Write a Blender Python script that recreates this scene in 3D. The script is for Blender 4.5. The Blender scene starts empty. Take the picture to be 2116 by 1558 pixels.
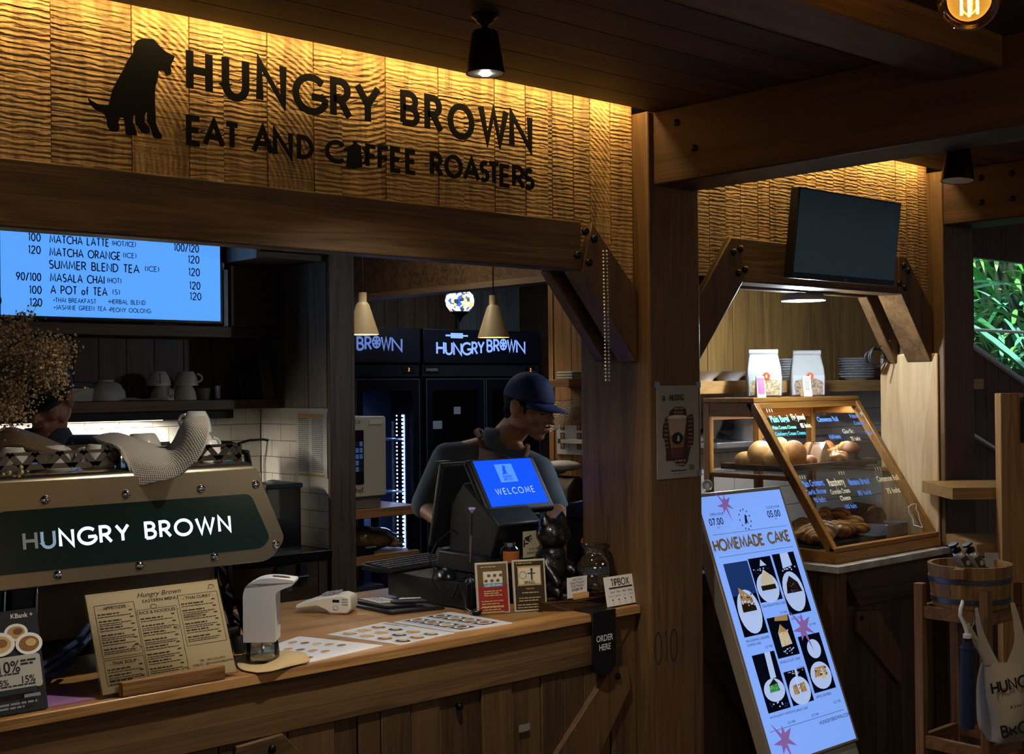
import bpy, bmesh, math, random
from mathutils import Vector as V, Matrix as Mx
S = bpy.context.scene
col = S.collection
R = math.radians
rnd = random.Random(7)
# ---------------------------------------------------------------- camera
YAW, PITCH, ROLL, FPX, CAMH = 0.73541643, 0.00745113, -0.01033651, 2652.17, 1.6
FW = V((math.sin(YAW)*math.cos(PITCH), math.cos(YAW)*math.cos(PITCH), math.sin(PITCH)))
_r = V((math.cos(YAW), -math.sin(YAW), 0)); _u = _r.cross(FW)
RT = math.cos(ROLL)*_r + math.sin(ROLL)*_u
UP = -math.sin(ROLL)*_r + math.cos(ROLL)*_u
CP = V((0, 0, CAMH))
cd = bpy.data.cameras.new('camera'); cam = bpy.data.objects.new('camera', cd); col.objects.link(cam)
cd.sensor_width = 36; cd.lens = FPX/2116*36; cd.clip_start = 0.05; cd.clip_end = 100
cam.matrix_world = Mx(((RT.x, UP.x, -FW.x, 0), (RT.y, UP.y, -FW.y, 0), (RT.z, UP.z, -FW.z, CAMH), (0, 0, 0, 1)))
S.camera = cam
def W(px, py, w):      # measured image point + depth -> place in the room (metres)
    return CP + w*(FW + RT*((px-1058)/FPX) - UP*((py-779)/FPX))
def P(px, py, **k):    # measured image point on a known plane x=, y= or z= -> place in the room
    d = FW + RT*((px-1058)/FPX) - UP*((py-779)/FPX)
    (a, v), = k.items(); i = 'xyz'.index(a)
    return CP + d*((v-CP[i])/d[i])
# ---------------------------------------------------------------- world, sun, exposure
S.view_settings.view_transform = 'Standard'; S.view_settings.look = 'None'
S.view_settings.exposure = 0.0; S.view_settings.gamma = 1.0
S.view_settings.use_curve_mapping = False
wd = bpy.data.worlds.new('world'); S.world = wd; wd.use_nodes = True
wb = wd.node_tree.nodes['Background']; wb.inputs[0].default_value = (.70, .80, 1, 1); wb.inputs[1].default_value = 0.10
def light(name, kind, loc, energy, color=(1, 1, 1), rot=(0, 0, 0), **k):
    l = bpy.data.lights.new(name, kind); l.energy = energy; l.color = color
    for a, v in k.items(): setattr(l, a, v)
    o = bpy.data.objects.new(name, l); o.location = loc; o.rotation_euler = rot; col.objects.link(o); return o
light('sun', 'SUN', (6, 4, 8), 7.5, (1, .98, .92), (R(32), 0, R(-35)), angle=.05)
WARM = (1, .70, .28); COOL = (.78, .89, 1.0)
light('cove_strip_light', 'AREA', (1.75, 2.735, 2.50), 9.5, WARM, (R(22), 0, 0), shape='RECTANGLE', size=2.55, size_y=.02)
light('cove_strip_light', 'AREA', (4.08, 2.735, 2.50), 5.6, WARM, (R(22), 0, 0), shape='RECTANGLE', size=1.5, size_y=.02)
light('shelf_strip_light', 'AREA', (2.2, 5.14, 1.465), 18, (1, .93, .80), (0, 0, 0), shape='RECTANGLE', size=.8, size_y=.03)
light('dining_room_fill', 'AREA', (.2, -.8, 2.4), 12, (1, .82, .58), (R(40), 0, R(-35)), shape='DISK', size=1.0)  # unseen fill behind the camera, added to lift counter and posts
light('dining_room_fill', 'AREA', (3.6, .2, 2.4), 4.5, (1, .84, .62), (R(30), 0, R(-10)), shape='DISK', size=.7)  # second unseen fill, added for warm ambient light further right
light('garden_skylight', 'AREA', (9.2, 5.6, 5.2), 260, (.75, .88, 1), (0, 0, 0), shape='DISK', size=4)
light('dining_globe_light', 'POINT', (2.4, -1.9, 2.2), 9, (1, .66, .25), shadow_soft_size=.12)
light('kitchen_fill_light', 'AREA', (3.7, 4.9, 2.6), 6.5, (1, .92, .8), (0, 0, 0), shape='DISK', size=.5)  # added fill, out of view, brightens the dim kitchen
light('kitchen_fill_light', 'AREA', (5.6, 5.9, 2.6), 11, (.8, .9, 1), (0, 0, 0), shape='DISK', size=.5)  # added bluish fill for the far kitchen, no fitting there
# ---------------------------------------------------------------- colour and materials
def lin(h):
    if not isinstance(h, str): return tuple(h)[:3]
    c = [int(h[i:i+2], 16)/255 for i in (0, 2, 4)]
    return tuple(x/12.92 if x <= .04045 else ((x+.055)/1.055)**2.4 for x in c)
MC = {}
def nmat(name):
    m = bpy.data.materials.new(name); m.use_nodes = True
    nt = m.node_tree; return m, nt, nt.nodes['Principled BSDF']
def mat(h, r=.5, metal=0, spec=.5, em=0, name=None, noise=0, ns=40, bump=0, trans=0, alpha=1, coat=0, sheen=0, ior=1.45):
    key = (h, r, metal, spec, em, noise, ns, bump, trans, alpha, coat, sheen, ior)
    if key in MC: return MC[key]
    m, nt, b = nmat(name or 'mat_'+str(h)); c = lin(h)
    b.inputs['Base Color'].default_value = (*c, 1); b.inputs['Roughness'].default_value = r
    b.inputs['Metallic'].default_value = metal; b.inputs['Specular IOR Level'].default_value = spec
    b.inputs['IOR'].default_value = ior
    if trans: b.inputs['Transmission Weight'].default_value = trans
    if alpha < 1: b.inputs['Alpha'].default_value = alpha
    if coat: b.inputs['Coat Weight'].default_value = coat
    if sheen: b.inputs['Sheen Weight'].default_value = sheen
    if em:
        b.inputs['Emission Color'].default_value = (*c, 1); b.inputs['Emission Strength'].default_value = em
    if noise or bump:
        tc = nt.nodes.new('ShaderNodeTexCoord'); n = nt.nodes.new('ShaderNodeTexNoise')
        n.inputs['Scale'].default_value = ns; n.inputs['Detail'].default_value = 5
        nt.links.new(tc.outputs['Object'], n.inputs['Vector'])
        if noise:
            rp = nt.nodes.new('ShaderNodeValToRGB'); e = rp.color_ramp.elements
            e[0].position = .3; e[1].position = .7
            e[0].color = (*[x*(1-noise) for x in c], 1); e[1].color = (*[min(1, x*(1+noise)) for x in c], 1)
            nt.links.new(n.outputs['Fac'], rp.inputs['Fac']); nt.links.new(rp.outputs['Color'], b.inputs['Base Color'])
        if bump:
            bp = nt.nodes.new('ShaderNodeBump'); bp.inputs['Strength'].default_value = bump; bp.inputs['Distance'].default_value = .004
            nt.links.new(n.outputs['Fac'], bp.inputs['Height']); nt.links.new(bp.outputs['Normal'], b.inputs['Normal'])
    MC[key] = m; return m
def wood(name, c1, c2, axis='x', cross=14., along=.9, r=.55, bump=.25, island=.35, sawn=0, spec=.35, arc=None):
    """procedural timber: c1/c2 dark and light grain tones, grain along axis, boards (mesh islands) vary"""
    if name in MC: return MC[name]
    m, nt, b = nmat(name); N = nt.nodes.new; L = nt.links.new
    tc = N('ShaderNodeTexCoord'); ge = N('ShaderNodeNewGeometry')
    mu = N('ShaderNodeVectorMath'); mu.operation = 'MULTIPLY_ADD'
    cb = N('ShaderNodeCombineXYZ')
    for i in range(3): L(ge.outputs['Random Per Island'], cb.inputs[i])
    L(cb.outputs[0], mu.inputs[0]); mu.inputs[1].default_value = (7.3, 5.1, 9.7); L(tc.outputs['Object'], mu.inputs[2])
    mp = N('ShaderNodeMapping'); L(mu.outputs[0], mp.inputs['Vector'])
    mp.inputs['Scale'].default_value = [along if a == axis else cross for a in 'xyz']
    n1 = N('ShaderNodeTexNoise'); n1.inputs['Scale'].default_value = 1; n1.inputs['Detail'].default_value = 7; n1.inputs['Distortion'].default_value = 1.1
    L(mp.outputs[0], n1.inputs['Vector'])
    n2 = N('ShaderNodeTexNoise'); n2.inputs['Scale'].default_value = 7; n2.inputs['Detail'].default_value = 4; L(mp.outputs[0], n2.inputs['Vector'])
    wv = N('ShaderNodeMath'); wv.operation = 'SINE'
    k = N('ShaderNodeMath'); k.operation = 'MULTIPLY'; L(n1.outputs['Fac'], k.inputs[0]); k.inputs[1].default_value = 42; L(k.outputs[0], wv.inputs[0])
    a1 = N('ShaderNodeMath'); a1.operation = 'MULTIPLY_ADD'; L(wv.outputs[0], a1.inputs[0]); a1.inputs[1].default_value = .08; L(n1.outputs['Fac'], a1.inputs[2])
    a2 = N('ShaderNodeMath'); a2.operation = 'MULTIPLY_ADD'; L(n2.outputs['Fac'], a2.inputs[0]); a2.inputs[1].default_value = .5; L(a1.outputs[0], a2.inputs[2])
    rp = N('ShaderNodeValToRGB'); e = rp.color_ramp.elements; e[0].position = .45; e[1].position = 1.05
    e[0].color = (*lin(c1), 1); e[1].color = (*lin(c2), 1); L(a2.outputs[0], rp.inputs['Fac'])
    hs = N('ShaderNodeHueSaturation'); L(rp.outputs['Color'], hs.inputs['Color'])
    mr = N('ShaderNodeMapRange'); mr.inputs['To Min'].default_value = 1-island; mr.inputs['To Max'].default_value = 1+island
    L(ge.outputs['Random Per Island'], mr.inputs['Value']); L(mr.outputs[0], hs.inputs['Value'])
    L(hs.outputs[0], b.inputs['Base Color'])
    b.inputs['Roughness'].default_value = r; b.inputs['Specular IOR Level'].default_value = spec
    bp = N('ShaderNodeBump'); bp.inputs['Strength'].default_value = bump; bp.inputs['Distance'].default_value = .004
    L(a2.outputs[0], bp.inputs['Height'])
    if sawn:    # band-saw ridges across the boards, some boards with circular saw arcs
        ws = N('ShaderNodeTexWave'); ws.wave_type = 'BANDS'; ws.bands_direction = 'Z'; ws.inputs['Scale'].default_value = 11
        ws.inputs['Distortion'].default_value = 5; ws.inputs['Detail'].default_value = 4; ws.inputs['Detail Scale'].default_value = 2.4
        mq = N('ShaderNodeMapping'); mq.inputs['Scale'].default_value = (.8, .8, 2.2); L(mu.outputs[0], mq.inputs['Vector']); L(mq.outputs[0], ws.inputs['Vector'])
        wr = N('ShaderNodeTexWave'); wr.wave_type = 'RINGS'; wr.rings_direction = 'Y'; wr.inputs['Scale'].default_value = 22
        wr.inputs['Distortion'].default_value = 3.2; wr.inputs['Detail'].default_value = 3
        mo = N('ShaderNodeMapping'); mo.inputs['Location'].default_value = (-arc[0], 0, -arc[1]) if arc else (0, 0, 0); L(tc.outputs['Object'], mo.inputs['Vector']); L(mo.outputs[0], wr.inputs['Vector'])
        fr = N('ShaderNodeMath'); fr.operation = 'FRACT'
        fm = N('ShaderNodeMath'); fm.operation = 'MULTIPLY'; fm.inputs[1].default_value = 7.77; L(ge.outputs['Random Per Island'], fm.inputs[0]); L(fm.outputs[0], fr.inputs[0])
        gt = N('ShaderNodeMath'); gt.operation = 'GREATER_THAN'; gt.inputs[1].default_value = -1 if arc else 2; L(fr.outputs[0], gt.inputs[0])
        mx = N('ShaderNodeMix'); L(gt.outputs[0], mx.inputs[0]); L(ws.outputs['Fac'], mx.inputs[2]); L(wr.outputs['Fac'], mx.inputs[3])
        fn = N('ShaderNodeTexNoise'); fn.inputs['Scale'].default_value = 1; fn.inputs['Detail'].default_value = 6
        mf = N('ShaderNodeMapping'); mf.inputs['Scale'].default_value = (2.5, 2.5, 120); L(mu.outputs[0], mf.inputs['Vector']); L(mf.outputs[0], fn.inputs['Vector'])
        ad = N('ShaderNodeMath'); ad.operation = 'MULTIPLY_ADD'; L(fn.outputs['Fac'], ad.inputs[0]); ad.inputs[1].default_value = 3.0; L(mx.outputs[0], ad.inputs[2])
        b2 = N('ShaderNodeBump'); b2.inputs['Strength'].default_value = sawn; b2.inputs['Distance'].default_value = .006
        L(ad.outputs[0], b2.inputs['Height']); L(bp.outputs[0], b2.inputs['Normal']); L(b2.outputs[0], b.inputs['Normal'])
        dk = N('ShaderNodeMix'); dk.data_type = 'RGBA'; dk.blend_type = 'MULTIPLY'; dk.inputs[0].default_value = .55
        cr = N('ShaderNodeValToRGB'); cr.color_ramp.elements[0].position = .3; cr.color_ramp.elements[1].position = 1.1
        cr.color_ramp.elements[0].color = (.35, .3, .25, 1); L(ad.outputs[0], cr.inputs[0])
        L(hs.outputs[0], dk.inputs[6]); L(cr.outputs[0], dk.inputs[7]); L(dk.outputs[2], b.inputs['Base Color'])
    else:
        L(bp.outputs[0], b.inputs['Normal'])
    MC[name] = m; return m
def glassmat(name='clear_glass', tint=(1, 1, 1), refl=.09, rough=0.02):
    """thin pane: transparent with a fresnel-like reflection (lets light through without caustics)"""
    if name in MC: return MC[name]
    m = bpy.data.materials.new(name); m.use_nodes = True; nt = m.node_tree; nt.nodes.clear()
    o = nt.nodes.new('ShaderNodeOutputMaterial'); t = nt.nodes.new('ShaderNodeBsdfTransparent'); g = nt.nodes.new('ShaderNodeBsdfGlossy')
    t.inputs[0].default_value = (*tint, 1); g.inputs['Roughness'].default_value = rough
    lw = nt.nodes.new('ShaderNodeLayerWeight'); lw.inputs[0].default_value = .25
    mr = nt.nodes.new('ShaderNodeMapRange'); mr.inputs['To Min'].default_value = refl*.5; mr.inputs['To Max'].default_value = min(1, refl*6)
    mx = nt.nodes.new('ShaderNodeMixShader')
    nt.links.new(lw.outputs['Fresnel'], mr.inputs['Value']); nt.links.new(mr.outputs[0], mx.inputs[0])
    nt.links.new(t.outputs[0], mx.inputs[1]); nt.links.new(g.outputs[0], mx.inputs[2]); nt.links.new(mx.outputs[0], o.inputs[0])
    MC[name] = m; return m
def emit(h, s):
    return mat(h, 1, 0, 0, s, name='glow_'+str(h))
# ---------------------------------------------------------------- geometry builder
def mw(o):
    return (mw(o.parent) if o.parent else Mx()) @ o.matrix_basis
class G:
    def __init__(s, M=None, local=False):
        s.v = []; s.f = []; s.fm = []; s.mats = []; s.M = M or Mx(); s.local = local
    def mi(s, m):
        if m not in s.mats: s.mats.append(m)
        return s.mats.index(m)
    def add(s, vs, fs, m):
        b = len(s.v); i = s.mi(m); s.v += [s.M @ V(v) for v in vs]
        for f in fs: s.f.append([b+k for k in f]); s.fm.append(i)
        return s
    def box(s, x0, x1, y0, y1, z0, z1, m):
        return s.add([(x0, y0, z0), (x1, y0, z0), (x1, y1, z0), (x0, y1, z0), (x0, y0, z1), (x1, y0, z1), (x1, y1, z1), (x0, y1, z1)],
                     [(3, 2, 1, 0), (4, 5, 6, 7), (0, 1, 5, 4), (1, 2, 6, 5), (2, 3, 7, 6), (3, 0, 4, 7)], m)
    def cbox(s, c, d, m):
        return s.box(c[0]-d[0]/2, c[0]+d[0]/2, c[1]-d[1]/2, c[1]+d[1]/2, c[2]-d[2]/2, c[2]+d[2]/2, m)
    def prism(s, pts, ax, a, b, m):
        f = {'x': lambda p, t: (t, p[0], p[1]), 'y': lambda p, t: (p[0], t, p[1]), 'z': lambda p, t: (p[0], p[1], t)}[ax]
        n = len(pts); ar = sum(pts[i][0]*pts[(i+1) % n][1]-pts[(i+1) % n][0]*pts[i][1] for i in range(n))
        if ar < 0: pts = pts[::-1]
        if (b < a) != (ax == 'y'): a, b = b, a
        vs = [f(p, a) for p in pts]+[f(p, b) for p in pts]
        return s.add(vs, [tuple(range(n))[::-1], tuple(range(n, 2*n))]+[(i, (i+1) % n, n+(i+1) % n, n+i) for i in range(n)], m)
    def poly(s, pts, m): return s.add(pts, [tuple(range(len(pts)))], m)
    def tube(s, pts, r, m, n=8, closed=False, sc=None):
        pts = [V(p) for p in pts]; k = len(pts); rs = r if isinstance(r, (list, tuple)) else [r]*k
        up = None; vs = []; fs = []
        for i, p in enumerate(pts):
            a = pts[(i-1) % k] if (closed or i) else p; b = pts[(i+1) % k] if (closed or i < k-1) else p
            t = (b-a).normalized()
            if up is None: up = t.orthogonal().normalized()
            up = (up - t*up.dot(t))
            up = up.normalized() if up.length > 1e-6 else t.orthogonal().normalized()
            w = t.cross(up)
            for j in range(n):
                q = 2*math.pi*j/n; vs.append(p+rs[i]*(math.cos(q)*up+math.sin(q)*w))
        for i in range(k if closed else k-1):
            c = (i+1) % k
            for j in range(n): fs.append((i*n+j, i*n+(j+1) % n, c*n+(j+1) % n, c*n+j))
        if not closed: fs += [tuple(range(n))[::-1], tuple((k-1)*n+j for j in range(n))]
        return s.add(vs, fs, m)
    def lathe(s, prof, c, m, n=24, T=None):
        T = T or Mx(); c = V(c); vs = []; fs = []; k = len(prof)
        for r, z in prof:
            for j in range(n):
                q = 2*math.pi*j/n; vs.append(c+T @ V((r*math.cos(q), r*math.sin(q), z)))
        for i in range(k-1):
            for j in range(n): fs.append((i*n+j, i*n+(j+1) % n, (i+1)*n+(j+1) % n, (i+1)*n+j))
        if prof[0][0] > 1e-5: fs.append(tuple(range(n))[::-1])
        if prof[-1][0] > 1e-5: fs.append(tuple((k-1)*n+j for j in range(n)))
        return s.add(vs, fs, m)
    def sph(s, c, r, m, n=14, T=None):
        r = V((r, r, r)) if isinstance(r, (int, float)) else V(r); T = T or Mx(); h = max(4, n//2)
        vs = []; fs = []; c = V(c)
        for i in range(1, h):
            a = math.pi*i/h
            for j in range(n):
                q = 2*math.pi*j/n; vs.append(c+T @ V((r.x*math.sin(a)*math.cos(q), r.y*math.sin(a)*math.sin(q), -r.z*math.cos(a))))
        vs += [c+T @ V((0, 0, -r.z)), c+T @ V((0, 0, r.z))]; b = (h-1)*n
        for i in range(h-2):
            for j in range(n): fs.append((i*n+j, i*n+(j+1) % n, (i+1)*n+(j+1) % n, (i+1)*n+j))
        for j in range(n): fs += [(b, (j+1) % n, j), (b+1, (h-2)*n+j, (h-2)*n+(j+1) % n)]
        return s.add(vs, fs, m)
    def grid(s, fn, nu, nv, m, th=0):
        vs = [V(fn(i/nu, j/nv)) for j in range(nv+1) for i in range(nu+1)]; w = nu+1
        fs = [(j*w+i, j*w+i+1, (j+1)*w+i+1, (j+1)*w+i) for j in range(nv) for i in range(nu)]
        return s.add(vs, fs, m)
    # flat print on a plane (o origin, u right, v up, both unit): rectangles, discs, strokes
    def fr(s, o, u, v): s.o = V(o); s.u = V(u).normalized(); s.w = V(v).normalized(); s.n = s.u.cross(s.w); s.e = 0.0006; return s
    def pt(s, x, y, k=1): return s.o+s.u*x+s.w*y+s.n*(s.e*k)
    def rect(s, x, y, w, h, m, k=1): return s.poly([s.pt(x, y, k), s.pt(x+w, y, k), s.pt(x+w, y+h, k), s.pt(x, y+h, k)], m)
    def disc(s, x, y, rx, ry, m, k=1, n=22): return s.poly([s.pt(x+rx*math.cos(2*math.pi*i/n), y+ry*math.sin(2*math.pi*i/n), k) for i in range(n)], m)
    def shape(s, pts, m, k=1): return s.poly([s.pt(x, y, k) for x, y in pts], m)
    def ribbon(s, pts, w, m, k=1, th=0):
        n = len(pts); p2 = [V((p[0], p[1])) for p in pts]; L = []; Rr = []
        for i in range(n):
            a = (p2[i]-p2[i-1]).normalized() if i else None
            b = (p2[i+1]-p2[i]).normalized() if i < n-1 else None
            t = (a+b) if (a and b) else (a or b)
            if t.length < 1e-4: t = b
            t = t.normalized(); nn = V((-t.y, t.x)); d = w/2
            if a and b: d = min(d/max(.35, nn.dot(V((-a.y, a.x)))), w)
            L.append(p2[i]+nn*d); Rr.append(p2[i]-nn*d)
        vs = [s.pt(q.x, q.y, k) for q in L]+[s.pt(q.x, q.y, k) for q in Rr]
        fs = [(n+i, n+i+1, i+1, i) for i in range(n-1)]
        if th:
            b = 2*n; vs += [p-s.n*th for p in vs]
            fs += [(b+i, b+i+1, b+n+i+1, b+n+i) for i in range(n-1)]
            fs += [(i, i+1, b+i+1, b+i) for i in range(n-1)]+[(n+i+1, n+i, b+n+i, b+n+i+1) for i in range(n-1)]
            fs += [(0, b, b+n, n), (n-1, 2*n-1, b+2*n-1, b+n-1)]
        return s.add(vs, fs, m)
    def text(s, t, x, y, h, m, wt=.13, sp=.22, align=0, k=1, th=0, sq=1.0):
        ws = [GL[c][0] if c in GL else .5 for c in t]; tot = (sum(ws)+sp*(len(t)-1))*h*sq
        cx = x-tot*align
        for c, w in zip(t, ws):
            for j, pl in enumerate(GL[c][1] if c in GL else []):
                s.ribbon([(cx+p[0]*h*sq, y+p[1]*h) for p in pl], wt*h, m, k+.25*j, th)
            cx += (w+sp)*h*sq
        return s
    def ft(s, t, x, y, h, m, align=0, k=1, bold=0, sx=1.0, shear=0):
        vs, fs, w, hh = fontmesh(t, bold, shear); f = h/.69
        return s.add([s.pt(x+(a-w*align)*f*sx, y+b*f, k) for a, b in vs], fs, m)
    def lines(s, x, y, w, n, dy, h, m, rg=None, k=1, fill=.9):
        rg = rg or rnd
        for i in range(n):
            cx = x; end = x+w*(fill-.35*rg.random()*(i % 2))
            while cx < end:
                l = min(end-cx, h*(1.6+4*rg.random())); s.rect(cx, y-i*dy, l, h, m, k); cx += l+h*.7
        return s
    def out(s, name, par=None, bevel=0, smooth=35, seg=2, sub=0, mods=None, org=None):
        me = bpy.data.meshes.new(name); vs = s.v
        inv = None
        if par is not None and not s.local: inv = mw(par).inverted()
        if par is None and not s.local:
            if org is None:
                xs = [v.x for v in vs]; ys = [v.y for v in vs]; zs = [v.z for v in vs]
                org = ((min(xs)+max(xs))/2, (min(ys)+max(ys))/2, min(zs))
            inv = Mx.Translation(-V(org))
        me.from_pydata([tuple(inv @ v if inv else v) for v in vs], [], s.f)
        for m in s.mats: me.materials.append(m)
        me.polygons.foreach_set('material_index', s.fm)
        if smooth:
            me.polygons.foreach_set('use_smooth', [True]*len(s.f))
            if smooth < 180: me.set_sharp_from_angle(angle=R(smooth))
        me.update()
        o = bpy.data.objects.new(name, me); col.objects.link(o)
        if par is not None: o.parent = par
        elif org is not None: o.location = org
        if bevel:
            b = o.modifiers.new('bevel', 'BEVEL'); b.width = bevel; b.segments = seg; b.limit_method = 'ANGLE'; b.angle_limit = R(40)
        if sub:
            q = o.modifiers.new('sub', 'SUBSURF'); q.levels = sub; q.render_levels = sub
        for kind, kw in (mods or []):
            q = o.modifiers.new(kind.lower(), kind)
            for a, b in kw.items(): setattr(q, a, b)
        return o
FC = {}
def fontmesh(t, bold, shear=0):
    if (t, bold, shear) in FC: return FC[(t, bold, shear)]
    c = bpy.data.curves.new('txt', 'FONT'); c.body = t; c.offset = bold; c.resolution_u = 3; c.shear = shear
    o = bpy.data.objects.new('txt', c); col.objects.link(o)
    dg = bpy.context.evaluated_depsgraph_get(); dg.update()
    me = bpy.data.meshes.new_from_object(o.evaluated_get(dg))
    vs = [(v.co.x, v.co.y) for v in me.vertices]; fs = [tuple(p.vertices) for p in me.polygons]
    if fs:
        f = me.polygons[0]
        if f.normal.z < 0: fs = [x[::-1] for x in fs]
    w = max([a for a, b in vs], default=0)
    bpy.data.objects.remove(o); bpy.data.curves.remove(c); bpy.data.meshes.remove(me)
    FC[(t, bold, shear)] = (vs, fs, w, 0); return FC[(t, bold, shear)]
# geometric capitals as strokes: letter -> (width, polylines), cap height 1
def AR(cx, cy, rx, ry, a, b, n=12): return [(cx+rx*math.cos(R(a+(b-a)*i/n)), cy+ry*math.sin(R(a+(b-a)*i/n))) for i in range(n+1)]
GL = {' ': (.38, []), 'A': (.8, [[(0, 0), (.4, 1), (.8, 0)], [(.14, .33), (.66, .33)]]),
 'B': (.55, [[(0, 0), (0, 1), (.25, 1)]+AR(.25, .76, .24, .24, 80, -80, 8)+[(0, .52)], [(.25, .52)]+AR(.27, .26, .28, .26, 80, -80, 8)+[(.25, 0), (0, 0)]]),
 'C': (.78, [AR(.5, .5, .5, .5, 48, 312, 16)]), 'D': (.7, [[(.2, 0), (0, 0), (0, 1), (.2, 1)]+AR(.2, .5, .5, .5, 85, -85, 12)+[(.2, 0)]]),
 'E': (.48, [[(.48, 1), (0, 1), (0, 0), (.48, 0)], [(0, .52), (.42, .52)]]), 'F': (.46, [[(.46, 1), (0, 1), (0, 0)], [(0, .52), (.4, .52)]]),
 'G': (.9, [AR(.5, .5, .5, .5, 45, 340, 18), [(.52, .44), (.97, .44)], [(.94, .44), (.94, .3)]]), 'H': (.62, [[(0, 0), (0, 1)], [(.62, 0), (.62, 1)], [(0, .5), (.62, .5)]]),
 'I': (.02, [[(.01, 0), (.01, 1)]]), 'J': (.32, [[(.3, 1), (.3, .25)]+AR(.1, .22, .2, .22, 0, -110, 8)]), 'K': (.6, [[(0, 0), (0, 1)], [(.56, 1), (.02, .46)], [(.16, .6), (.62, 0)]]),
 'L': (.45, [[(0, 1), (0, 0), (.45, 0)]]), 'M': (.86, [[(0, 0), (.1, 1), (.43, .18), (.76, 1), (.86, 0)]]), 'N': (.68, [[(0, 0), (0, 1), (.68, 0), (.68, 1)]]),
 'O': (1.0, [AR(.5, .5, .5, .5, 90, 450, 24)]), 'P': (.52, [[(0, 0), (0, 1), (.24, 1)]+AR(.25, .73, .27, .27, 80, -80, 8)+[(.24, .46), (0, .46)]]),
 'Q': (1.0, [AR(.5, .5, .5, .5, 90, 450, 24), [(.6, .3), (1, -.06)]]), 'R': (.58, [[(0, 0), (0, 1), (.24, 1)]+AR(.25, .74, .27, .26, 80, -80, 8)+[(.24, .48), (0, .48)], [(.24, .48), (.58, 0)]]),
 'S': (.52, [AR(.26, .75, .23, .25, 40, 265, 10)+AR(.26, .26, .26, .26, 85, -140, 10)]), 'T': (.56, [[(0, 1), (.56, 1)], [(.28, 1), (.28, 0)]]),
 'U': (.64, [[(0, 1), (0, .32)]+AR(.32, .32, .32, .32, 180, 360, 12)+[(.64, 1)]]), 'V': (.72, [[(0, 1), (.36, 0), (.72, 1)]]), 'W': (1.1, [[(0, 1), (.28, 0), (.55, .95), (.82, 0), (1.1, 1)]]),
 'X': (.66, [[(0, 0), (.66, 1)], [(0, 1), (.66, 0)]]), 'Y': (.68, [[(0, 1), (.34, .48), (.68, 1)], [(.34, .5), (.34, 0)]]), 'Z': (.6, [[(0, 1), (.6, 1), (0, 0), (.6, 0)]]),
 '0': (.58, [AR(.29, .5, .29, .5, 90, 450, 18)]), '1': (.2, [[(0, .84), (.15, 1), (.15, 0)]]), '2': (.54, [AR(.27, .73, .26, .27, 170, -25, 9)+[(.0, 0), (.54, 0)]]),
 '3': (.52, [AR(.25, .76, .23, .24, 150, -90, 9), AR(.25, .27, .27, .27, 90, -150, 10)]), '4': (.6, [[(.44, 0), (.44, 1), (0, .28), (.6, .28)]]),
 '5': (.52, [[(.46, 1), (.12, 1), (.06, .56)]+AR(.24, .3, .28, .3, 115, -140, 10)]), '6': (.54, [AR(.27, .29, .27, .29, 90, 450, 14), [(.02, .36), (.36, 1)]]),
 '7': (.5, [[(0, 1), (.5, 1), (.14, 0)]]), '8': (.52, [AR(.26, .76, .21, .24, 90, 450, 12), AR(.26, .26, .26, .26, 90, 450, 12)]), '9': (.54, [AR(.27, .71, .27, .29, 90, 450, 14), [(.52, .64), (.18, 0)]]),
 '/': (.42, [[(0, -.05), (.42, 1.05)]]), '(': (.2, [AR(.4, .5, .4, .65, 130, 230, 8)]), ')': (.2, [AR(-.2, .5, .4, .65, 50, -50, 8)]), '.': (.06, [[(0, 0), (0, .12)]]),
 '-': (.3, [[(0, .45), (.3, .45)]]), '*': (.16, [AR(.08, .45, .08, .12, 90, 450, 8)]), '&': (.7, [[(.7, 0), (.12, .78)]+AR(.3, .8, .18, .2, 180, 0, 8)+[(.1, .36)]+AR(.28, .24, .26, .24, 160, 300, 8)+[(.68, .4)]]),
 'o': (.5, [AR(.25, .28, .25, .28, 90, 450, 14)]), 'f': (.34, [[(.36, .97), (.24, 1), (.15, .88), (.15, 0)], [(0, .58), (.33, .58)]]), ':': (.06, [[(0, .1), (0, .22)], [(0, .5), (0, .62)]])}
# ---------------------------------------------------------------- things, parts, structure
def prop(o, label=None, cat=None, group=None, kind=None):
    for k, v in (('label', label), ('category', cat), ('group', group), ('kind', kind)):
        if v: o[k] = v
    return o
def thing(name, label, cat, loc=(0, 0, 0), rz=0, group=None):
    o = bpy.data.objects.new(name, None); o.empty_display_size = .05; col.objects.link(o)
    o.location = loc; o.rotation_euler = (0, 0, rz); o.matrix_basis = Mx.Translation(V(loc)) @ Mx.Rotation(rz, 4, 'Z')
    return prop(o, label, cat, group)
def solo(g, name, label, cat, group=None, **k): return prop(g.out(name, None, **k), label, cat, group)
def struct(g, name, label=None, cat=None, **k): return prop(g.out(name, None, **k), label, cat, None, 'structure')
def dup(o, loc=None, rz=None, label=None, par=None):
    c = o.copy(); col.objects.link(c)
    if par is not None: c.parent = par
    if loc is not None: c.location = loc
    if rz is not None: c.rotation_euler = (0, 0, rz)
    if label: c['label'] = label
    for ch in list(o.children): dup(ch, par=c)
    return c
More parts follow.
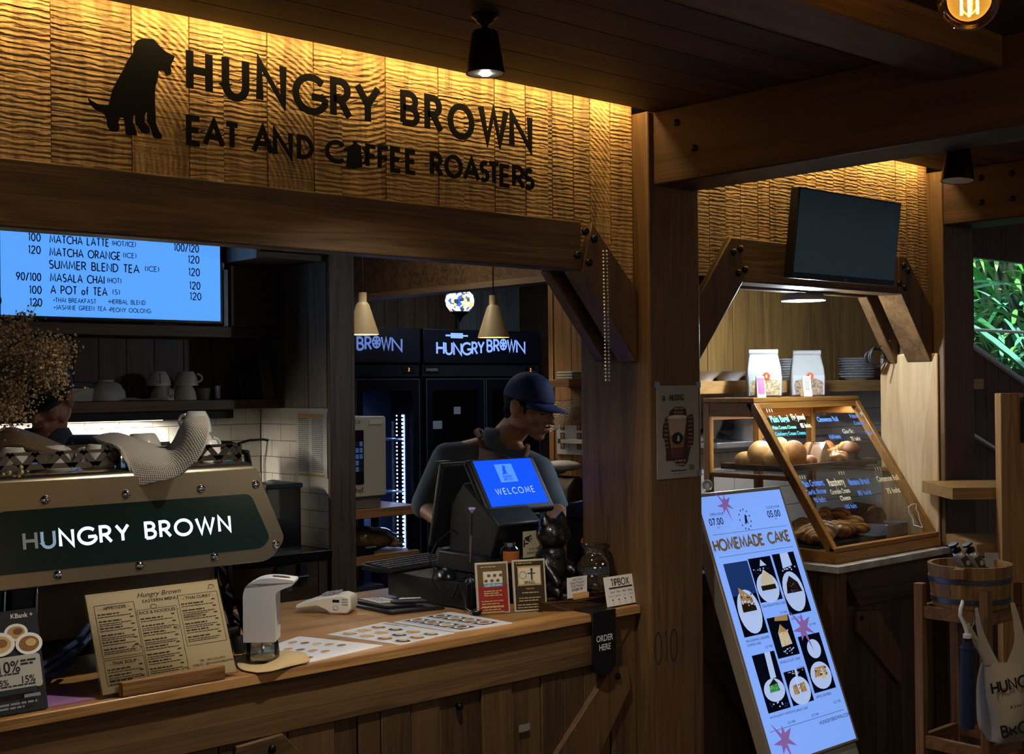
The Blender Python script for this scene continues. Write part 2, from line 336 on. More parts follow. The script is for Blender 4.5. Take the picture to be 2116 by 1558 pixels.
def blob(balls, voxel=.008, sm=4, name='body', par=None, m=None, extra=None):
    """one continuous surface grown round ellipsoids ('e',c,r,T) and tapered limbs ('c',a,b,ra,rb)"""
    g = G()
    for t in balls:
        if t[0] == 'e': g.sph(t[1], t[2], m, 20, t[3] if len(t) > 3 else None)
        else:
            a, b, ra, rb = V(t[1]), V(t[2]), t[3], t[4]; T = (b-a).to_track_quat('Z', 'Y').to_matrix().to_4x4(); l = (b-a).length
            pr = [(ra*math.sin(R(q)), -ra*math.cos(R(q))) for q in (0, 30, 60, 90)]+[(rb*math.cos(R(q)), l+rb*math.sin(R(q))) for q in (0, 30, 60, 90)]
            g.lathe(pr, a, m, 16, T)
    return g.out(name, par, smooth=180, mods=[('REMESH', dict(mode='VOXEL', voxel_size=voxel, use_smooth_shade=True)), ('SMOOTH', dict(factor=.5, iterations=sm))])
# ================================================================ the building
WF = wood('front_timber', '3e2c1a', '6c5030', 'x', 15, .8)
WFZ = wood('front_timber_upright', '3e2c1a', '6a4e2e', 'z', 15, .8)
WDK = wood('dark_timber', '261b11', '3f2d1c', 'y', 14, .8, r=.6)
WDKX = wood('dark_ceiling', '362718', '553d24', 'x', 12, .6, r=.6)
WSAW = wood('sawn_board', '6e5434', 'ae8a56', 'z', 10, 1.2, r=.75, sawn=.7, island=.25)
WOAK = wood('dark_oak', '2b1f15', '5a432c', 'z', 22, 1.0, bump=.4)
WOAKX = wood('dark_oak_level', '33230f', '62472a', 'x', 20, 1.0, bump=.4)
WNK = wood('niche_board', '251a10', '463423', 'z', 16, 1.0)
WPINE = wood('pale_board', '6b4a26', '98703f', 'z', 12, .8, island=.12)
WTOP = wood('worktop_strips', '70492a', 'b58850', 'x', 20, 1.0, r=.32, bump=.08, island=.3, spec=.5)
WPAN = wood('lit_panel', 'a88658', 'd2b080', 'z', 8, .7, r=.5, bump=.3)
WGREY = wood('grey_board', '3a3e42', '5e6468', 'z', 14, 1.0, island=.15)
WRED = wood('red_board', '4a2a18', '6d4226', 'z', 12, .8, island=.15)
BLK = mat('0a0a0b', .45, name='black'); STEEL = mat('b9b2a6', .28, 1, name='steel'); CHROME = mat('d8d8da', .12, 1, name='chrome')
BOLT = mat('2a2a2c', .35, .9, name='bolt_iron'); WHITE = mat('e8e6e0', .5, name='white')
INK = mat('141210', .8, name='ink'); GROUT = mat('4a443c', .9, name='grout')
TILE = mat('cfcabe', .18, name='tile', noise=.05, ns=9); GLASS = glassmat()
ACRYL = glassmat('acrylic', (.97, .98, .98), .12)

def boards(g, x0, x1, z0, z1, y0, y1, m, wmin, wmax, gap=.003, seed=1, jit=0):
    r = random.Random(seed); x = x0
    while x < x1-.01:
        w = min(wmin+(wmax-wmin)*r.random(), x1-x)
        if x1-x-w < wmin*.5: w = x1-x
        j = jit*r.random()
        g.box(x+gap/2, x+w-gap/2, y0-j, y1, z0, z1, m); x += w
    return g
def boards_x(g, y0, y1, z0, z1, xa, xb, m, wmin, wmax, gap=.003, seed=1):
    r = random.Random(seed); y = y0
    while y < y1-.01:
        w = min(wmin+(wmax-wmin)*r.random(), y1-y)
        if y1-y-w < wmin*.5: w = y1-y
        g.box(xa, xb, y+gap/2, y+w-gap/2, z0, z1, m); y += w
    return g
struct(boards(G(), -2, 9, -.03, 0, -3, 7.3, wood('floor_board', '2a1d12', '4a3520', 'y', 9, .6), .13, .15, seed=5), 'floor')
g = G(); y = -2.2
while y < 2.70:
    w = .137; g.box(-1.8, 7.6, y+.002, min(y+w-.002, 2.715), 2.47, 2.49, WDKX); y += w
struct(g, 'ceiling')
struct(G().box(-2.5, 7.3, -3, 7.3, 2.64, 2.72, WDK).box(7.3, 9, -3, 3.72, 2.64, 2.72, WDK), 'ceiling')
# sign wall above the counter opening: upright sawn boards
g = G(); g.box(.3, 3.05, 2.82, 2.94, 2.0, 2.64, WDK)
SX = [.3, .52, .80]+[P(x, 300, y=2.792).x for x in (105, 273, 391, 462, 553, 648, 706, 797, 905, 957, 1022, 1085, 1131)]+[2.70]
for i, (a, b) in enumerate(zip(SX, SX[1:])):
    arc = {5-1: (SX[4]-.12, 2.12), 8-1: (SX[7]-.10, 2.1), 10-1: (SX[9]+.02, 2.62), 1: (.4, 2.2)}.get(i)
    g.box(a+.0015, b-.0015, 2.792-.004*((i*7) % 3)/2, 2.822, 2.0, 2.62, wood('sawn_board_arc_%d' % i, '6e5434', 'ae8a56', 'z', 10, 1.2, r=.75, sawn=.7, island=.25, arc=arc) if arc else WSAW)
for i, (xa, xb, zb) in enumerate(((2.70, 2.79, 1.98), (2.79, 2.86, 1.985), (2.86, 2.95, 1.905), (2.95, 3.05, 1.80))): g.box(xa+.0015, xb-.0015, 2.792-.002*i, 2.822, zb, 2.62, wood('sawn_board_arc_r', '6e5434', 'ae8a56', 'z', 10, 1.2, r=.75, sawn=.7, island=.25, arc=(2.66, 2.0)) if i == 2 else WSAW)
struct(g, 'wall_front', org=(0, 0, 0))
g = G(); g.box(3.30, 4.86, 2.82, 2.94, 2.0, 2.64, WDK)
boards(g, 3.53, 4.62, 2.0, 2.62, 2.792, 2.822, WSAW, .06, .16, .003, 4, .006)
for xa, xb, zb in ((3.30, 3.36, 1.86), (3.36, 3.44, 1.97), (3.44, 3.53, 2.0), (4.62, 4.70, 1.976), (4.70, 4.79, 1.886), (4.79, 4.86, 1.784)): g.box(xa+.0015, xb-.0015, 2.79, 2.822, zb, 2.62, WSAW)
struct(g, 'wall_front_bay')
# glowing strips hidden in the slot between ceiling and sign wall
for xa, xb, lb in ((.4, 3.04, 'warm LED strip along the ceiling slot above the lettered sign wall'), (3.34, 4.84, 'short warm LED strip along the ceiling slot above the wall monitor')):
    solo(G().box(xa, xb, 2.74, 2.75, 2.515, 2.525, emit('ffc050', 6)).box(xa, xb, 2.735, 2.76, 2.525, 2.535, WHITE), 'led_strip', lb, 'light strip')
# posts
def bolt(par, x, y, z, r=.013, d='y'):
    g = G(); T = Mx.Rotation(R(90), 4, 'X') if d == 'y' else Mx.Rotation(R(-90), 4, 'Y')
    g.lathe([(0, .009), (r*.55, .008), (r*.9, .005), (r, 0), (r, -.004)][::-1], (x, y, z), BOLT, 14, T)
    return g.out('bolt', par, smooth=60)
p1 = struct(G().box(3.051, 3.30, 2.72, 3.03, 0, 2.47, WFZ), 'trim_1', bevel=.006)
p2 = struct(G().box(4.86, 5.105, 2.72, 3.01, 0, 2.47, WFZ).box(4.845, 4.8605, 2.745, 3.012, .925, 1.72, WPAN), 'trim_2', bevel=.006)
# number stamped into the foot of the first post
g = G().fr((3.058, 2.7195, .715), (1, 0, 0), (0, 0, 1)); g.e = .0004
g.text('010', 0, 0, .10, mat('35261a', .9), .05, .3, sq=.55); g.out('stamped_number', p1)
# counter lintel with knee brace
lt = struct(G().box(.3, 2.80, 2.77, 2.84, 1.954, 2.104, WF).box(.3, 2.82, 2.91, 2.955, 1.974, 2.1, WF).box(.3, 2.86, 2.84, 2.91, 2.0, 2.08, WDK), 'trim_3', bevel=.004)
BR = [(2.80, 1.954), (2.846, 2.104), (3.051, 1.90), (3.051, 1.676), (3.042, 1.676)]
g = G()
g.prism(BR, 'y', 2.85, 2.768, wood('brace_timber', '3e2c1a', '6a4e2e', 'z', 15, .8))
kb = struct(g, 'trim_4', bevel=.004)
struct(G().prism([(2.80, 1.958), (2.846, 2.104), (3.051, 1.90), (3.051, 1.68), (3.042, 1.68)], 'y', 2.955, 2.91, WFZ), 'trim_5', bevel=.004)
for x, z in ((1210, 478), (1228, 494), (1194, 527), (1217, 542)): bolt(kb, *P(x, z, y=2.766))
# bay lintel with two braces
l2 = struct(G().box(3.592, 4.60, 2.77, 2.88, 1.956, 2.108, WF).box(3.55, 4.62, 2.93, 2.975, 1.952, 2.08, WF).box(3.5, 4.65, 2.88, 2.93, 2.0, 2.08, WDK), 'trim_6', bevel=.004)
b3 = struct(G().prism([(3.53, 2.108), (3.592, 2.108), (3.592, 1.953), (3.30, 1.62), (3.30, 1.83)], 'y', 2.87, 2.768, WFZ), 'trim_7', bevel=.004)
b4 = struct(G().prism([(4.60, 1.956), (4.60, 2.108), (4.66, 2.108), (4.858, 1.90), (4.858, 1.685), (4.84, 1.685), (4.62, 1.956)], 'y', 2.88, 2.768, WFZ), 'trim_8', bevel=.004)
struct(G().prism([(4.62, 1.954), (4.66, 2.08), (4.858, 1.90), (4.858, 1.68), (4.84, 1.68)], 'y', 2.975, 2.93, WFZ), 'trim_9', bevel=.004)
for x, z, o in ((1516, 521, b3), (1530, 514, l2), (1526, 564, b3), (1540, 557, l2), (1868, 549, b4), (1877, 560, b4), (1859, 586, b4), (1870, 595, b4)): bolt(o, *P(x, z, y=2.766))
# heavy beams running out from the posts over the room, and one cross beam
WDKY = wood('dark_beam', '2a1b0e', '4a3019', 'y', 12, .6)
bm = struct(G().box(3.075, 3.275, -.5, 2.72, 2.235, 2.47, WDKY), 'trim_10', bevel=.006)
bolt(bm, 3.075, 2.62, 2.42, .012, 'x'); bolt(bm, 3.075, 2.55, 2.33, .012, 'x')
b2 = struct(G().box(4.86, 5.08, -.5, 2.72, 2.245, 2.47, WDKY), 'trim_11', bevel=.006)
for y, z in ((2.55, 2.42), (2.42, 2.42), (2.55, 2.32), (2.42, 2.32)): bolt(b2, 4.86, y, z, .012, 'x')
struct(G().box(-1.5, 3.074, 1.55, 1.72, 2.385, 2.472, WF), 'trim_12', bevel=.005)
# espresso nook: tiled and boarded walls
def tiles(g, fn, u0, u1, z0, z1, tw=.155, th=.0755):
    z = z1; k = 0
    while z > z0+.005:
        zb = max(z0, z-th); u = u0-(tw/2 if k % 2 else 0)
        while u < u1:
            a, b = max(u, u0), min(u+tw, u1)
            if b-a > .006: fn(g, a+.0012, b-.0012, zb+.0012, z-.0012)
            u += tw
        z -= th; k += 1
g = G().box(-.6, 3.165, 5.262, 5.36, 0, 2.64, GROUT)
tiles(g, lambda g, a, b, c, d: g.box(a, b, 5.25, 5.263, c, d, TILE), .6, 3.16, .9, 1.514)
boards(g, -.6, 3.163, 1.514, 2.62, 5.246, 5.263, WNK, .09, .15, .004, 3)
struct(g, 'wall_back')
g = G().box(3.172, 3.275, 4.69, 5.40, 0, 2.64, WOAK)
tiles(g, lambda g, a, b, c, d: g.box(3.162, 3.173, a, b, c, d, TILE), 4.692, 5.25, .9, 1.514)
boards_x(g, 4.692, 5.25, 1.516, 2.62, 3.156, 3.173, wood('nook_side_board', '3a332a', '5f5648', 'z', 18, 1.0), .13, .2, .004, 8)
struct(g, 'wall_nook_side')
struct(G().box(3.158, 3.29, 4.672, 4.692, 0, 2.64, WOAK), 'trim_13', bevel=.002)
struct(G().box(2.83, 3.16, 4.70, 5.25, 2.155, 2.18, WOAKX).box(2.815, 2.83, 4.70, 5.25, 2.15, 2.30, WOAK).box(-.5, 2.815, 4.72, 5.25, 2.45, 2.47, WOAKX), 'trim_14')
# kitchen side wall with its header, and the far wall
g = G().box(4.27, 4.40, 3.72, 4.42, 0, 2.64, WPINE)
boards_x(g, 3.72, 4.42, .0, 2.62, 4.25, 4.272, WPINE, .13, .15, .005, 2)
g.box(4.245, 4.275, 4.40, 4.43, 0, 2.10, WPINE)
struct(g, 'wall_kitchen_side')
struct(G().box(4.25, 4.34, 4.42, 7.18, 2.13, 2.64, WOAKX).box(4.235, 4.355, 4.42, 7.18, 2.10, 2.13, wood('header_trim', '5a4630', '7a6448', 'y', 14, .8)), 'trim_15')
struct(boards(G().box(3.2, 7.4, 7.21, 7.3, 0, 2.64, WDK), 3.2, 6.55, 0, 2.62, 7.19, 7.212, WNK, .1, .16, .004, 9), 'wall_far')
q = [P(x, y, y=7.15) for x, y in ((984, 597), (1076, 597), (1150, 664), (1150, 722), (984, 722))]
g = G(); xs = [5.95, 6.12, 6.3, 6.42, 6.545]
zt = lambda x: min(2.44, q[1].z-(x-q[1].x)*.62)
for a, b in zip(xs, xs[1:]): g.prism([(a+.002, 1.75), (b-.002, 1.75), (b-.002, zt(b)), (a+.002, zt(a))], 'y', 7.17, 7.14, WGREY)
struct(g, 'trim_16')
# bay back wall: boards over tile
g = G().box(4.05, 6.6, 3.634, 3.70, 0, 1.56, GROUT).box(4.05, 6.6, 3.645, 3.70, 1.561, 2.64, mat('0d0906', .9))
tiles(g, lambda g, a, b, c, d: g.box(a, b, 3.62, 3.633, c, d, TILE), 4.05, 6.6, .5, 1.56, .19, .088)
boards(g, 4.05, 6.6, 1.56, 2.62, 3.614, 3.646, wood('bay_board', '6a4e2a', '98753f', 'z', 12, .8, island=.12), .16, .24, .006, 21)
struct(g, 'wall_bay_back')
# stair wall on the right with the sloping opening to the garden
q0, q1 = P(2004, 717, y=3.6), P(2125, 802, y=3.6); sl = (q1.z-q0.z)/(q1.x-q0.x)
zs = lambda x: q0.z+(x-q0.x)*sl
g = G(); x = 5.2
x = 6.61
while x < 8.4: g.prism([(x+.003, 0), (x+.137, 0), (x+.137, zs(x+.137)), (x+.003, zs(x+.003))], 'y', 3.64, 3.60, WRED); x += .14
g.box(5.2, 6.66, 3.60, 3.64, 1.9, 2.64, WRED) if False else None
struct(g, 'wall_stair')
PALE = mat('e6eaec', .4, name='pale_rail')
g = G()
for dz, th in ((0, .022), (-.50, .016)): g.prism([(6.64, zs(6.64)+dz), (8.4, zs(8.4)+dz), (8.4, zs(8.4)+dz+th), (6.64, zs(6.64)+dz+th)], 'y', 3.65, 3.575, PALE)
struct(g, 'trim_17')
struct(G().box(6.69, 8.4, 3.60, 3.64, 2.30, 2.64, WRED), 'trim_18')
w1 = struct(G().tube([(6.9, 3.98, 1.925), (9.2, 3.98, 1.915)], .010, PALE).tube([(9.0, 3.98, 0), (9.0, 3.98, 1.92)], .012, PALE).box(6.72, 6.76, 3.6, 3.66, zs(6.74), 2.3, WDK), 'window_1')

struct(G().box(6.55, 6.6, 3.70, 7.3, 0, 2.64, WDK), 'wall_garden_side')
# ================================================================ serving counter
ct = thing('serving_counter', 'long oak serving counter with plank front, under the lettered sign wall', 'counter', (1.5, 3.2, 0))
G().box(-.4, 3.05, 2.768, 3.635, .872, .90, WTOP).out('worktop', ct, bevel=.004)
G().box(-.4, 2.86, 2.785, 2.82, .735, .871, WF).prism([(2.862, .735), (2.862, .871), (3.048, .871), (3.048, .855), (2.93, .735)], 'y', 2.82, 2.786, WF).out('front_rail', ct, bevel=.004)
g = boards(G(), -.4, 2.93, .02, .735, 2.80, 2.835, wood('counter_plank', '3e2c1a', '644a2c', 'z', 13, .8, island=.3), .07, .16, .004, 17, .008)
g.prism([(2.932, .02), (2.932, .735), (3.048, .852), (3.048, .02)], 'y', 2.83, 2.79, WFZ)
g.out('plank_front', ct, bevel=.002)
A = [P(x, y, y=2.785) for x, y in ((1262, 1376), (1295, 1376), (1300, 1420), (1235, 1560), (1145, 1560))]
G().prism([(a.x, a.z) for a in A], 'y', 2.80, 2.776, wood('brace_timber', '3e2c1a', '6a4e2e', 'z', 15, .8)).out('diagonal_brace', ct, bevel=.003)
A = [P(x, y, y=2.785) for x, y in ((486, 1542), (582, 1515), (626, 1562), (480, 1575))]
G().prism([(a.x, a.z) for a in A], 'y', 2.80, 2.776, WF).out('diagonal_brace', ct, bevel=.003)
for x, y in ((950, 1460), (1276, 1397), (562, 1547)): bolt(ct, *P(x, y, y=2.776 if x != 950 else 2.79), r=.011)
G().box(-.35, 3.0, 2.84, 3.6, .05, .08, WDK).box(-.35, -.3, 2.84, 3.6, .08, .87, WDK).box(-.35, 3.04, 3.57, 3.60, .08, .87, WDK).box(3.0, 3.045, 2.84, 3.57, .08, .87, WDK).box(-.35, 3.0, 2.85, 3.55, 0, .05, WDK).out('carcass', ct)
c = P(1083, 1503, y=2.79)
G().fr(c, (1, 0, 0), (0, 0, 1)).rect(-.022, -.012, .045, .022, mat('8a8172', .6)).out('torn_sticker', ct)

# order-here flap hooked over the counter edge
a, b = P(1227, 1260, y=2.752).x, P(1275, 1260, y=2.752).x; mx_ = (a+b)/2; hw = (b-a)/2
t = thing('order_sign', 'black rounded ORDER HERE flap hooked over the counter edge', 'sign', (mx_, 2.79, .9))
n = 12
pts = [(a, .903), (a, .752)]+[(mx_+hw*math.cos(R(q)), .752+hw*.95*math.sin(R(q))) for q in [180+15*i for i in range(1, 12)]]+[(b, .752), (b, .903)]
G().prism(pts, 'y', 2.764, 2.757, BLK).box(a, b, 2.757, 2.84, .9005, .9055, BLK).out('flap', t, bevel=.0015)
g = G().fr((mx_, 2.757, .80), (1, 0, 0), (0, 0, 1))
g.ft('ORDER', 0, .012, .019, WHITE, .5, bold=.012, sx=.82).ft('HERE', 0, -.016, .019, WHITE, .5, bold=.012, sx=.82).out('lettering', t)

# ---------------------------------------------------------------- laminated menus on the worktop
PAPER = mat('dfe3ea', .25, name='laminate'); GREY = mat('8f949c', .7); FOOD = [mat('b98a4e', .6), mat('8a5a2c', .6), mat('c9a86a', .6), mat('6d4a2a', .6), mat('3b2c22', .6)]
def sheet(quad, name, label, kind):
    q = [V((x, y, .9)) for x, y in quad]; o = q[0]; u = (q[1]-q[0]); v = (q[3]-q[0]); w, h = u.length, v.length
    g = G(); d = V((0, 0, .0016))
    g.add(q+[p+d for p in q], [(3, 2, 1, 0), (4, 5, 6, 7), (0, 1, 5, 4), (1, 2, 6, 5), (2, 3, 7, 6), (3, 0, 4, 7)], PAPER)
    g.fr(o+d, u, v); r = random.Random(kind)
    if kind == 1:
        for i in range(5):
            for j in range(3):
                x, y = w*(.09+.18*i), h*(.12+.27*j); g.disc(x+w*.06, y+h*.07, w*.055, h*.05, r.choice(FOOD[:3])); g.rect(x+.01, y-.004, w*.1, .004, GREY)
    elif kind == 2:
        g.lines(w*.06, h*.88, w*.4, 1, .01, .012, GREY, r)
        for i in range(4):
            for j in range(3):
                x, y = w*(.08+.24*i), h*(.08+.25*j); g.disc(x+w*.09, y+h*.1, w*.085, h*.075, r.choice(FOOD)); g.disc(x+w*.08, y+h*.115, w*.05, h*.04, FOOD[2], 2); g.rect(x+.01, y-.004, w*.14, .004, GREY)
    else:
        for j in range(2):
            for i in range(4):
                x, y = w*(.04+.24*i), h*(.14+.4*j); g.rect(x, y, w*.2, h*.26, FOOD[4]); g.disc(x+w*.1, y+h*.13, w*.08, h*.1, WHITE, 2); g.disc(x+w*.1, y+h*.13, w*.055, h*.07, r.choice(FOOD[:4]), 3)
            g.lines(w*.05, h*(.09+.4*j), w*.9, 1, .01, .004, GREY, r)
    solo(g, name, label, 'menu', 'laminated menus lying on the counter')
sheet([(1.70, 2.965), (1.80, 2.785), (2.075, 2.825), (1.985, 3.10)], 'laminated_menu', 'white laminated menu with small cake photos, beside the soap dispenser', 1)
sheet([(2.055, 3.065), (2.115, 2.80), (2.325, 2.825), (2.285, 3.105)], 'laminated_menu', 'white laminated bakery menu, middle of the three sheets on the counter', 2)
sheet([(2.303, 3.085), (2.335, 2.835), (2.548, 2.82), (2.535, 3.10)], 'laminated_menu', 'white laminated menu with dark food photos, in front of the two framed cards', 3)

# ---------------------------------------------------------------- payment things
t = thing('card_reader', 'white handheld card payment terminal lying on the worktop by the oak column', 'card reader', (2.27, 3.37, .9), R(-52))
prof = [(-.10, .012), (-.10, .026), (-.03, .05), (.05, .062), (.078, .055), (.08, .02), (.07, .002), (.015, .0), (-.005, .012), (-.03, .022)]
CRM = mat('dedacd', .35)
G(local=True).prism(prof, 'y', .04, -.04, CRM).out('body', t, bevel=.006)
g = G(local=True); g.M = Mx.Translation((.01, -.0405, .03)) @ Mx.Rotation(R(90), 4, 'X')
g.fr((0, 0, 0), (1, 0, 0), (0, 1, 0)).rect(.012, .008, .022, .008, BLK).rect(.042, .016, .02, .003, GREY).rect(.042, .008, .02, .003, GREY).rect(.042, 0, .02, .003, GREY); g.disc(.022, -.009, .009, .007, GREY).disc(.022, -.009, .007, .0055, CRM, 2).out('display', t)
g = G(local=True)
for i in range(4):
    for j in range(3): g.cbox((-.012+.014*i, -.02+.02*j, .058+.002*i), (.009, .013, .006), GREY)
g.out('keypad', t)
t = thing('bill_tray', 'flat black bill tray holding a white receipt card and pen', 'tray', (2.45, 3.29, .9))
Q4 = [V((2.375, 3.43, .9)), V((2.372, 3.19, .9)), V((2.555, 3.15, .9)), V((2.56, 3.39, .9))]
def slab(g, q, z0, z1, m):
    q = [V((p[0], p[1], z0)) for p in q]; d = V((0, 0, z1-z0)); return g.add(q+[p+d for p in q], [(3, 2, 1, 0), (4, 5, 6, 7), (0, 1, 5, 4), (1, 2, 6, 5), (2, 3, 7, 6), (3, 0, 4, 7)], m)
slab(G(), Q4, .9, .912, mat('14161c', .4)).out('tray', t, bevel=.003)
slab(G(), [(2.39, 3.42), (2.385, 3.23), (2.48, 3.20), (2.49, 3.39)], .9125, .922, BLK).out('cover', t, bevel=.002)
g = slab(G(), [(2.405, 3.40), (2.402, 3.29), (2.468, 3.26), (2.472, 3.37)], .9225, .9235, WHITE); g.fr((2.402, 3.29, .9236), (.87, -.4, 0), (.03, 1, 0)); g.lines(.01, .085, .05, 5, .017, .006, INK); g.out('receipt_card', t)
slab(G(), [(2.43, 3.27), (2.425, 3.235), (2.51, 3.18), (2.52, 3.23)], .9225, .931, BLK).out('card_case', t, bevel=.002)
G().tube([(2.45, 3.25, .934), (2.51, 3.215, .934)], .003, CHROME).out('pen', t)
# cash drawer with keyboard and mouse on it
DRW = mat('0b0b0d', .5, name='drawer_black')
t = thing('cash_drawer', 'matt black cash drawer under the payment screens', 'cash drawer', (2.8, 3.28, .9))
G().box(2.585, 3.0, 3.08, 3.49, .904, .985, DRW).box(2.61, 2.64, 3.1, 3.13, .9, .905, BLK).box(2.95, 2.98, 3.44, 3.47, .9, .905, BLK).box(2.61, 2.64, 3.44, 3.47, .9, .905, BLK).box(2.95, 2.98, 3.1, 3.13, .9, .905, BLK).out('body', t, bevel=.003)
G().box(2.60, 2.985, 3.074, 3.08, .912, .978, mat('101013', .4)).out('drawer_front', t, bevel=.002)
g = G(); T = Mx.Rotation(R(90), 4, 'X'); g.lathe([(.008, 0), (.008, .004)], (2.79, 3.078, .96), STEEL, 12, T); g.out('lock', t)
KB = mat('141417', .5)
t = thing('keyboard', 'black computer keyboard resting on the cash drawer', 'keyboard', (2.66, 3.502, .985), R(8))
G(local=True).prism([(-.07, .001), (-.07, .012), (.07, .024), (.07, .001)], 'x', -.13, .20, KB).out('case', t, bevel=.003)
g = G(local=True)
for i in range(15):
    for j in range(5): g.cbox((-.116+.0205*i, -.052+.0255*j, .0165+.0021*j), (.016, .019, .008), mat('2b2c31', .45))
prop(g.out('keys', t, bevel=.0015, seg=1), kind='stuff')
t = thing('computer_mouse', 'black computer mouse on the edge of the cash drawer', 'mouse', (2.62, 3.22, .985), R(60))
G(local=True).sph((0, 0, .0), (.055, .032, .034), mat('101012', .3), 18).sph((.005, 0, .022), (.02, .004, .014), BLK, 8).out('shell', t)
me = t.children[0].data
for v in me.vertices: v.co.z = max(v.co.z, .0008)
cab = mat('0c0c0d', .4)
g = G(); g.tube([(2.60, 3.26, 1.0), (2.575, 3.24, .985), (2.572, 3.21, .95), (2.578, 3.14, .935), (2.580, 3.12, .97), (2.57, 3.10, .985), (2.562, 3.06, .94), (2.555, 3.05, .915), (2.565, 3.03, .9045), (2.60, 3.045, .9045)], .0028, cab, 6)
g.out('cable', t)
solo(G().tube([(2.61, 3.14, .989), (2.66, 3.16, .989), (2.68, 3.11, .989), (2.63, 3.10, .989), (2.60, 3.125, .989), (2.65, 3.15, .992)], .003, cab, 6), 'loose_cable', 'thin black cable looped on top of the cash drawer', 'cable')
g = G()
for k in range(3): g.tube([(2.556+.012*math.cos(a)*(1+.25*k), 3.0+.012*math.sin(a)*(1+.25*k), .9035+.0055*k) for a in [i*math.pi/10 for i in range(20)]], .0026, cab, 6, True)
solo(g, 'coiled_cable', 'small coil of black cable lying by the red framed card', 'cable')

# ---------------------------------------------------------------- payment terminal with two screens
t = thing('payment_terminal', 'black two-screen till terminal showing a blue WELCOME screen', 'till terminal', (2.82, 3.28, .985))
ctr = W(1058, 1000, 4.35); th = R(33); u = V((1, 0, 0)); v = V((0, math.sin(th), math.cos(th))); n = u.cross(v)
def panel(g, c, u, v, w, h, d, m, k=0):
    n = u.cross(v); vs = []
    for s in (0, 1):
        for a, b in ((-1, -1), (1, -1), (1, 1), (-1, 1)): vs.append(c+u*(a*w/2)+v*(b*h/2)+n*(k if s else k-d))
    return g.add(vs, [(3, 2, 1, 0), (4, 5, 6, 7), (0, 1, 5, 4), (1, 2, 6, 5), (2, 3, 7, 6), (3, 0, 4, 7)], m)
G().prism([(3.13, .986), (3.13, 1.01), (3.18, 1.05), (3.40, 1.05), (3.42, .986)], 'x', 2.73, 2.98, DRW).prism([(3.16, 1.04), (3.12, 1.15), (3.20, 1.21), (3.30, 1.28), (3.37, 1.2), (3.38, 1.04)], 'x', 2.76, 2.95, DRW).out('stand', t, bevel=.006)
cs = panel(G(), ctr, u, v, .31, .213, .03, DRW).out('customer_screen', t, bevel=.014, seg=4)
sc = ctr+v*.008
g = G().fr(sc+n*.0006, u, v); BLU = emit('1450f0', .92); LBL = emit('4f8cf8', .95)
g.rect(-.13, -.088, .26, .176, BLU, 0)
g.rect(-.045, .0, .078, .07, LBL, 1)
DOG = [(0.0, .0), (.10, .02), (.22, .16), (.30, .30), (.36, .52), (.44, .68), (.50, .80), (.52, .92), (.58, .98), (.70, 1.0), (.78, .95), (.84, .86), (.96, .82), (.98, .77), (.90, .72), (.84, .66), (.80, .58), (.82, .46), (.80, .34), (.86, .12), (.94, .04), (.90, .0), (.80, .02), (.72, .2), (.66, .08), (.68, .02), (.58, .02), (.52, .18), (.46, .08), (.40, .0), (.30, .02), (.26, .12), (.12, .1)]
def dog(g, x, y, h, m, k=1, th=0):
    pts = [(x+px*h*.8, y+py*h) for px, py in DOG]
    return g.shape(pts, m, k)
dog(g, -.028, .028, .038, BLU, 2); g.text('HUNGRY', -.006, .017, .0085, BLU, .2, .2, .5, 2).text('BROWN', -.006, .006, .0085, BLU, .2, .2, .5, 2)
g.text('WELCOME', 0, -.045, .022, emit('b8d4ff', 1.0), .1, .45, .5, 2); g.out('screen', cs)
g = G().fr(ctr+n*.0008, u, v); g.disc(-.022, -.0975, .004, .004, GREY).lines(-.014, -.1, .036, 1, .01, .006, GREY); g.out('logo', cs)
th2 = R(13); v2 = V((0, -math.sin(th2), math.cos(th2))); tl = P(905, 955, y=3.40); c2 = tl+V((.18, 0, 0))-v2*.15
op = panel(G(), c2, V((-1, 0, 0)), v2, .36, .30, .028, DRW).out('operator_screen', t, bevel=.01, seg=3)
panel(G(), c2, V((-1, 0, 0)), v2, .33, .26, .001, mat('05070c', .1), .0008).out('screen', op)
G().box(tl.x+.01, tl.x+.06, 3.405, 3.43, tl.z+.001, tl.z+.003, mat('6a6258', .5)).out('top_edge', op)
G().tube([(2.67, 3.34, .989), (2.66, 3.36, 1.03), (2.70, 3.37, 1.08), (2.76, 3.36, 1.12), (2.80, 3.33, 1.12)], .003, cab, 6).out('screen_cable', t)
G().cbox((2.80, 3.34, 1.17), (.07, .10, .07), DRW).out('hinge', t, bevel=.01)
# pen with crystal top standing in a holder
t = thing('crystal_pen', 'slim pen with a crystal top standing upright beside the till screens', 'pen', (2.60, 3.06, .985))
pb, pt_ = V(P(971, 1172, y=3.095)), V(P(975, 1052, y=3.095)); pb.z = max(pb.z, .995); t.location = (pb.x, pb.y, .985)
t.matrix_basis = Mx.Translation((pb.x, pb.y, .985))
G().lathe([(.016, .985), (.015, .99), (.006, 1.0), (.005, 1.012)], (pb.x, pb.y, 0), BLK, 16).out('holder', t)
G().tube([pb+V((0, 0, .015)), pb.lerp(pt_, .55)], [.003, .0042], mat('c9b48a', .2, 1)).tube([pb.lerp(pt_, .55), pt_-V((0, 0, .012))], .0042, BLK).out('barrel', t)
G().lathe([(.003, 0), (.012, .012), (.010, .018), (.0, .018)], pt_-V((0, 0, .012)), mat('dfe6ee', .02, 0, 1, trans=.6), 8).out('crystal', t, smooth=0)
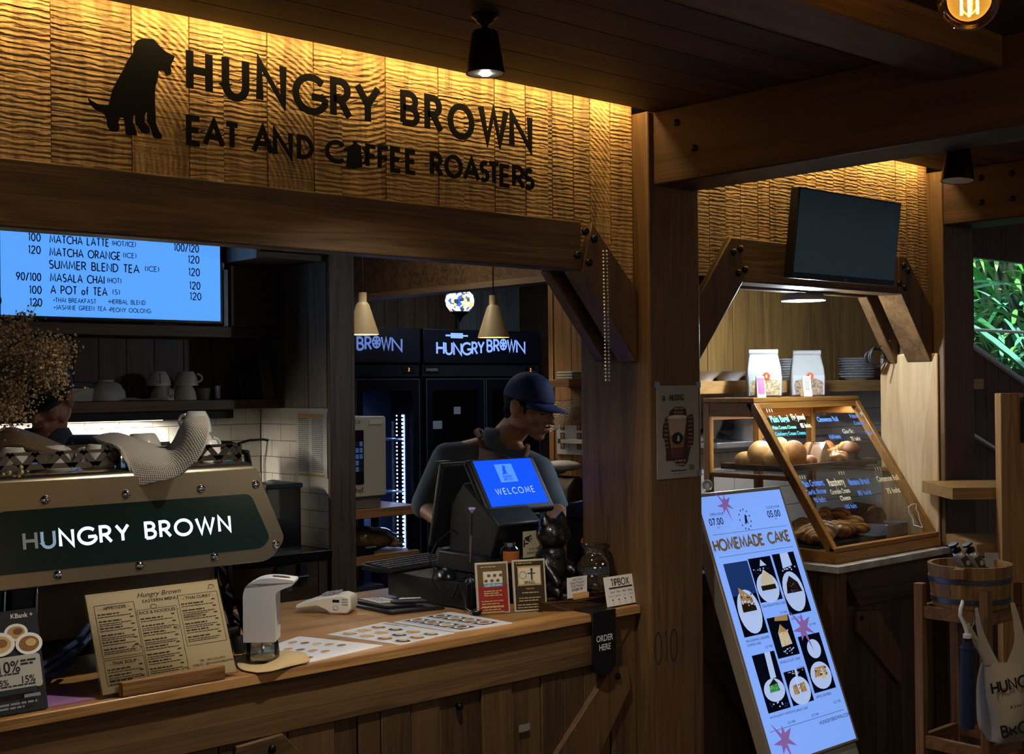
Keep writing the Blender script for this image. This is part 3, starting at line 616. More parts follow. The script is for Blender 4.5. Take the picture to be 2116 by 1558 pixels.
# little bottle with an orange label, CCTV notice
t = thing('candle_jar', 'small black jar with an orange label in front of the till', 'jar', tuple(P(1052, 1130, y=3.11)))
b0 = P(1052, 1118, y=3.112); z0 = .985
t.matrix_basis = Mx.Translation((b0.x, b0.y, z0))
G().lathe([(.03, 0), (.032, .004), (.032, .088), (.026, .096)], (b0.x, b0.y, z0), mat('101010', .2), 20).out('jar', t)
G().lathe([(.021, .096), (.021, .108), (.019, .11)], (b0.x, b0.y, z0), CHROME, 18).out('lid', t)
g = G(); n_ = 10
for i in range(n_):
    a, b = R(190+16*i), R(190+16*(i+1)); q = lambda a, z: (b0.x+.0326*math.cos(a), b0.y+.0326*math.sin(a), z0+z)
    g.poly([q(a, .045), q(b, .045), q(b, .082), q(a, .082)], mat('a05a22', .6))
g.out('label', t)
t = thing('cctv_notice', 'clear acrylic stand with a CCTV camera notice, left of the black cat', 'notice', (2.84, 3.02, .9))
bl, br = P(1079, 1250, y=3.063), P(1122, 1250, y=3.063); w = br.x-bl.x; h = .235
g = G(); g.box(bl.x, br.x, 3.061, 3.064, .9305, .9+h, ACRYL); g.out('acrylic_holder', t)
g = G().fr((bl.x+.003, 3.0605, .9+h-.005), (1, 0, 0), (0, 0, 1)); ww = w-.006
YEL = mat('b9a98a', .6); DK = mat('15161a', .7)
g.rect(0, -.085, ww, .085, YEL).rect(0, -.118, ww, .033, DK)
g.shape([(.006, -.02), (.036, -.012), (.042, -.026), (.03, -.036), (.014, -.03)], DK, 2); g.disc(.034, -.026, .006, .008, YEL, 3); g.disc(.034, -.026, .003, .004, DK, 4); g.rect(.003, -.05, .006, .024, DK, 2); g.rect(.006, -.042, .018, .005, DK, 2)
g.ft('24 HR VIDEO', ww*.6, -.062, .0062, DK, .5, 2, bold=.01).ft('SURVEILLANCE', ww*.55, -.074, .0062, DK, .5, 2, bold=.01).ft('CCTV', ww*.5, -.111, .019, WHITE, .5, 2); g.out('notice_sheet', t)

# ---------------------------------------------------------------- framed cards
def framed(a, b, h, label, ground, draw):
    a, b = V((*a, .9)), V((*b, .9)); u = (b-a).normalized(); w = (b-a).length; lean = R(8)
    bk = V((-u.y, u.x, 0)); v = (V((0, 0, 1))*math.cos(lean)+bk*math.sin(lean)).normalized()
    t = thing('framed_card', label, 'framed card', tuple((a+b)/2), 0, 'pair of framed cards on the counter')
    c = a+u*(w/2)+v*(h/2)+V((0, 0, .0015)); panel(G(), c, u, v, w, h, .008, mat('b7ab93', .25)).out('frame', t, bevel=.002)
    G().add([a+u*.01+bk*.008, a+u*(w-.01)+bk*.008, a+u*(w-.01)+bk*.05, a+u*.01+bk*.05]+[p+V((0, 0, .003)) for p in (a+u*.01+bk*.008, a+u*(w-.01)+bk*.008, a+u*(w-.01)+bk*.05, a+u*.01+bk*.05)], [(3, 2, 1, 0), (4, 5, 6, 7), (0, 1, 5, 4), (1, 2, 6, 5), (2, 3, 7, 6), (3, 0, 4, 7)], ACRYL).out('foot', t)
    g = G().fr(c-u*(w/2)-v*(h/2), u, v); m_ = .006; draw(g, m_, w, h, ground); g.out('printed_card', t)
CRE = mat('cfc4a8', .6); GOLD = mat('c0a468', .6)
def card1(g, e, w, h, gr):
    g.rect(e, e, w-2*e, h-2*e, mat('5d4a30', .5)); g.rect(e, e, w-2*e, h*.52, mat('8d1f1c', .5), 2)
    g.rect(w*.22, h*.52, w*.58, h*.3, CRE, 3); g.rect(w*.22, h*.52, w*.58, h*.07, mat('5a86ab', .6), 4); g.ft('Light Brown', w*.51, h*.535, .0075, WHITE, .5, 5)
    r = random.Random(3)
    for i in range(6): g.disc(w*(.3+.09*i % .45), h*(.64+.1*(i % 2)), .006, .005, mat('57504a', .7), 4, 8)
    g.lines(w*.15, h*.9, w*.5, 1, .01, .003, GOLD, r, 5)
    g.lines(w*.22, h*.43, w*.6, 3, .0065, .0034, GOLD, r, 5)
    g.lines(w*.14, h*.24, w*.72, 3, .008, .003, GOLD, r, 5); g.lines(w*.1, h*.12, w*.78, 3, .007, .003, GOLD, r, 5)
def card2(g, e, w, h, gr):
    g.rect(e, e, w-2*e, h-2*e, mat('2e2115', .5))
    for i in range(13):
        for y in (.51, .86): g.disc(w*(.16+.056*i), h*y, .003, .003, GOLD, 2, 8)
    g.rect(w*.15, h*.51, w*.7, h*.35, GOLD, 2); g.rect(w*.18, h*.53, w*.64, h*.31, CRE, 3)
    D = mat('4a4238', .7)
    g.rect(w*.54, h*.6, .006, .036, D, 4).rect(w*.44, h*.715, .026, .004, D, 4).disc(w*.57, h*.80, .004, .0045, D, 4); g.ribbon([(w*.3+.011*math.cos(R(k*30)), h*.7+.011*math.sin(R(k*30))) for k in range(13)], .0015, D, 4)
    g.ft('BRAZIL', w*.5, h*.535, .008, INK, .5, 5, bold=.01); g.lines(w*.1, h*.92, w*.55, 1, .01, .003, GOLD, rnd, 5)
    g.ft('MEDIUM', w*.5, h*.42, .005, GOLD, .5, 5); g.lines(w*.25, h*.35, w*.55, 1, .01, .003, GOLD, rnd, 5); g.lines(w*.15, h*.25, w*.72, 2, .008, .003, GOLD, rnd, 5); g.lines(w*.1, h*.12, w*.78, 2, .008, .003, GOLD, rnd, 5)
framed((2.555, 2.992), (2.655, 2.952), .158, 'silver framed card with a red lower half reading Light Brown', None, card1)
framed((2.668, 2.948), (2.768, 2.905), .160, 'silver framed dark brown card with a BRAZIL stamp', None, card2)

# ---------------------------------------------------------------- black cat, block, jar, cards by the post
t = thing('wooden_block', 'thick dark wooden board under the black cat figure', 'board', (2.86, 2.96, .9))
slab(G(), [(2.735, 2.91), (2.812, 2.842), (2.985, 2.842), (2.985, 3.07), (2.78, 3.10)], .9, .93, wood('block_wood', '2e1a0d', '4d2e17', 'x', 20, 1)).out('board', t, bevel=.004)
CATB = mat('0b0b0b', .32, coat=.3, bump=.8, ns=60)
t = thing('cat_figurine', 'glossy black cat figurine standing between the CCTV notice and the glass jar', 'cat figurine', (2.865, 2.99, .93))
c = V((2.868, 2.985, .93)); hd = c+V((0, -.005, .195))
blob([('e', c+V((0, .01, .08)), (.062, .056, .085)), ('e', c+V((0, -.005, .125)), (.043, .04, .04)), ('e', hd, (.060, .052, .052)), ('e', hd+V((0, -.035, -.014)), (.024, .022, .016)),
      ('e', hd+V((.022, -.03, .0)), (.022, .02, .02)), ('e', hd+V((-.022, -.03, 0)), (.022, .02, .02)),
      ('c', c+V((-.03, -.03, .025)), c+V((-.036, -.062, .012)), .025, .017), ('c', c+V((.03, -.03, .025)), c+V((.036, -.062, .012)), .025, .017),
      ('c', c+V((.04, -.01, .10)), c+V((.05, -.055, .07)), .018, .015), ('c', c+V((-.04, -.01, .10)), c+V((-.035, -.06, .045)), .018, .015),
      ('e', c+V((.0, .0, .02)), (.055, .055, .022)), ('c', c+V((.03, .05, .03)), c+V((.055, .045, .06)), .013, .01)], .005, 3, 'body', t, CATB)
for s in (-1, 1):
    e = hd+V((s*.034, .0, .036)); G().lathe([(.024, 0), (.018, .014), (.008, .028), (.0, .036)], e, CATB, 12, Mx.Rotation(R(-12*s)*-1, 4, 'Y')).out('ear', t)
    G().sph(hd+V((s*.022, -.047, .006)), (.009, .005, .006), mat('1d1d1d', .1), 10).out('eye', t)
G().sph(hd+V((0, -.057, -.006)), (.006, .004, .004), mat('1a1414', .2), 8).out('nose', t)
# hand stamp / scanner device right of the cat
t = thing('barcode_scanner', 'black hand scanner with an orange trim standing behind the black cat', 'scanner', tuple(P(1190, 1200, y=3.12)))
s0 = P(1192, 1120, y=3.12); t.matrix_basis = Mx.Translation((s0.x, s0.y, .9))
G().prism([(3.09, .9), (3.09, 1.07), (3.05, 1.15), (3.07, 1.20), (3.15, 1.19), (3.15, .9)], 'x', s0.x-.025, s0.x+.025, BLK).out('body', t, bevel=.008)
G().prism([(3.05, 1.15), (3.03, 1.185), (3.05, 1.215), (3.13, 1.20), (3.13, 1.15)], 'x', s0.x-.034, s0.x+.034, mat('17181a', .25)).out('head', t, bevel=.006)
G().box(s0.x-.012, s0.x+.014, 3.083, 3.09, .99, 1.09, mat('b2611f', .5)).out('orange_trim', t, bevel=.002)
# glass jar
jx, jy = 2.974, 2.905
t = thing('tip_jar', 'round clear glass tip jar with a wide neck, beside the post', 'jar', (jx, jy, .93))
JG = glassmat('jar_glass', (.93, .93, .92), .2)
pr = [(.0, .004), (.05, .004), (.058, .012), (.068, .05), (.070, .075), (.066, .105), (.052, .125), (.047, .132), (.047, .142), (.053, .148), (.053, .156), (.047, .158)]
G().lathe(pr+[(r-.003, z) for r, z in pr[::-1] if r > .01], (jx, jy, .9305), JG, 32).out('glass', t, smooth=60)
G().tube([(jx+.0525*math.cos(a), jy+.0525*math.sin(a), .9305+.152) for a in [i*math.pi/16 for i in range(32)]], .0035, glassmat('rim_glass', (.8, .82, .82), .35), 8, True).out('rim', t)
g = G(); r = random.Random(5)
for i in range(14): a = r.random()*6.3; q = r.random()*.035; g.lathe([(.011, 0), (.011, .002)], (jx+q*math.cos(a), jy+q*math.sin(a), .936+.0021*i), mat('c8c2b0', .25, 1), 12)
g.out('coins', t)
# small card in a wooden holder on the block, TIPBOX card
t = thing('card_holder', 'small white card slotted in a pale wooden holder on the dark board', 'card', (2.83, 2.862, .93))
G().box(2.838, 2.90, 2.852, 2.874, .930, .950, wood('holder_wood', 'a5773f', 'cfa263', 'x', 30, 1)).out('holder', t, bevel=.002)
g = G(); g.box(2.815, 2.902, 2.8635, 2.8655, .936, 1.0, WHITE); g.fr((2.815, 2.8635, .936), (1, 0, 0), (0, 0, 1)); RED = mat('7a3a30', .7)
g.ft('Add Your', .043, .053, .0075, RED, .5).ft('Happy Thoughts?', .043, .043, .0075, RED, .5, sx=.85).ft('Study Reviews', .043, .033, .0075, RED, .5, sx=.9).ft('$10,000 TIP', .043, .021, .0075, INK, .5, bold=.02, sx=.9); g.out('card', t)
xa, xb = P(1251, 1210, y=2.80).x, P(1314, 1210, y=2.80).x
t = thing('tip_box_card', 'white TIPBOX card leaning against the glass jar', 'card', ((xa+xb)/2, 2.80, .9))
lean = R(10); u = V((1, 0, 0)); v = V((0, math.sin(lean), math.cos(lean))); w = xb-xa; h = .092; o = V((xa, 2.792, .905))
g = G(); g.add([o, o+u*w, o+u*w+v*h, o+v*h]+[p+V((0, .0015, 0)) for p in (o, o+u*w, o+u*w+v*h, o+v*h)], [(0, 1, 2, 3), (7, 6, 5, 4), (0, 4, 5, 1), (1, 5, 6, 2), (2, 6, 7, 3), (3, 7, 4, 0)], WHITE)
g.fr(o, u, v); g.text('TIPBOX', w*.5, h*.68, h*.22, INK, .16, .2, .5, sq=.92).rect(w*.12, h*.58, w*.76, h*.05, INK, 1)
for i, s in enumerate(('Good', 'Nice', 'Nice', 'Sweet')): g.ft(s, w*(.22+.19*i), h*.44, .006, INK, .5)
for i, s in enumerate(('Thanks', 'service', '#1', 'other')): g.ft(s, w*(.16+.22*i), h*.31, .006, GREY, .5)
for i in range(4): g.disc(w*(.2+.2*i), h*.2, .003, .0025, INK); g.ribbon([(w*(.19+.2*i), h*.14), (w*(.22+.2*i), h*.1), (w*(.19+.2*i), h*.06), (w*(.24+.2*i), h*.04)], .001, GREY)
g.out('card', t)
g = G(); g.box(xa+.02, xa+.022, 2.80, 2.84, .9, .93, ACRYL).box(xb-.022, xb-.02, 2.80, 2.84, .9, .93, ACRYL).box(xa+.005, xb-.005, 2.785, 2.84, .9, .903, ACRYL); g.out('acrylic_foot', t)
# ================================================================ espresso machine and the things on and around it
BR_ST = mat('8a806c', .28, .97, name='brushed_steel', bump=.03, ns=200)
em = thing('espresso_machine', 'large brushed steel espresso machine with a lit HUNGRY BROWN back panel', 'espresso machine', (1.415, 3.2, .9))
def rnd_poly(pts, rad, n=5):
    out = []
    for i, p in enumerate(pts):
        p = V(p); a = V(pts[i-1]); b = V(pts[(i+1) % len(pts)]); r = rad[i] if isinstance(rad, (list, tuple)) else rad
        da = (a-p).normalized(); db = (b-p).normalized(); q0, q2 = p+da*r, p+db*r
        for k in range(n+1):
            t = k/n; q = q0*(1-t)**2+p*2*t*(1-t)+q2*t*t; out.append((q.x, q.y))
    return out
CX = 1.415
half = [(1.762, 1.392), (1.848, 1.20), (1.80, 1.147)]
outer = rnd_poly([(1.762, 1.392), (1.062, 1.392), (.982, 1.20), (1.03, 1.147), (1.80, 1.147), (1.848, 1.20)], [.004, .004, .02, .03, .03, .02])
inner = rnd_poly([(1.742, 1.327), (1.088, 1.327), (1.03, 1.20), (1.056, 1.182), (1.774, 1.182), (1.80, 1.205)], [.018, .018, .016, .014, .014, .016])
TO = V((CX, 2.925, 1.147)); TU = V((1, 0, 0)); TV_ = V((0, math.sin(R(10)), math.cos(R(10)))); TN = TU.cross(TV_)
def tp(x, z):    # outline measured on an upright plane -> place on the panel, which leans back 10 degrees
    d = V((x, 2.95, z-CAMH)); k = (TO-CP).dot(TN)/d.dot(TN); q = CP+d*k-TO; return q.dot(TU), q.dot(TV_)
TM = Mx(((TU.x, TV_.x, TN.x, TO.x), (TU.y, TV_.y, TN.y, TO.y), (TU.z, TV_.z, TN.z, TO.z), (0, 0, 0, 1)))
outer = [tp(*p) for p in outer]; inner = [tp(*p) for p in inner]
G(M=TM).prism(outer, 'z', -.007, 0, BR_ST).out('back_panel', em, bevel=.0015)
g = G(M=TM).prism(inner, 'z', -.001, .0025, mat('0b1d19', .18, name='green_panel')); g.M = Mx()
la = tp(1.149, 1.236); lb_ = tp(1.681, 1.236)
g.fr(TM @ V(((la[0]+lb_[0])/2, la[1], .0027)), TU, TV_)
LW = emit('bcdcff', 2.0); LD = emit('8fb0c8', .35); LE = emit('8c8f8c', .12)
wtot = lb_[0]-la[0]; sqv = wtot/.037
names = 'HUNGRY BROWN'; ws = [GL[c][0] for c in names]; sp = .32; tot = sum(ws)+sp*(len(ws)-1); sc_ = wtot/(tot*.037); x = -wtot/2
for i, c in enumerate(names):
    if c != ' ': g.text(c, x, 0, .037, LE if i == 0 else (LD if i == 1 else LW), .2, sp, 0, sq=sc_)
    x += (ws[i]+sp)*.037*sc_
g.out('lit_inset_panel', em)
T = Mx.Rotation(R(80), 4, 'X')
for x, y in ((93, 1033), (261, 1021), (415, 1010), (528, 1001), (570, 1125), (443, 1151), (288, 1169), (120, 1188)):
    pq = P(x, y, y=2.95); pq = tp(pq.x, pq.z); q = TM @ V((pq[0], pq[1], 0)); gb = G().lathe([(.011, 0), (.0105, .004), (.007, .008), (.0045, .0085), (.0045, .004)], q, CHROME, 16, T); gb.out('bolt', em, smooth=50)
prof = [(2.94, 1.15), (2.972, 1.385)]+[(2.972+.03*(1-math.cos(R(a))), 1.385+.022*math.sin(R(a))) for a in (25, 50, 70, 90)]+[(3.46, 1.407), (3.46, 1.16)]
G().prism(prof, 'x', 1.0, 1.765, BR_ST).out('body', em, smooth=50)
G().box(1.06, 1.73, 3.12, 3.13, .98, 1.15, mat('6b6052', .4, .6)).out('splash_plate', em)
G().box(1.04, 1.74, 3.10, 3.46, .94, .985, mat('2a2724', .4, .7)).out('drip_tray', em, bevel=.004)
for x in (1.06, 1.135):
    G().box(x, x+.055, 2.99, 3.10, 1.02, 1.16, mat('0d0e10', .25)).tube([(x+.058, 2.985, 1.155), (x+.054, 2.98, 1.09), (x+.056, 2.985, 1.03)], .0025, CHROME).out('boiler_box', em, bevel=.003)
def leg(x):
    g = G().fr((x, 0, 0), (0, -1, 0), (0, 0, 1)); D = mat('1d1b19', .35, .7)
    f = lambda *a: [(-y, z) for y, z in a]
    g.ribbon(f((3.18, 1.15), (3.165, 1.08), (3.10, 1.0), (3.065, .93)), .012, D, 0, .012)
    g.ribbon(f((3.10, 1.15), (3.09, 1.09), (3.03, 1.0), (3.0, .93)), .012, D, 0, .012)
    for a, b in (((3.175, 1.13), (3.09, 1.085)), ((3.09, 1.085), (3.14, 1.05)), ((3.14, 1.05), (3.05, 1.03)), ((3.05, 1.03), (3.10, 1.0)), ((3.10, 1.0), (3.02, .975)), ((3.02, .975), (3.075, .945))): g.ribbon(f(a, b), .011, D, 0, .012)
    o = g.out('leg', em); G().lathe([(.02, .9), (.024, .905), (.022, .93), (.016, .945)], (x-.006, 3.03, 0), BLK, 18).out('foot', o)
leg(1.755); leg(1.09)
for x in (1.09, 1.745): G().lathe([(.022, .9), (.024, .91), (.018, .945)], (x, 3.38, 0), BLK, 16).out('foot', em)
g = G(); g.tube([(1.755, 3.05, .955), (1.68, 3.05, .955)], .022, mat('171614', .4, .5), 14); g.out('cross_tube', em)
def rail(x0, x1, m, nm):
    g = G().fr((0, 3.035, 0), (1, 0, 0), (0, 0, 1)); n = max(2, round((x1-x0)/.062)); d = (x1-x0)/n
    g.ribbon([(x0, 1.452), (x1, 1.452)], .008, m, 0, .003); g.ribbon([(x0, 1.42), (x1, 1.42)], .013, m, 0, .003)
    for i in range(n): g.ribbon([(x0+d*i, 1.418), (x0+d*(i+.5), 1.452)], .014, m, 0, .003); g.ribbon([(x0+d*(i+.5), 1.452), (x0+d*(i+1), 1.418)], .014, m, 0, .003)
    for x in (x0, x1): g.ribbon([(x, 1.406), (x, 1.456)], .012, m, 0, .003)
    g.out(nm, em)
RAILM = mat('7d7261', .35, .9, name='rail_steel')
rail(1.0, 1.42, RAILM, 'cup_rail'); rail(1.445, 1.762, mat('57503f', .4, .9), 'cup_rail')  # right rail gets darker steel: its shadow is put into the colour
g = G().fr((0, 3.43, 0), (1, 0, 0), (0, 0, 1)); g.ribbon([(1.0, 1.445), (1.762, 1.445)], .012, RAILM, 0, .003); g.ribbon([(1.0, 1.407), (1.0, 1.445)], .012, RAILM, 0, .003); g.ribbon([(1.762, 1.407), (1.762, 1.445)], .012, RAILM, 0, .003); g.out('cup_rail', em)
# cups
CUP = mat('d9d5ca', .2, name='glazed_white', coat=.3)
def make_cup(label, r=.041, h=.058, m=CUP, group='white cups on the espresso machine'):
    t = thing('coffee_cup', label, 'cup', (0, 0, 0), 0, group)
    pr = [(.0, .003), (r*.55, .003), (r*.58, 0), (r*.62, .002), (r*.85, h*.35), (r*.98, h*.75), (r, h), (r-.003, h), (r*.94, h*.75), (r*.8, h*.36), (r*.5, .008), (0, .007)]
    g = G(local=True).lathe([(a, h-z) for a, z in pr], (0, 0, 0), m, 26); g.out('bowl', t, smooth=60)
    G(local=True).tube([(r*.9+.022*math.sin(R(a)), 0, h*.52-.018*math.cos(R(a))) for a in range(0, 181, 20)], .0045, m, 8).out('handle', t)
    return t
cup0 = None
def put_cup(x, y, z, rz, label):
    global cup0
    if cup0 is None: cup0 = make_cup(label); o = cup0
    else: o = dup(cup0, label=label)
    o.location = (x, y, z); o.rotation_euler = (0, 0, rz); return o
for x, y, rz, lb in ((1.30, 3.14, .4, 'upturned white cup right behind the left rail, beside the brown cloth'), (1.395, 3.10, 2.2, 'upturned white cup behind the gap between the two rails'),
                     (1.18, 3.10, 1.2, 'upturned white cup seen through the left rail cut-outs under the brown cloth'), (1.24, 3.24, 3.0, 'upturned white cup in the second row behind the left rail'),
                     (1.70, 3.10, 4.0, 'upturned white cup at the right end of the machine top')):
    put_cup(x, y, 1.4075, rz, lb)
BIG = make_cup('large upturned white cup behind the right end of the knitted towel', .055, .075); BIG.location = (1.735, 3.22, 1.4075)
BIG2 = dup(BIG, (1.60, 3.27, 1.4075), 1.0, 'large upturned white cup behind the knitted towel, left of the tallest one')
t = thing('cup_stack', 'pair of white cups stacked at the right rear of the machine top', 'cups', (1.735, 3.22, 1.483)); bpy.data.objects.remove(t)
TOPC = dup(cup0, (1.735, 3.22, 1.483), 2.0, 'upturned white cup standing on the large cup at the right end of the machine')
t = thing('steel_dish', 'pair of nested shiny steel dishes beside the brown cloth on the machine', 'dish', (1.13, 3.33, 1.4075))
G().lathe([(.0, .0), (.085, .0), (.09, .006), (.09, .014), (.07, .02), (0, .022)], (1.13, 3.33, 1.4075), CHROME, 30).out('lower_dish', t)
G().lathe([(.06, .0), (.078, .001), (.08, .03), (.06, .036), (0, .037)], (1.13, 3.33, 1.431), CHROME, 30).out('upper_dish', t)
# cloths
def cat(p0, p1, p2, p3, t): return .5*((2*p1)+(p2-p0)*t+(2*p0-5*p1+4*p2-p3)*t*t+(3*p1-p0-3*p2+p3)*t**3)
def cgrid(rows, nu, nv):
    def at(L, t):
        n = len(L)-1; x = min(t*n, n-1e-6); i = int(x); f = x-i
        return cat(L[max(i-1, 0)], L[i], L[i+1], L[min(i+2, n)], f)
    def fn(u, v): return at([at(r, u) for r in rows], v)
    return fn
def cloth(rows, m, name, label, cat_, th=.006, nu=36, nv=30, ripple=0):
    rows = [[V(p) for p in r] for r in rows]; f = cgrid(rows, nu, nv)
    g = G().grid(f, nu, nv, m)
    return solo(g, name, label, cat_, smooth=180, mods=[('SOLIDIFY', dict(thickness=th, offset=0)), ('SUBSURF', dict(levels=1, render_levels=1))])
def knit():
    m, nt, b = nmat('knit'); b.inputs['Base Color'].default_value = (*lin('b3ab9b'), 1); b.inputs['Roughness'].default_value = .95
    tc = nt.nodes.new('ShaderNodeTexCoord'); w1 = nt.nodes.new('ShaderNodeTexWave'); w2 = nt.nodes.new('ShaderNodeTexWave')
    for w_, d in ((w1, 'DIAGONAL'), (w2, 'X')):
        w_.bands_direction = d; w_.inputs['Scale'].default_value = 85; w_.inputs['Distortion'].default_value = 1.2; nt.links.new(tc.outputs['Object'], w_.inputs['Vector'])
    mu = nt.nodes.new('ShaderNodeMath'); mu.operation = 'MULTIPLY'; nt.links.new(w1.outputs['Fac'], mu.inputs[0]); nt.links.new(w2.outputs['Fac'], mu.inputs[1])
    bp = nt.nodes.new('ShaderNodeBump'); bp.inputs['Strength'].default_value = .5; bp.inputs['Distance'].default_value = .003; nt.links.new(mu.outputs[0], bp.inputs['Height']); nt.links.new(bp.outputs[0], b.inputs['Normal'])
    rp = nt.nodes.new('ShaderNodeValToRGB'); rp.color_ramp.elements[0].color = (*lin('948c7e'), 1); rp.color_ramp.elements[1].color = (*lin('c0b8a8'), 1); rp.color_ramp.elements[1].position = .6
    nt.links.new(mu.outputs[0], rp.inputs[0]); nt.links.new(rp.outputs[0], b.inputs['Base Color']); return m
KN = knit()
wr = 3.27
cloth([[W(x, y, wr+.14) for x, y in ((190, 925), (245, 912), (300, 925), (352, 925), (383, 900), (420, 885))],
       [W(x, y, wr+.06) for x, y in ((188, 905), (240, 896), (298, 914), (350, 923), (382, 872), (424, 862))],
       [W(x, y, wr-.04) for x, y in ((206, 914), (252, 908), (303, 928), (355, 934), (393, 882), (433, 876))],
       [W(x, y, wr-.085) for x, y in ((240, 922), (262, 938), (310, 955), (362, 958), (405, 920), (430, 905))],
       [W(x, y, wr-.10) for x, y in ((250, 935), (277, 972), (316, 980), (366, 974), (402, 945), (418, 932))],
       [W(x, y, wr-.105) for x, y in ((264, 955), (286, 1001), (322, 997), (366, 986), (392, 966), (404, 955))]], KN, 'knitted_towel', 'pale grey knitted towel draped over the rail of the espresso machine', 'towel', .008)
BRC = mat('7d6446', .95, name='brown_terry', bump=.6, ns=160, noise=.2)
cloth([[W(x, y, 3.42) for x, y in ((-30, 930), (30, 925), (85, 930), (140, 938))],
       [W(x, y, 3.36) for x, y in ((-30, 900), (25, 889), (85, 905), (142, 928))],
       [W(x, y, 3.22) for x, y in ((-30, 905), (25, 893), (80, 912), (138, 934))],
       [W(x, y, 3.15) for x, y in ((-30, 935), (30, 922), (72, 932), (130, 940))]], BRC, 'brown_cloth', 'folded brown terry cloth lying on the left of the machine top', 'cloth', .01)
TAN = mat('b09a72', .9, name='tan_cloth', bump=.3, ns=220)
cloth([[P(x, y, z=.905) for x, y in ((500, 1352), (545, 1348), (590, 1345), (625, 1350))],
       [P(490, 1372, z=.904), P(545, 1370, z=.904), P(590, 1352, z=.918), P(634, 1352, z=.916)],
       [P(500, 1384, z=.904), P(550, 1384, z=.904), P(592, 1370, z=.912), P(640, 1364, z=.906)],
       [P(530, 1390, z=.904), P(560, 1387, z=.904), P(598, 1378, z=.904), P(632, 1370, z=.904)]], TAN, 'tan_cloth', 'small tan cloth under the soap dispenser', 'cloth', .003)
# dried flowers in a glass vase at the left end
t = thing('dried_bouquet', 'bunch of dried beige gypsophila in a glass vase at the left end of the machine', 'dried flowers', (1.0, 3.13, 1.4075))
G().lathe([(.0, .004), (.035, .004), (.04, .0), (.045, .05), (.036, .11), (.03, .14), (.038, .17), (.035, .17), (.027, .14), (.033, .11), (.042, .05), (.03, .008)], (1.0, 3.13, 1.4085), glassmat('vase_glass', (.85, .9, .88), .2), 26).out('vase', t, smooth=60)
r = random.Random(12); BLOOM = [mat('a98a60', .9, name='bloom_dark'), mat('c9ab7e', .9, name='bloom'), mat('dcc7a0', .9, name='bloom_pale')]; STM = mat('6a5535', .8, name='dry_stem')
gb = G(); gs = G(); base = V((1.0, 3.13, 1.56))
for k in range(100):
    e = r.choice(((12, 765, 80, 95), (12, 765, 80, 95), (40, 715, 60, 58), (90, 738, 46, 58), (112, 775, 26, 36), (20, 835, 36, 40), (112, 745, 24, 40)))
    a = r.random()*6.283; q = math.sqrt(r.random()); tip = W(e[0]+e[2]*q*math.cos(a), e[1]+e[3]*q*math.sin(a), 2.86+.34*r.random())
    mid = base.lerp(tip, .55)+V((r.uniform(-.02, .02), r.uniform(-.02, .02), .02))
    gs.tube([base+V((r.uniform(-.015, .015), r.uniform(-.015, .015), 0)), mid, tip], [.0014, .001, .0006], STM, 5)
    for j in range(34):
        d = V((r.gauss(0, .018), r.gauss(0, .018), r.gauss(.004, .017))); p = tip+d
        gb.sph(p, r.uniform(.0017, .0037), r.choice(BLOOM), 6)
        if j % 4 == 0: gs.tube([tip-V((0, 0, .02)), p], .0005, STM, 3)
for k in range(10):
    tip = W(r.uniform(0, 45), r.uniform(965, 995), 2.98); gb.sph(tip, .0055, BLOOM[2], 6)
gs.out('stems', t); prop(gb.out('blossoms', t), kind='stuff')
# flexible hoses and a sheet under the machine
HOSE = mat('39486a', .3, .7, name='braided_hose', bump=.8, ns=420, noise=.4)
for pts, lb in (([(85, 1375), (125, 1350), (160, 1325), (185, 1290)], 'braided blue steel hose, uppermost under the espresso machine'), ([(88, 1390), (130, 1362), (165, 1340), (195, 1305)], 'braided blue steel hose, second below the espresso machine'), ([(92, 1398), (130, 1388), (152, 1372), (140, 1358), (120, 1358)], 'blue steel hose bent into a loop beside the flyer stand')):
    n_ = len(pts); solo(G().tube([P(x, y, y=2.93+.02*i) for i, (x, y) in enumerate(pts)], .007, HOSE, 10), 'braided_hose', lb, 'hose', 'hoses under the espresso machine')
solo(slab(G(), [(1.13, 2.97), (1.135, 2.80), (1.25, 2.80), (1.25, 2.97)], .9, .903, mat('8f6a98', .25, name='lilac_sheet')), 'lilac_patch', 'flat lilac patch on the worktop between the flyer stand and the menu board', 'mat')  # thin flat slab coloured lilac
# eastern menu on its wooden stand
t = thing('menu_board', 'tan Eastern Menu sheet in a clear frame on a wooden stand', 'menu', (1.43, 2.83, .9))
o = V((1.258, 2.787, .906)); L_ = .243; th = R(23); u = V((1, 0, 0)); v = V((0, math.sin(th), math.cos(th))); w = .35
MP = mat('b6a27a', .45, name='menu_paper'); DI = mat('3a2b1c', .8, name='menu_ink')
c = o+u*(w/2)+v*(L_/2); panel(G(), c, u, v, w, L_, .006, ACRYL, .0012).out('acrylic_frame', t, bevel=.001)
g = panel(G(), c, u, v, w-.008, L_-.008, .002, MP); g.fr(o, u, v)
def boxl(x, y, a, b, m=DI, lw=.0009):
    for q in ([(x, y), (x+a, y)], [(x, y+b), (x+a, y+b)], [(x, y), (x, y+b)], [(x+a, y), (x+a, y+b)]): g.ribbon(q, lw, m)
boxl(.006, .006, w-.012, L_-.012, MP, .002)
g.ft('Hungry Brown', w*.53, .217, .0115, DI, .5, bold=.004, shear=.35, sx=1.15).ft('EASTERN MENU', w*.53, .203, .0075, DI, .5, bold=.01, sx=1.2)
boxl(.02, .085, .098, .125); boxl(.02, .022, .098, .058); boxl(.122, .022, .102, .165); boxl(.232, .085, .106, .125)
for s, x, y in (('- APPETIZER -', .069, .198), ('- THAI SOUP -', .069, .068), ('- RICE & NOODLES -', .173, .176), ('- THAI CURRY -', .285, .198)): g.ft(s, x, y, .0072, DI, .5, bold=.012, sx=1.15)
r = random.Random(31)
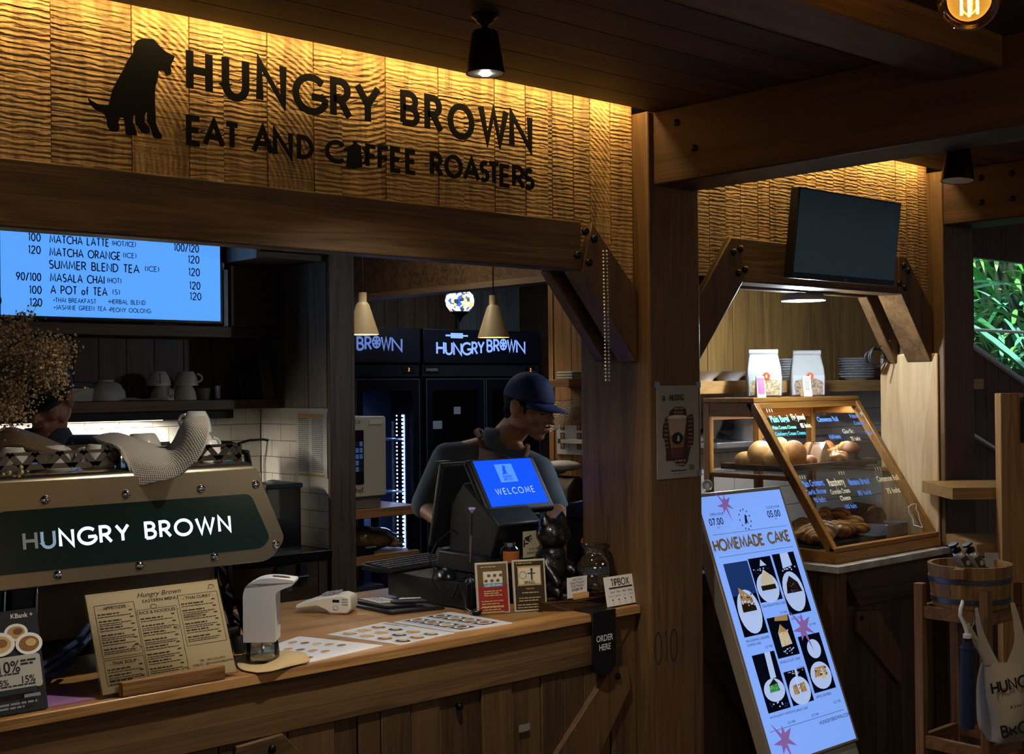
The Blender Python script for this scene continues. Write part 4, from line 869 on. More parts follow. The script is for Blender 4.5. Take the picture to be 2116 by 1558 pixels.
def items(x, y, wd, n, dy):
    for i in range(n):
        yy = y-i*dy; g.lines(x, yy, wd*.62, 1, .01, .0032, DI, r, 1, 1); g.rect(x+wd*.86, yy+.004, .009, .003, DI); g.lines(x, yy-.0055, wd*.95, 1 + (i % 2), .0045, .0019, DI, r, 1, .95)
items(.025, .186, .09, 6, .0165); items(.025, .056, .09, 3, .0135); items(.127, .163, .092, 8, .0172); items(.237, .186, .096, 6, .0165)
g.rect(.24, .152, .045, .007, mat('8d7752', .6), 1)
def squig(x, y, s, n, seed):
    q = random.Random(seed); g.ribbon([(x+s*(math.cos(i*.9)*(.6+.4*q.random())), y+s*.7*(math.sin(i*.9)*(.6+.4*q.random()))) for i in range(n)], .0008, DI, 2)
squig(.105, .10, .014, 12, 1); squig(.165, .192, .010, 12, 2); squig(.215, .03, .011, 12, 3); squig(.104, .03, .008, 9, 4); squig(.325, .222, .010, 11, 5); squig(.214, .135, .009, 10, 6)
g.ft('TEL : 063-626-6993', .29, .042, .0055, DI, .5, sx=1.1).ft('LINE ID : @HUNGRYBROWN', .29, .033, .0055, DI, .5, sx=1.05)
g.out('menu_sheet', t)
WST = wood('stand_wood', '5a3a1d', '8a6238', 'x', 22, 1)
G().box(1.30, 1.565, 2.772, 2.790, .9, .934, WST).box(1.30, 1.565, 2.79, 2.83, .9, .905, WST).out('ledge', t, bevel=.003)
G().prism([(2.80, .9), (2.905, 1.12), (2.915, 1.115), (2.90, .9)], 'x', 1.335, 1.35, WST).prism([(2.80, .9), (2.905, 1.12), (2.915, 1.115), (2.90, .9)], 'x', 1.50, 1.515, WST).box(1.335, 1.515, 2.87, 2.88, .9, .97, WST).out('back_support', t)
# promotion flyer stand at the left edge
t = thing('flyer_stand', 'dark bank promotion flyer with food plates in a stand, left edge of the counter', 'flyer', (1.07, 2.83, .9))
o = V((.985, 2.79, .903)); w = .152; L_ = .222; th = R(16); v = V((0, math.sin(th), math.cos(th))); c = o+u*(w/2)+v*(L_/2)
NAVY = mat('1d232c', .35, name='flyer_navy'); LT = mat('a8a79f', .4, name='flyer_panel')
g = panel(G(), c, u, v, w, L_, .004, NAVY); g.fr(o, u, v)
g.ft('KBank +', w*.93, L_*.92, .010, WHITE, 1, bold=.01)
for x, y, rx, ry, k in ((.10, .78, .026, .019, 0), (.125, .655, .03, .024, 1), (.06, .68, .034, .026, 2)):
    g.disc(x, y*L_, rx, ry, WHITE, 2+k*3); g.disc(x, y*L_, rx*.75, ry*.7, FOOD[k], 3+k*3); g.disc(x+.004, y*L_+.002, rx*.4, ry*.35, FOOD[3-k], 4+k*3)
g.shape(rnd_poly([(.006, .05), (w-.008, .05), (w-.008, .122), (.006, .122)], .008), LT, 12)
g.ft('10%', .072, .088, .024, INK, .5, 13, bold=.012, sx=.9).ft('15%', .112, .062, .015, INK, .5, 13, bold=.01, sx=.9).ft('5%', .06, .062, .012, INK, .5, 13, bold=.01)
g.lines(.1, .108, .04, 2, .007, .004, INK, r, 13); g.lines(.05, .083, .05, 1, .01, .003, INK, r, 13); g.lines(.03, .057, .11, 1, .01, .003, INK, r, 13); g.rect(.012, .04, .118, .012, mat('19242e', .4), 14)
g.lines(.1, .03, .045, 1, .01, .007, mat('7d8288', .5), r, 13); g.lines(.01, .018, .13, 2, .008, .0045, mat('7d8288', .5), r, 13)
g.out('flyer', t)
g = G(); g.prism(rnd_poly([(2.795, .9), (2.855, 1.11), (2.865, 1.11), (2.90, .95), (2.89, .9)], .012), 'x', 1.128, 1.136, mat('3a2a1c', .4)).prism(rnd_poly([(2.795, .9), (2.855, 1.11), (2.865, 1.11), (2.90, .95), (2.89, .9)], .012), 'x', .995, 1.003, mat('3a2a1c', .4)).box(.995, 1.136, 2.80, 2.885, .9, .903, mat('3a2a1c', .4)); g.out('holder', t)
# automatic soap dispenser
sx, sy = 1.728, 2.872
t = thing('soap_dispenser', 'white automatic soap dispenser with a clear soap bottle base', 'soap dispenser', (sx, sy, .907), R(-42))
DW = mat('d5d6da', .3, name='dispenser_white')
G(local=True).prism(rnd_poly([(-.042, .052), (.040, .052), (.040, .178), (.086, .196), (.089, .207), (.035, .215), (-.018, .211), (-.042, .185)], [.003, .003, .01, .006, .006, .02, .03, .02]), 'y', .036, -.036, DW).out('body', t, bevel=.016, seg=5)
G(local=True).lathe([(0, 0), (.018, 0), (.0175, .0015), (0, .002)], (.05, 0, .2115), BLK, 22, Mx.Rotation(R(7), 4, 'Y') @ Mx.Diagonal((1.3, .8, 1, 1))).out('sensor_window', t)
G(local=True).lathe([(.0065, .176), (.0065, .20)], (.07, 0, 0), mat('55555a', .4), 12).out('nozzle', t)
BG = glassmat('bottle_clear', (.93, .95, .96), .2)
G(local=True).lathe([(.0, .0), (.037, .0), (.042, .005), (.043, .022), (.040, .046), (.036, .052), (.034, .052), (.038, .045), (.041, .022), (.036, .006), (0, .004)], (0, 0, 0), BG, 30).out('bottle', t, smooth=60)
G(local=True).lathe([(0, .004), (.036, .006), (.0405, .022), (.0395, .03), (0, .03)], (0, 0, 0), glassmat('soap_liquid', (.86, .88, .9), .25), 28).tube([(0, 0, .01), (0, 0, .052)], .004, mat('b8bcc2', .3), 8).out('liquid', t, smooth=60)
# ================================================================ lettered sign
SGN = mat('050403', .7, spec=.15, name='sign_metal')
t = thing('wall_sign', 'black cut-out sign reading HUNGRY BROWN with a dog, on the sawn plank wall', 'sign', (1.95, 2.78, 2.19))
YS = 2.757
def letter(c, x0, y0, x1, y1, wt=.17, tilt=0):
    a, b = P(x0, y1, y=YS), P(x1, y1, y=YS); xm = (x0+x1)/2
    top, bot = P(xm, y0, y=YS).z, P(xm, y1, y=YS).z; h = (top-bot); w = b.x-a.x
    g = G().fr((a.x, YS, bot), (1, 0, tilt), (0, 0, 1)); k = wt*h
    g.text(c, k/2, k/2, h-k, SGN, wt*h/(h-k), 0, 0, 0, .004, sq=(w-k)/((h-k)*GL[c][0]) if GL[c][0] > .1 else 1)
    for px in (a.x+k/2, b.x-k/2):
        g.tube([(px, YS+.003, bot+h*.55), (px, 2.792, bot+h*.55)], .0014, SGN, 5)
    o = g.out('letter', t, smooth=0)
for c, b in (('H', (386, 100, 440, 193)), ('U', (460, 114, 516, 209)), ('N', (531, 124, 593, 217)), ('G', (606, 151, 676, 236)), ('R', (684, 161, 729, 246)), ('Y', (734, 172, 788, 257)),
             ('B', (829, 188, 868, 261)), ('R', (879, 196, 917, 274)), ('O', (927, 213, 981, 288)), ('W', (990, 218, 1052, 299)), ('N', (1054, 232, 1101, 310))): letter(c, *b, tilt=-.02)
for c, b in (('E', (386, 238, 418, 301)), ('A', (420, 245, 466, 304)), ('T', (465, 252, 496, 309)), ('A', (521, 258, 567, 318)), ('N', (565, 267, 606, 325)), ('D', (615, 279, 649, 329)), ('C', (673, 288, 712, 337)),
             ('F', (757, 298, 780, 348)), ('F', (782, 301, 806, 352)), ('E', (808, 303, 831, 357)), ('E', (839, 308, 862, 361)), ('R', (890, 314, 917, 365)), ('O', (920, 319, 957, 368)), ('A', (958, 325, 993, 374)),
             ('S', (992, 331, 1012, 376)), ('T', (1010, 333, 1034, 382)), ('E', (1034, 339, 1056, 387)), ('R', (1060, 342, 1086, 389)), ('S', (1084, 347, 1105, 392))): letter(c, *b, wt=.18, tilt=-.02)
DP = [(905, 238), (960, 245), (1000, 290), (1040, 325), (1092, 350), (1085, 375), (1072, 400), (1060, 408), (1072, 440), (1066, 468), (1042, 470), (1030, 445), (1010, 438), (992, 440), (985, 500), (972, 540), (968, 600), (970, 660), (973, 720), (975, 770), (995, 820), (1013, 845), (1010, 866), (975, 864), (960, 850), (945, 800), (925, 760), (922, 700), (915, 700), (905, 720), (905, 760), (935, 800), (938, 830), (910, 835), (890, 825), (850, 770), (848, 720), (835, 722), (830, 760), (850, 810), (857, 845), (800, 843), (788, 830), (785, 780), (775, 730), (750, 735), (740, 760), (748, 800), (740, 822), (700, 820), (675, 790), (670, 740), (655, 710), (600, 685), (565, 650), (553, 612), (575, 630), (620, 655), (660, 662), (680, 660), (690, 620), (705, 560), (735, 500), (770, 440), (800, 375), (835, 330), (838, 285), (860, 250)]
q = [P(x/3.023, y/3.023, y=YS) for x, y in DP]
G().prism([(p.x, p.z) for p in q], 'y', YS+.004, YS, SGN).out('dog_silhouette', t, smooth=0)
q = [P(x, y, y=YS) for x, y in ((716, 344), (721, 309), (713, 312), (712, 306), (726, 300), (731, 297), (731, 291), (737, 291), (738, 297), (746, 301), (749, 345), (733, 349))]
g = G().prism([(p.x, p.z) for p in q], 'y', YS+.004, YS, SGN); c = P(750, 322, y=YS); g.fr((c.x, YS, c.z), (1, 0, 0), (0, 0, 1)).ribbon([(.012*math.cos(R(a)), .02*math.sin(R(a))) for a in range(-85, 91, 25)], .006, SGN, 0, .004); g.out('coffee_pot_shape', t, smooth=0)
# ================================================================ lamps over the dining side
def ceiling_lamp(x, y, zt, zb, label, on, tilt=0):
    t = thing('ceiling_lamp', label, 'lamp', (x, y, zt), 0, 'dark conical ceiling lamps')
    D = mat('241a13', .35, .8, name='lamp_bronze')
    G().lathe([(.0, 0), (.03, 0), (.032, -.005), (.022, -.012), (.02, -.018), (.008, -.026), (.008, zb+.10-zt)][::1], (x, y, zt), D, 24).out('canopy', t, smooth=40)
    T = Mx.Rotation(tilt, 4, 'Y'); c = V((x, y, zb))+V((0, 0, .05))
    pr = [(.0, .052), (.027, .05), (.031, .044), (.046, -.05), (.044, -.05), (.029, .042), (.0, .046)]
    sh = G().lathe(pr, c, D, 30, T).out('shade', t, smooth=50)
    G().lathe([(.0285, .04), (.0432, -.049)], c, mat('d8c8a8', .4), 30, T).out('reflector', sh)
    if on:
        G().sph(c-V((0, 0, .03)), (.024, .024, .026), emit('f4f8ff', 25), 16).out('bulb', t)
        light('lamp_spot', 'SPOT', (x, y, zb-.012), 70, (1, .93, .82), (0, 0, 0), spot_size=R(125), spot_blend=.7, shadow_soft_size=.025)
    else: G().sph(c-V((0, 0, .018)), (.022, .022, .026), mat('cfcabd', .3), 14).out('bulb', t)
ceiling_lamp(1.968, 2.257, 2.47, 2.331, 'lit dark conical ceiling lamp above the counter, in front of the sign', True)
ceiling_lamp(3.345, 1.823, 2.47, 2.163, 'unlit dark conical lamp hanging past the heavy beam near the monitor', False, R(5))
gx, gy, gz = 2.06, 1.098, 2.256
t = thing('globe_bulb', 'amber glass globe bulb glowing at the top right', 'light bulb', (gx, gy, 2.47))
G().lathe([(.03, 2.47), (.03, 2.455), (.004, 2.452), (.003, 2.36), (.016, 2.355), (.017, 2.305), (.012, 2.302)], (gx, gy, 0), mat('2b2018', .4, .6), 16).out('socket', t, smooth=40)
G().sph((gx, gy, gz), .0535, glassmat('amber_glass', (.95, .62, .18), .1), 32).out('globe', t, smooth=180)
for i in range(4):
    a = R(90*i+30); G().tube([(gx+.004*math.cos(a), gy+.004*math.sin(a), gz+.035), (gx+.013*math.cos(a), gy+.013*math.sin(a), gz+.02), (gx+.013*math.cos(a), gy+.013*math.sin(a), gz-.026)], .0022, emit('ffdb8a', 110), 6).out('filament', t)
light('globe_light', 'POINT', (gx, gy, gz), 1.5, (1, .66, .25), shadow_soft_size=.05)
# bead chain hanging on the brace
solo_chain = []
for dx, lb in ((0, 'beaded pull chain, left strand hanging on the knee brace'), (7, 'beaded pull chain, right strand hanging on the knee brace')):
    g = G(); y = 519
    while y < 787:
        g.sph(P(1247+dx+(y-519)*.018, y, y=2.757), .0036, mat('e8e4da', .25, .6), 8); y += 7.4
    a, b = P(1247+dx, 519, y=2.757), P(1247+dx+4.8, 787, y=2.757); g.tube([a, b], .0007, CHROME, 4)
    solo(g, 'bead_chain', lb, 'chain', 'beaded pull chains')
# ================================================================ espresso nook
t = thing('menu_screen', 'wide blue menu screen listing matcha and tea prices', 'menu screen', (2.31, 4.98, 1.885))
YT = 4.95
G().box(1.83, 2.80, YT+.002, YT+.05, 1.882, 2.435, BLK).out('frame', t, bevel=.004)
g = G().box(1.845, 2.785, YT, YT+.003, 1.895, 2.42, emit('5aa4ff', .95)).fr((0, YT-.0006, 0), (1, 0, 0), (0, 0, 1)); TI = mat('101c48', .6, name='screen_ink', spec=.1)
def tv(s, x0, y, x1, h, wt=.16):
    a, b = P(x0, y, y=YT), P(x1, y, y=YT); ws = sum(GL[c][0] for c in s); n = len(s)-1; sp = .26; h2 = h
    g.text(s, a.x, a.z, h2, TI, wt, sp, 0, sq=(b.x-a.x)/((ws+sp*n)*h2))
for s, x0, y, x1, h in (('100', 59, 497, 83, .029), ('120', 59, 523, 83, .029), ('90/100', 34, 578, 84, .029), ('100', 61, 606, 85, .029), ('120', 62, 632, 86, .029), ('0)', -10, 628, 2, .026),
        ('MATCHA LATTE', 103, 501, 224, .029), ('(HOT/ICE)', 232, 507, 280, .019), ('100/120', 360, 518, 410, .030), ('MATCHA ORANGE', 103, 528, 248, .030), ('(ICE)', 255, 532, 281, .019), ('120', 389, 543, 411, .030),
        ('SUMMER BLEND TEA', 102, 554, 287, .031), ('(ICE)', 300, 560, 328, .020), ('120', 390, 569, 412, .030), ('MASALA CHAI', 104, 581, 215, .030), ('(HOT)', 222, 584, 250, .019), ('120', 392, 597, 413, .030),
        ('A POT of TEA', 105, 606, 221, .030), ('(S)', 233, 608, 247, .019), ('120', 393, 619, 415, .029), ('*THAI BREAKFAST', 111, 624, 198, .0165), ('*HERBAL BLEND', 224, 627, 300, .0165), ('*JASMINE GREEN TEA', 112, 639, 219, .0165), ('*PEONY OOLONG', 225, 644, 311, .0165)): tv(s, x0, y, x1, h)
g.out('screen', t)
G().box(2.80, 2.815, YT+.02, YT+.06, 2.12, 2.2, CHROME).out('bracket', t)
light('screen_glow', 'AREA', (2.30, YT-.03, 2.16), 1.6, (.35, .6, 1), (R(-90), 0, 0), shape='RECTANGLE', size=.9, size_y=.5)
t = thing('wall_shelf', 'upper dark oak shelf under the menu screen', 'shelf', (1.7, 5.16, 1.83), 0, 'shelves in the espresso nook')
G().box(.4, 3.154, 5.07, 5.245, 1.83, 1.88, WOAKX).out('board', t, bevel=.003)
t = thing('wall_shelf', 'lower dark oak shelf holding white cups above the tiles', 'shelf', (1.7, 5.16, 1.51), 0, 'shelves in the espresso nook')
G().box(.4, 3.154, 5.06, 5.245, 1.512, 1.556, WOAKX).out('board', t, bevel=.003); G().box(.4, 2.93, 5.10, 5.248, 1.472, 1.511, mat('120d09', .7)).out('light_housing', t)
G().box(1.6, 2.6, 5.125, 5.155, 1.4695, 1.4725, emit('ffe9c8', 5)).out('led_strip', t)
t = thing('shelf_cabinet', 'plain wooden box unit on the upper shelf right of the menu screen', 'cabinet', (3.0, 5.15, 1.88))
G().box(2.90, 3.135, 5.06, 5.24, 1.881, 2.15, wood('cabinet_board', '3a2817', '513a24', 'z', 10, .7)).out('box', t, bevel=.002)
t2 = thing('speaker_grille', 'pale ribbed panel standing at the right end of the menu screen', 'panel', (2.86, 5.12, 1.88))
g = G().box(2.865, 2.885, 5.06, 5.20, 1.881, 2.13, mat('6f7885', .4)); g.out('panel', t2)
for i in range(9): G().box(2.862, 2.866, 5.08, 5.18, 2.02+.012*i, 2.025+.012*i, BLK).out('rib', t2)
# things on the lower shelf
def shelfx(px, y=5.15): return P(px, 815, y=y).x
ZS = 1.5565; DW2 = mat('a9a498', .25, name='shelf_white')
t = thing('white_box', 'small white box with a black lid on the lower shelf', 'box', (shelfx(160), 5.15, ZS)); x = shelfx(160)
G().box(x-.055, x+.055, 5.11, 5.19, ZS, ZS+.055, DW2).out('box', t, bevel=.003); G().box(x-.053, x+.053, 5.112, 5.188, ZS+.0551, ZS+.08, BLK).out('lid', t, bevel=.003)
x = shelfx(218); t = thing('white_bowl', 'upturned round white bowl on the lower shelf', 'bowl', (x, 5.15, ZS))
G().lathe([(.082, 0), (.085, .004), (.08, .04), (.06, .07), (.035, .082), (.035, .088), (.0, .086)], (x, 5.15, ZS), DW2, 30).out('bowl', t, smooth=60)
sc0 = make_cup('upturned white cup, lower of the left pair on the shelf', .052, .062, DW2, 'white cups stacked on the shelf'); sc0.location = (shelfx(335), 5.15, ZS); sc0.rotation_euler[2] = -1.3
dup(sc0, (shelfx(328), 5.15, ZS+.0625), -1.9, 'upturned white cup, upper of the left pair on the shelf')
dup(sc0, (shelfx(380), 5.14, ZS), 1.2, 'upturned white cup, lower of the right pair on the shelf')
dup(sc0, (shelfx(384), 5.145, ZS+.0625), -.3, 'upturned white cup with its handle up, upper of the right pair on the shelf')
x = shelfx(418); solo(G().lathe([(.0, .003), (.024, 0), (.03, .03), (.031, .05), (.028, .05), (.026, .03), (0, .006)], (x, 5.14, ZS), mat('5b5853', .3), 20), 'small_cup', 'small grey cup right of the stacked cups on the shelf', 'cup')
x = shelfx(446); solo(G().lathe([(.0, .003), (.018, 0), (.02, .06), (.018, .06), (.016, .004), (0, .004)], (x, 5.13, ZS), glassmat('shot_glass', (.9, .92, .95), .25), 18), 'shot_glass', 'small shot glass on the lower shelf', 'glass')
BAGB = mat('15110e', .45, name='bag_black'); BAGG = mat('4b4238', .5)
for px, w, h, m, lb in ((512, .11, .17, BAGB, 'black coffee bag on the lower shelf'), (546, .06, .19, BAGG, 'narrow patterned coffee bag in the corner of the lower shelf')):
    x = shelfx(px); g = G().prism([(5.10, ZS), (5.14, ZS+h*.8), (5.15, ZS+h), (5.155, ZS+h), (5.165, ZS+h*.8), (5.19, ZS)], 'x', x-w/2, x+w/2, m); solo(g, 'coffee_bag', lb, 'bag', 'coffee bags on the lower shelf', bevel=.006)
cloth([[(shelfx(245+26*i, 5.105), 5.105, ZS+.005) for i in range(5)], [(shelfx(245+26*i, 5.09), 5.09, ZS+.006+.007*(i % 2)) for i in range(5)], [(shelfx(245+26*i, 5.075), 5.075, ZS+.005+.004*(i % 2)) for i in range(5)], [(shelfx(245+26*i, 5.063), 5.063, ZS+.004) for i in range(5)]], mat('8d8778', .9), 'shelf_cloth', 'thin pale cloth lying flat along the lower shelf edge', 'cloth', .002, 20, 12)
# kitchen counter in the nook
t = thing('back_counter', 'wooden back counter with black worktop and a drawer, behind the espresso machine', 'counter', (1.5, 4.97, 0))
G().box(-.5, 3.158, 4.665, 5.249, .865, .90, mat('0d0e10', .25, name='black_top')).out('worktop', t, bevel=.002)
WCAB = wood('cabinet_front', '33210f', '553a20', 'x', 14, .8)
G().box(-.5, 3.155, 4.71, 5.24, 0, .864, WCAB).out('body', t)
d = G().box(2.42, 2.62, 4.69, 4.708, .50, .855, WCAB).box(2.62, 3.10, 4.69, 4.708, .50, .855, WCAB).box(3.105, 3.155, 4.69, 4.708, .05, .86, WCAB).out('drawer_front', t, bevel=.002)
a, b = P(575, 1170, y=4.66).x, P(637, 1160, y=4.66).x
g = G()
for x in (a+.02, b-.015): g.box(x-.018, x+.018, 4.672, 4.69, .765, .85, BLK)
g.tube([(a, 4.66, .80), (b, 4.66, .80)], .007, BLK).tube([(a+.02, 4.66, .80), (a+.02, 4.68, .80)], .008, BLK).tube([(b-.015, 4.66, .80), (b-.015, 4.68, .80)], .008, BLK); g.out('handle', d)
# blender, food container, recipe sheet, plug
bx, by = 2.80, 5.02
t = thing('blender', 'blender with a clear jug and black handle behind the espresso machine', 'blender', (bx, by, .9))
G().box(bx-.09, bx+.09, by-.09, by+.1, .9005, 1.10, BLK).out('base', t, bevel=.015)
JUG = glassmat('jug_plastic', (.72, .74, .76), .16, .1)
G().lathe([(.05, 1.10), (.085, 1.16), (.095, 1.34), (.092, 1.34), (.082, 1.16), (.047, 1.104)], (bx, by, 0), JUG, 4*6).out('jug', t, smooth=60)
G().lathe([(.0, 1.345), (.098, 1.345), (.098, 1.36), (.06, 1.375), (.0, 1.378)], (bx, by, 0), BLK, 24).out('lid', t)
G().tube([(bx+.09, by-.02, 1.33), (bx+.135, by-.02, 1.32), (bx+.15, by-.02, 1.24), (bx+.142, by-.02, 1.15), (bx+.085, by-.02, 1.135)], [.012, .016, .017, .014, .01], BLK, 10).out('handle', t)
cx_, cy_ = 2.985, 4.86
t = thing('food_container', 'square clear container with a black lid on the black worktop', 'container', (cx_, cy_, .9))
CP_ = glassmat('container_plastic', (.5, .5, .5), .14, .15)
g = G(); w = .085
g.box(cx_-w, cx_-w+.004, cy_-w, cy_+w, .901, 1.17, CP_).box(cx_+w-.004, cx_+w, cy_-w, cy_+w, .901, 1.17, CP_).box(cx_-w, cx_+w, cy_-w, cy_-w+.004, .901, 1.17, CP_).box(cx_-w, cx_+w, cy_+w-.004, cy_+w, .901, 1.17, CP_).box(cx_-w, cx_+w, cy_-w, cy_+w, .901, .906, CP_); g.out('tub', t)
G().box(cx_-w+.006, cx_+w-.006, cy_-w+.006, cy_+w-.006, .907, 1.02, mat('5a4c3c', .9, noise=.4, ns=90)).out('contents', t)
G().box(cx_-w-.008, cx_+w+.008, cy_-w-.008, cy_+w+.008, 1.17, 1.19, BLK).out('lid', t, bevel=.004); G().lathe([(0, 1.19), (.03, 1.19), (.03, 1.2), (0, 1.205)], (cx_, cy_, 0), GREY, 18).out('knob', t)
q = [P(x, y, x=3.159) for x, y in ((614, 984), (677, 988), (674, 852), (609, 851))]
t = thing('recipe_sheet', 'long white printed sheet with orange bars taped on the tiled side wall', 'notice', tuple((q[0]+q[1])/2))
u = V((0, -1, 0)); v = V((0, 0, 1)); w = abs(q[1].y-q[0].y); h = q[3].z-q[0].z; o = V((3.157, q[0].y, q[0].z))
g = G().fr(o, u, v); g.e = .001; g.box(3.157, 3.159, o.y-w, o.y, o.z, o.z+h, mat('b9b6ae', .6)); OR = mat('b5802f', .6); gr = mat('77756f', .8)
g.rect(w*.06, h*.92, w*.86, h*.05, OR).rect(w*.06, h*.02, w*.86, h*.03, OR)
for i in range(27): g.lines(w*.08, h*(.89-.031*i), w*.34, 1, .01, .0045, gr, r, 1, 1); g.lines(w*.52, h*(.89-.031*i), w*.36, 1, .01, .0045, gr, r, 1, 1)
g.out('sheet', t)
pp = P(566, 914, y=5.22)
t = thing('power_plug', 'black plug and cable on the tiles above the blender', 'plug', tuple(pp)); 
G().lathe([(.0, -.03), (.02, -.03), (.026, -.01), (.026, .01), (.018, .028), (0, .028)], pp+V((0, .005, 0)), BLK, 16, Mx.Rotation(R(90), 4, 'X')).out('plug', t)
G().tube([pp, P(545, 908, y=5.19), P(515, 910, y=5.19), P(488, 918, y=5.19), P(470, 935, y=5.2), P(470, 1010, y=5.2)], .006, BLK, 8).out('cable', t)
# ================================================================ inner kitchen seen past the oak column
FB = mat('0a0f1c', .35, name='fridge_black'); FL = mat('202c48', .5, name='fridge_liner')
GF = glassmat('fridge_glass', (.55, .62, .75), .10, .03)
def fridge(x0, label, em_l, temp):
    w, y0, y1 = 1.095, 6.85, 7.15; D = .0
    t = thing('display_fridge', label, 'fridge', (x0+w/2, 7.0, 0), 0, 'two-door fridges with lettered headers')
    g = G(); g.box(x0, x0+.03, y0, y1, 0, 2.0, FB).box(x0+w-.03, x0+w, y0, y1, 0, 2.0, FB).box(x0+.03, x0+w-.03, y1-.03, y1, .2, 1.66, FL).box(x0+.03, x0+w-.03, y0+.02, y1, 1.66, 2.0, FB).box(x0+.03, x0+w-.03, y0+.02, y1, 0, .2, FB); g.out('body', t)
    g = G().box(x0+.004, x0+w-.004, y0-.03, y0, 1.765, 1.998, mat('0c1322', .4, name='header_panel')); g.out('header', t, bevel=.004)
    g = G().fr((x0, y0-.031, 1.765), (1, 0, 0), (0, 0, 1)); k = (P(1000, 720, y=y0-.03).x-5.363)/(1000-868)
    M_ = emit('86a6ff', em_l)
    for c, a, b_, dz in (('H', 903, 917, .065), ('U', 921, 934, .062), ('N', 938, 953, .058), ('G', 955, 973, .062), ('R', 976, 986, .066), ('Y', 988, 1000, .072), ('B', 1007, 1017, .085), ('R', 1021, 1031, .088), ('W', 1049, 1065, .09), ('N', 1068, 1084, .08)):
        xa, xb = P(a, 720, y=y0-.031).x-5.363, P(b_, 720, y=y0-.031).x-5.363; g.text(c, xa, dz, .078, M_, .19, 0, 0, sq=(xb-xa)/(.078*GL[c][0]))
    xo = P(1040, 715, y=y0-.031).x-5.363; g.disc(xo, .135, .036, .042, M_)
    for a in range(6): g.disc(xo+.02*math.cos(a*1.05), .135+.024*math.sin(a*1.05), .006, .007, FB, 2, 8)
    xr = P(944, 698, y=y0-.031).x-5.363; g.rect(xr-.055, .172, .11, .036, M_).rect(xr-.1, .184, .2, .012, M_); g.out('lettering', t)
    g = G().box(x0+.004, x0+w-.004, y0-.012, y0, 1.675, 1.76, mat('4a5664', .12, .8, name='fridge_trim')); g.out('control_strip', t)
    xa = x0+.95; b = G().box(xa, xa+.10, y0-.018, y0-.012, 1.70, 1.74, BLK); b.fr((xa+.05, y0-.0185, 1.71), (1, 0, 0), (0, 0, 1)).ft(temp, 0, 0, .022, emit('ff9a3c', 1.2), .5, bold=.02); b.out('temperature_display', t)
    b = G().box(x0+.02, x0+.15, y0-.018, y0-.012, 1.70, 1.74, BLK); b.fr((x0+.085, y0-.0185, 1.712), (1, 0, 0), (0, 0, 1)).ft('SANDEN', 0, 0, .018, GREY, .5, bold=.02); b.out('badge', t)
    for k, (a, b_) in enumerate(((x0+.02, x0+.545), (x0+.555, x0+w-.015))):
        d = G().box(a, a+.06, y0-.03, y0, .14, 1.66, FB).box(b_-.06, b_, y0-.03, y0, .14, 1.66, FB).box(a+.06, b_-.06, y0-.03, y0, 1.58, 1.66, FB).box(a+.06, b_-.06, y0-.03, y0, .14, .24, FB).out('door', t)
        g = G(); TR = mat('7c8698', .3, .8, name='door_trim')
        g.box(a, a+.008, y0-.034, y0-.03, .14, 1.66, TR).box(b_-.008, b_, y0-.034, y0-.03, .14, 1.66, TR).box(a+.008, b_-.008, y0-.034, y0-.03, 1.652, 1.66, TR).box(a+.008, b_-.008, y0-.034, y0-.03, .14, .148, TR); g.out('trim', d)
        G().box(a+.06, b_-.06, y0-.02, y0-.015, .24, 1.58, GF).out('glass', d)
        hx = b_-.035 if k == 0 else a+.035
        G().tube([(hx, y0-.032, 1.3), (hx, y0-.055, 1.28), (hx, y0-.055, .95), (hx, y0-.032, .93)], .008, TR).out('handle', d)
    for z in (.55, .9, 1.25): G().box(x0+.035, x0+w-.035, y0+.03, y1-.035, z, z+.012, mat('55607a', .4, .5)).out('shelf', t)
    return t
f1 = fridge(4.25, 'black fridge with a half hidden HUNGRY BROWN header, behind the white oven', .35, '3')
f2 = fridge(5.363, 'black fridge with a bright HUNGRY BROWN header, behind the barista', 1.0, '2')
g = G(); lx = P(833, 950, y=6.86).x; z = .45
g.box(lx+.012, lx+.02, 6.855, 6.87, .44, 1.42, mat('aab8d8', .4))
LEDM = emit('dcecff', 30)
while z < 1.42: g.sph((lx, 6.862, z), .0075, LEDM, 6); g.sph((lx-.02, 6.90, z), .005, LEDM, 5); z += .026
g.out('led_strip', f1)
light('fridge_glow', 'AREA', (lx-.03, 6.92, .93), 5, (.5, .68, 1), (0, R(90), 0), shape='RECTANGLE', size=.9, size_y=.03)
t = thing('price_note', 'white note stuck on the fridge door glass', 'note', (5.66, 6.8, 1.3)); bpy.data.objects.remove(t)
for px, py, w, h, lb in ((945, 848, .06, .05, 'small white note on the fridge glass, uppermost of two'), (903, 878, .09, .055, 'small white note on the fridge glass, lower left of two')):
    q = P(px, py, y=6.827); solo(G().box(q.x-w/2, q.x+w/2, 6.8275, 6.8295, q.z-h/2, q.z+h/2, mat('8f98ac', .6)), 'paper_note', lb, 'note', 'paper notes on the fridge doors')
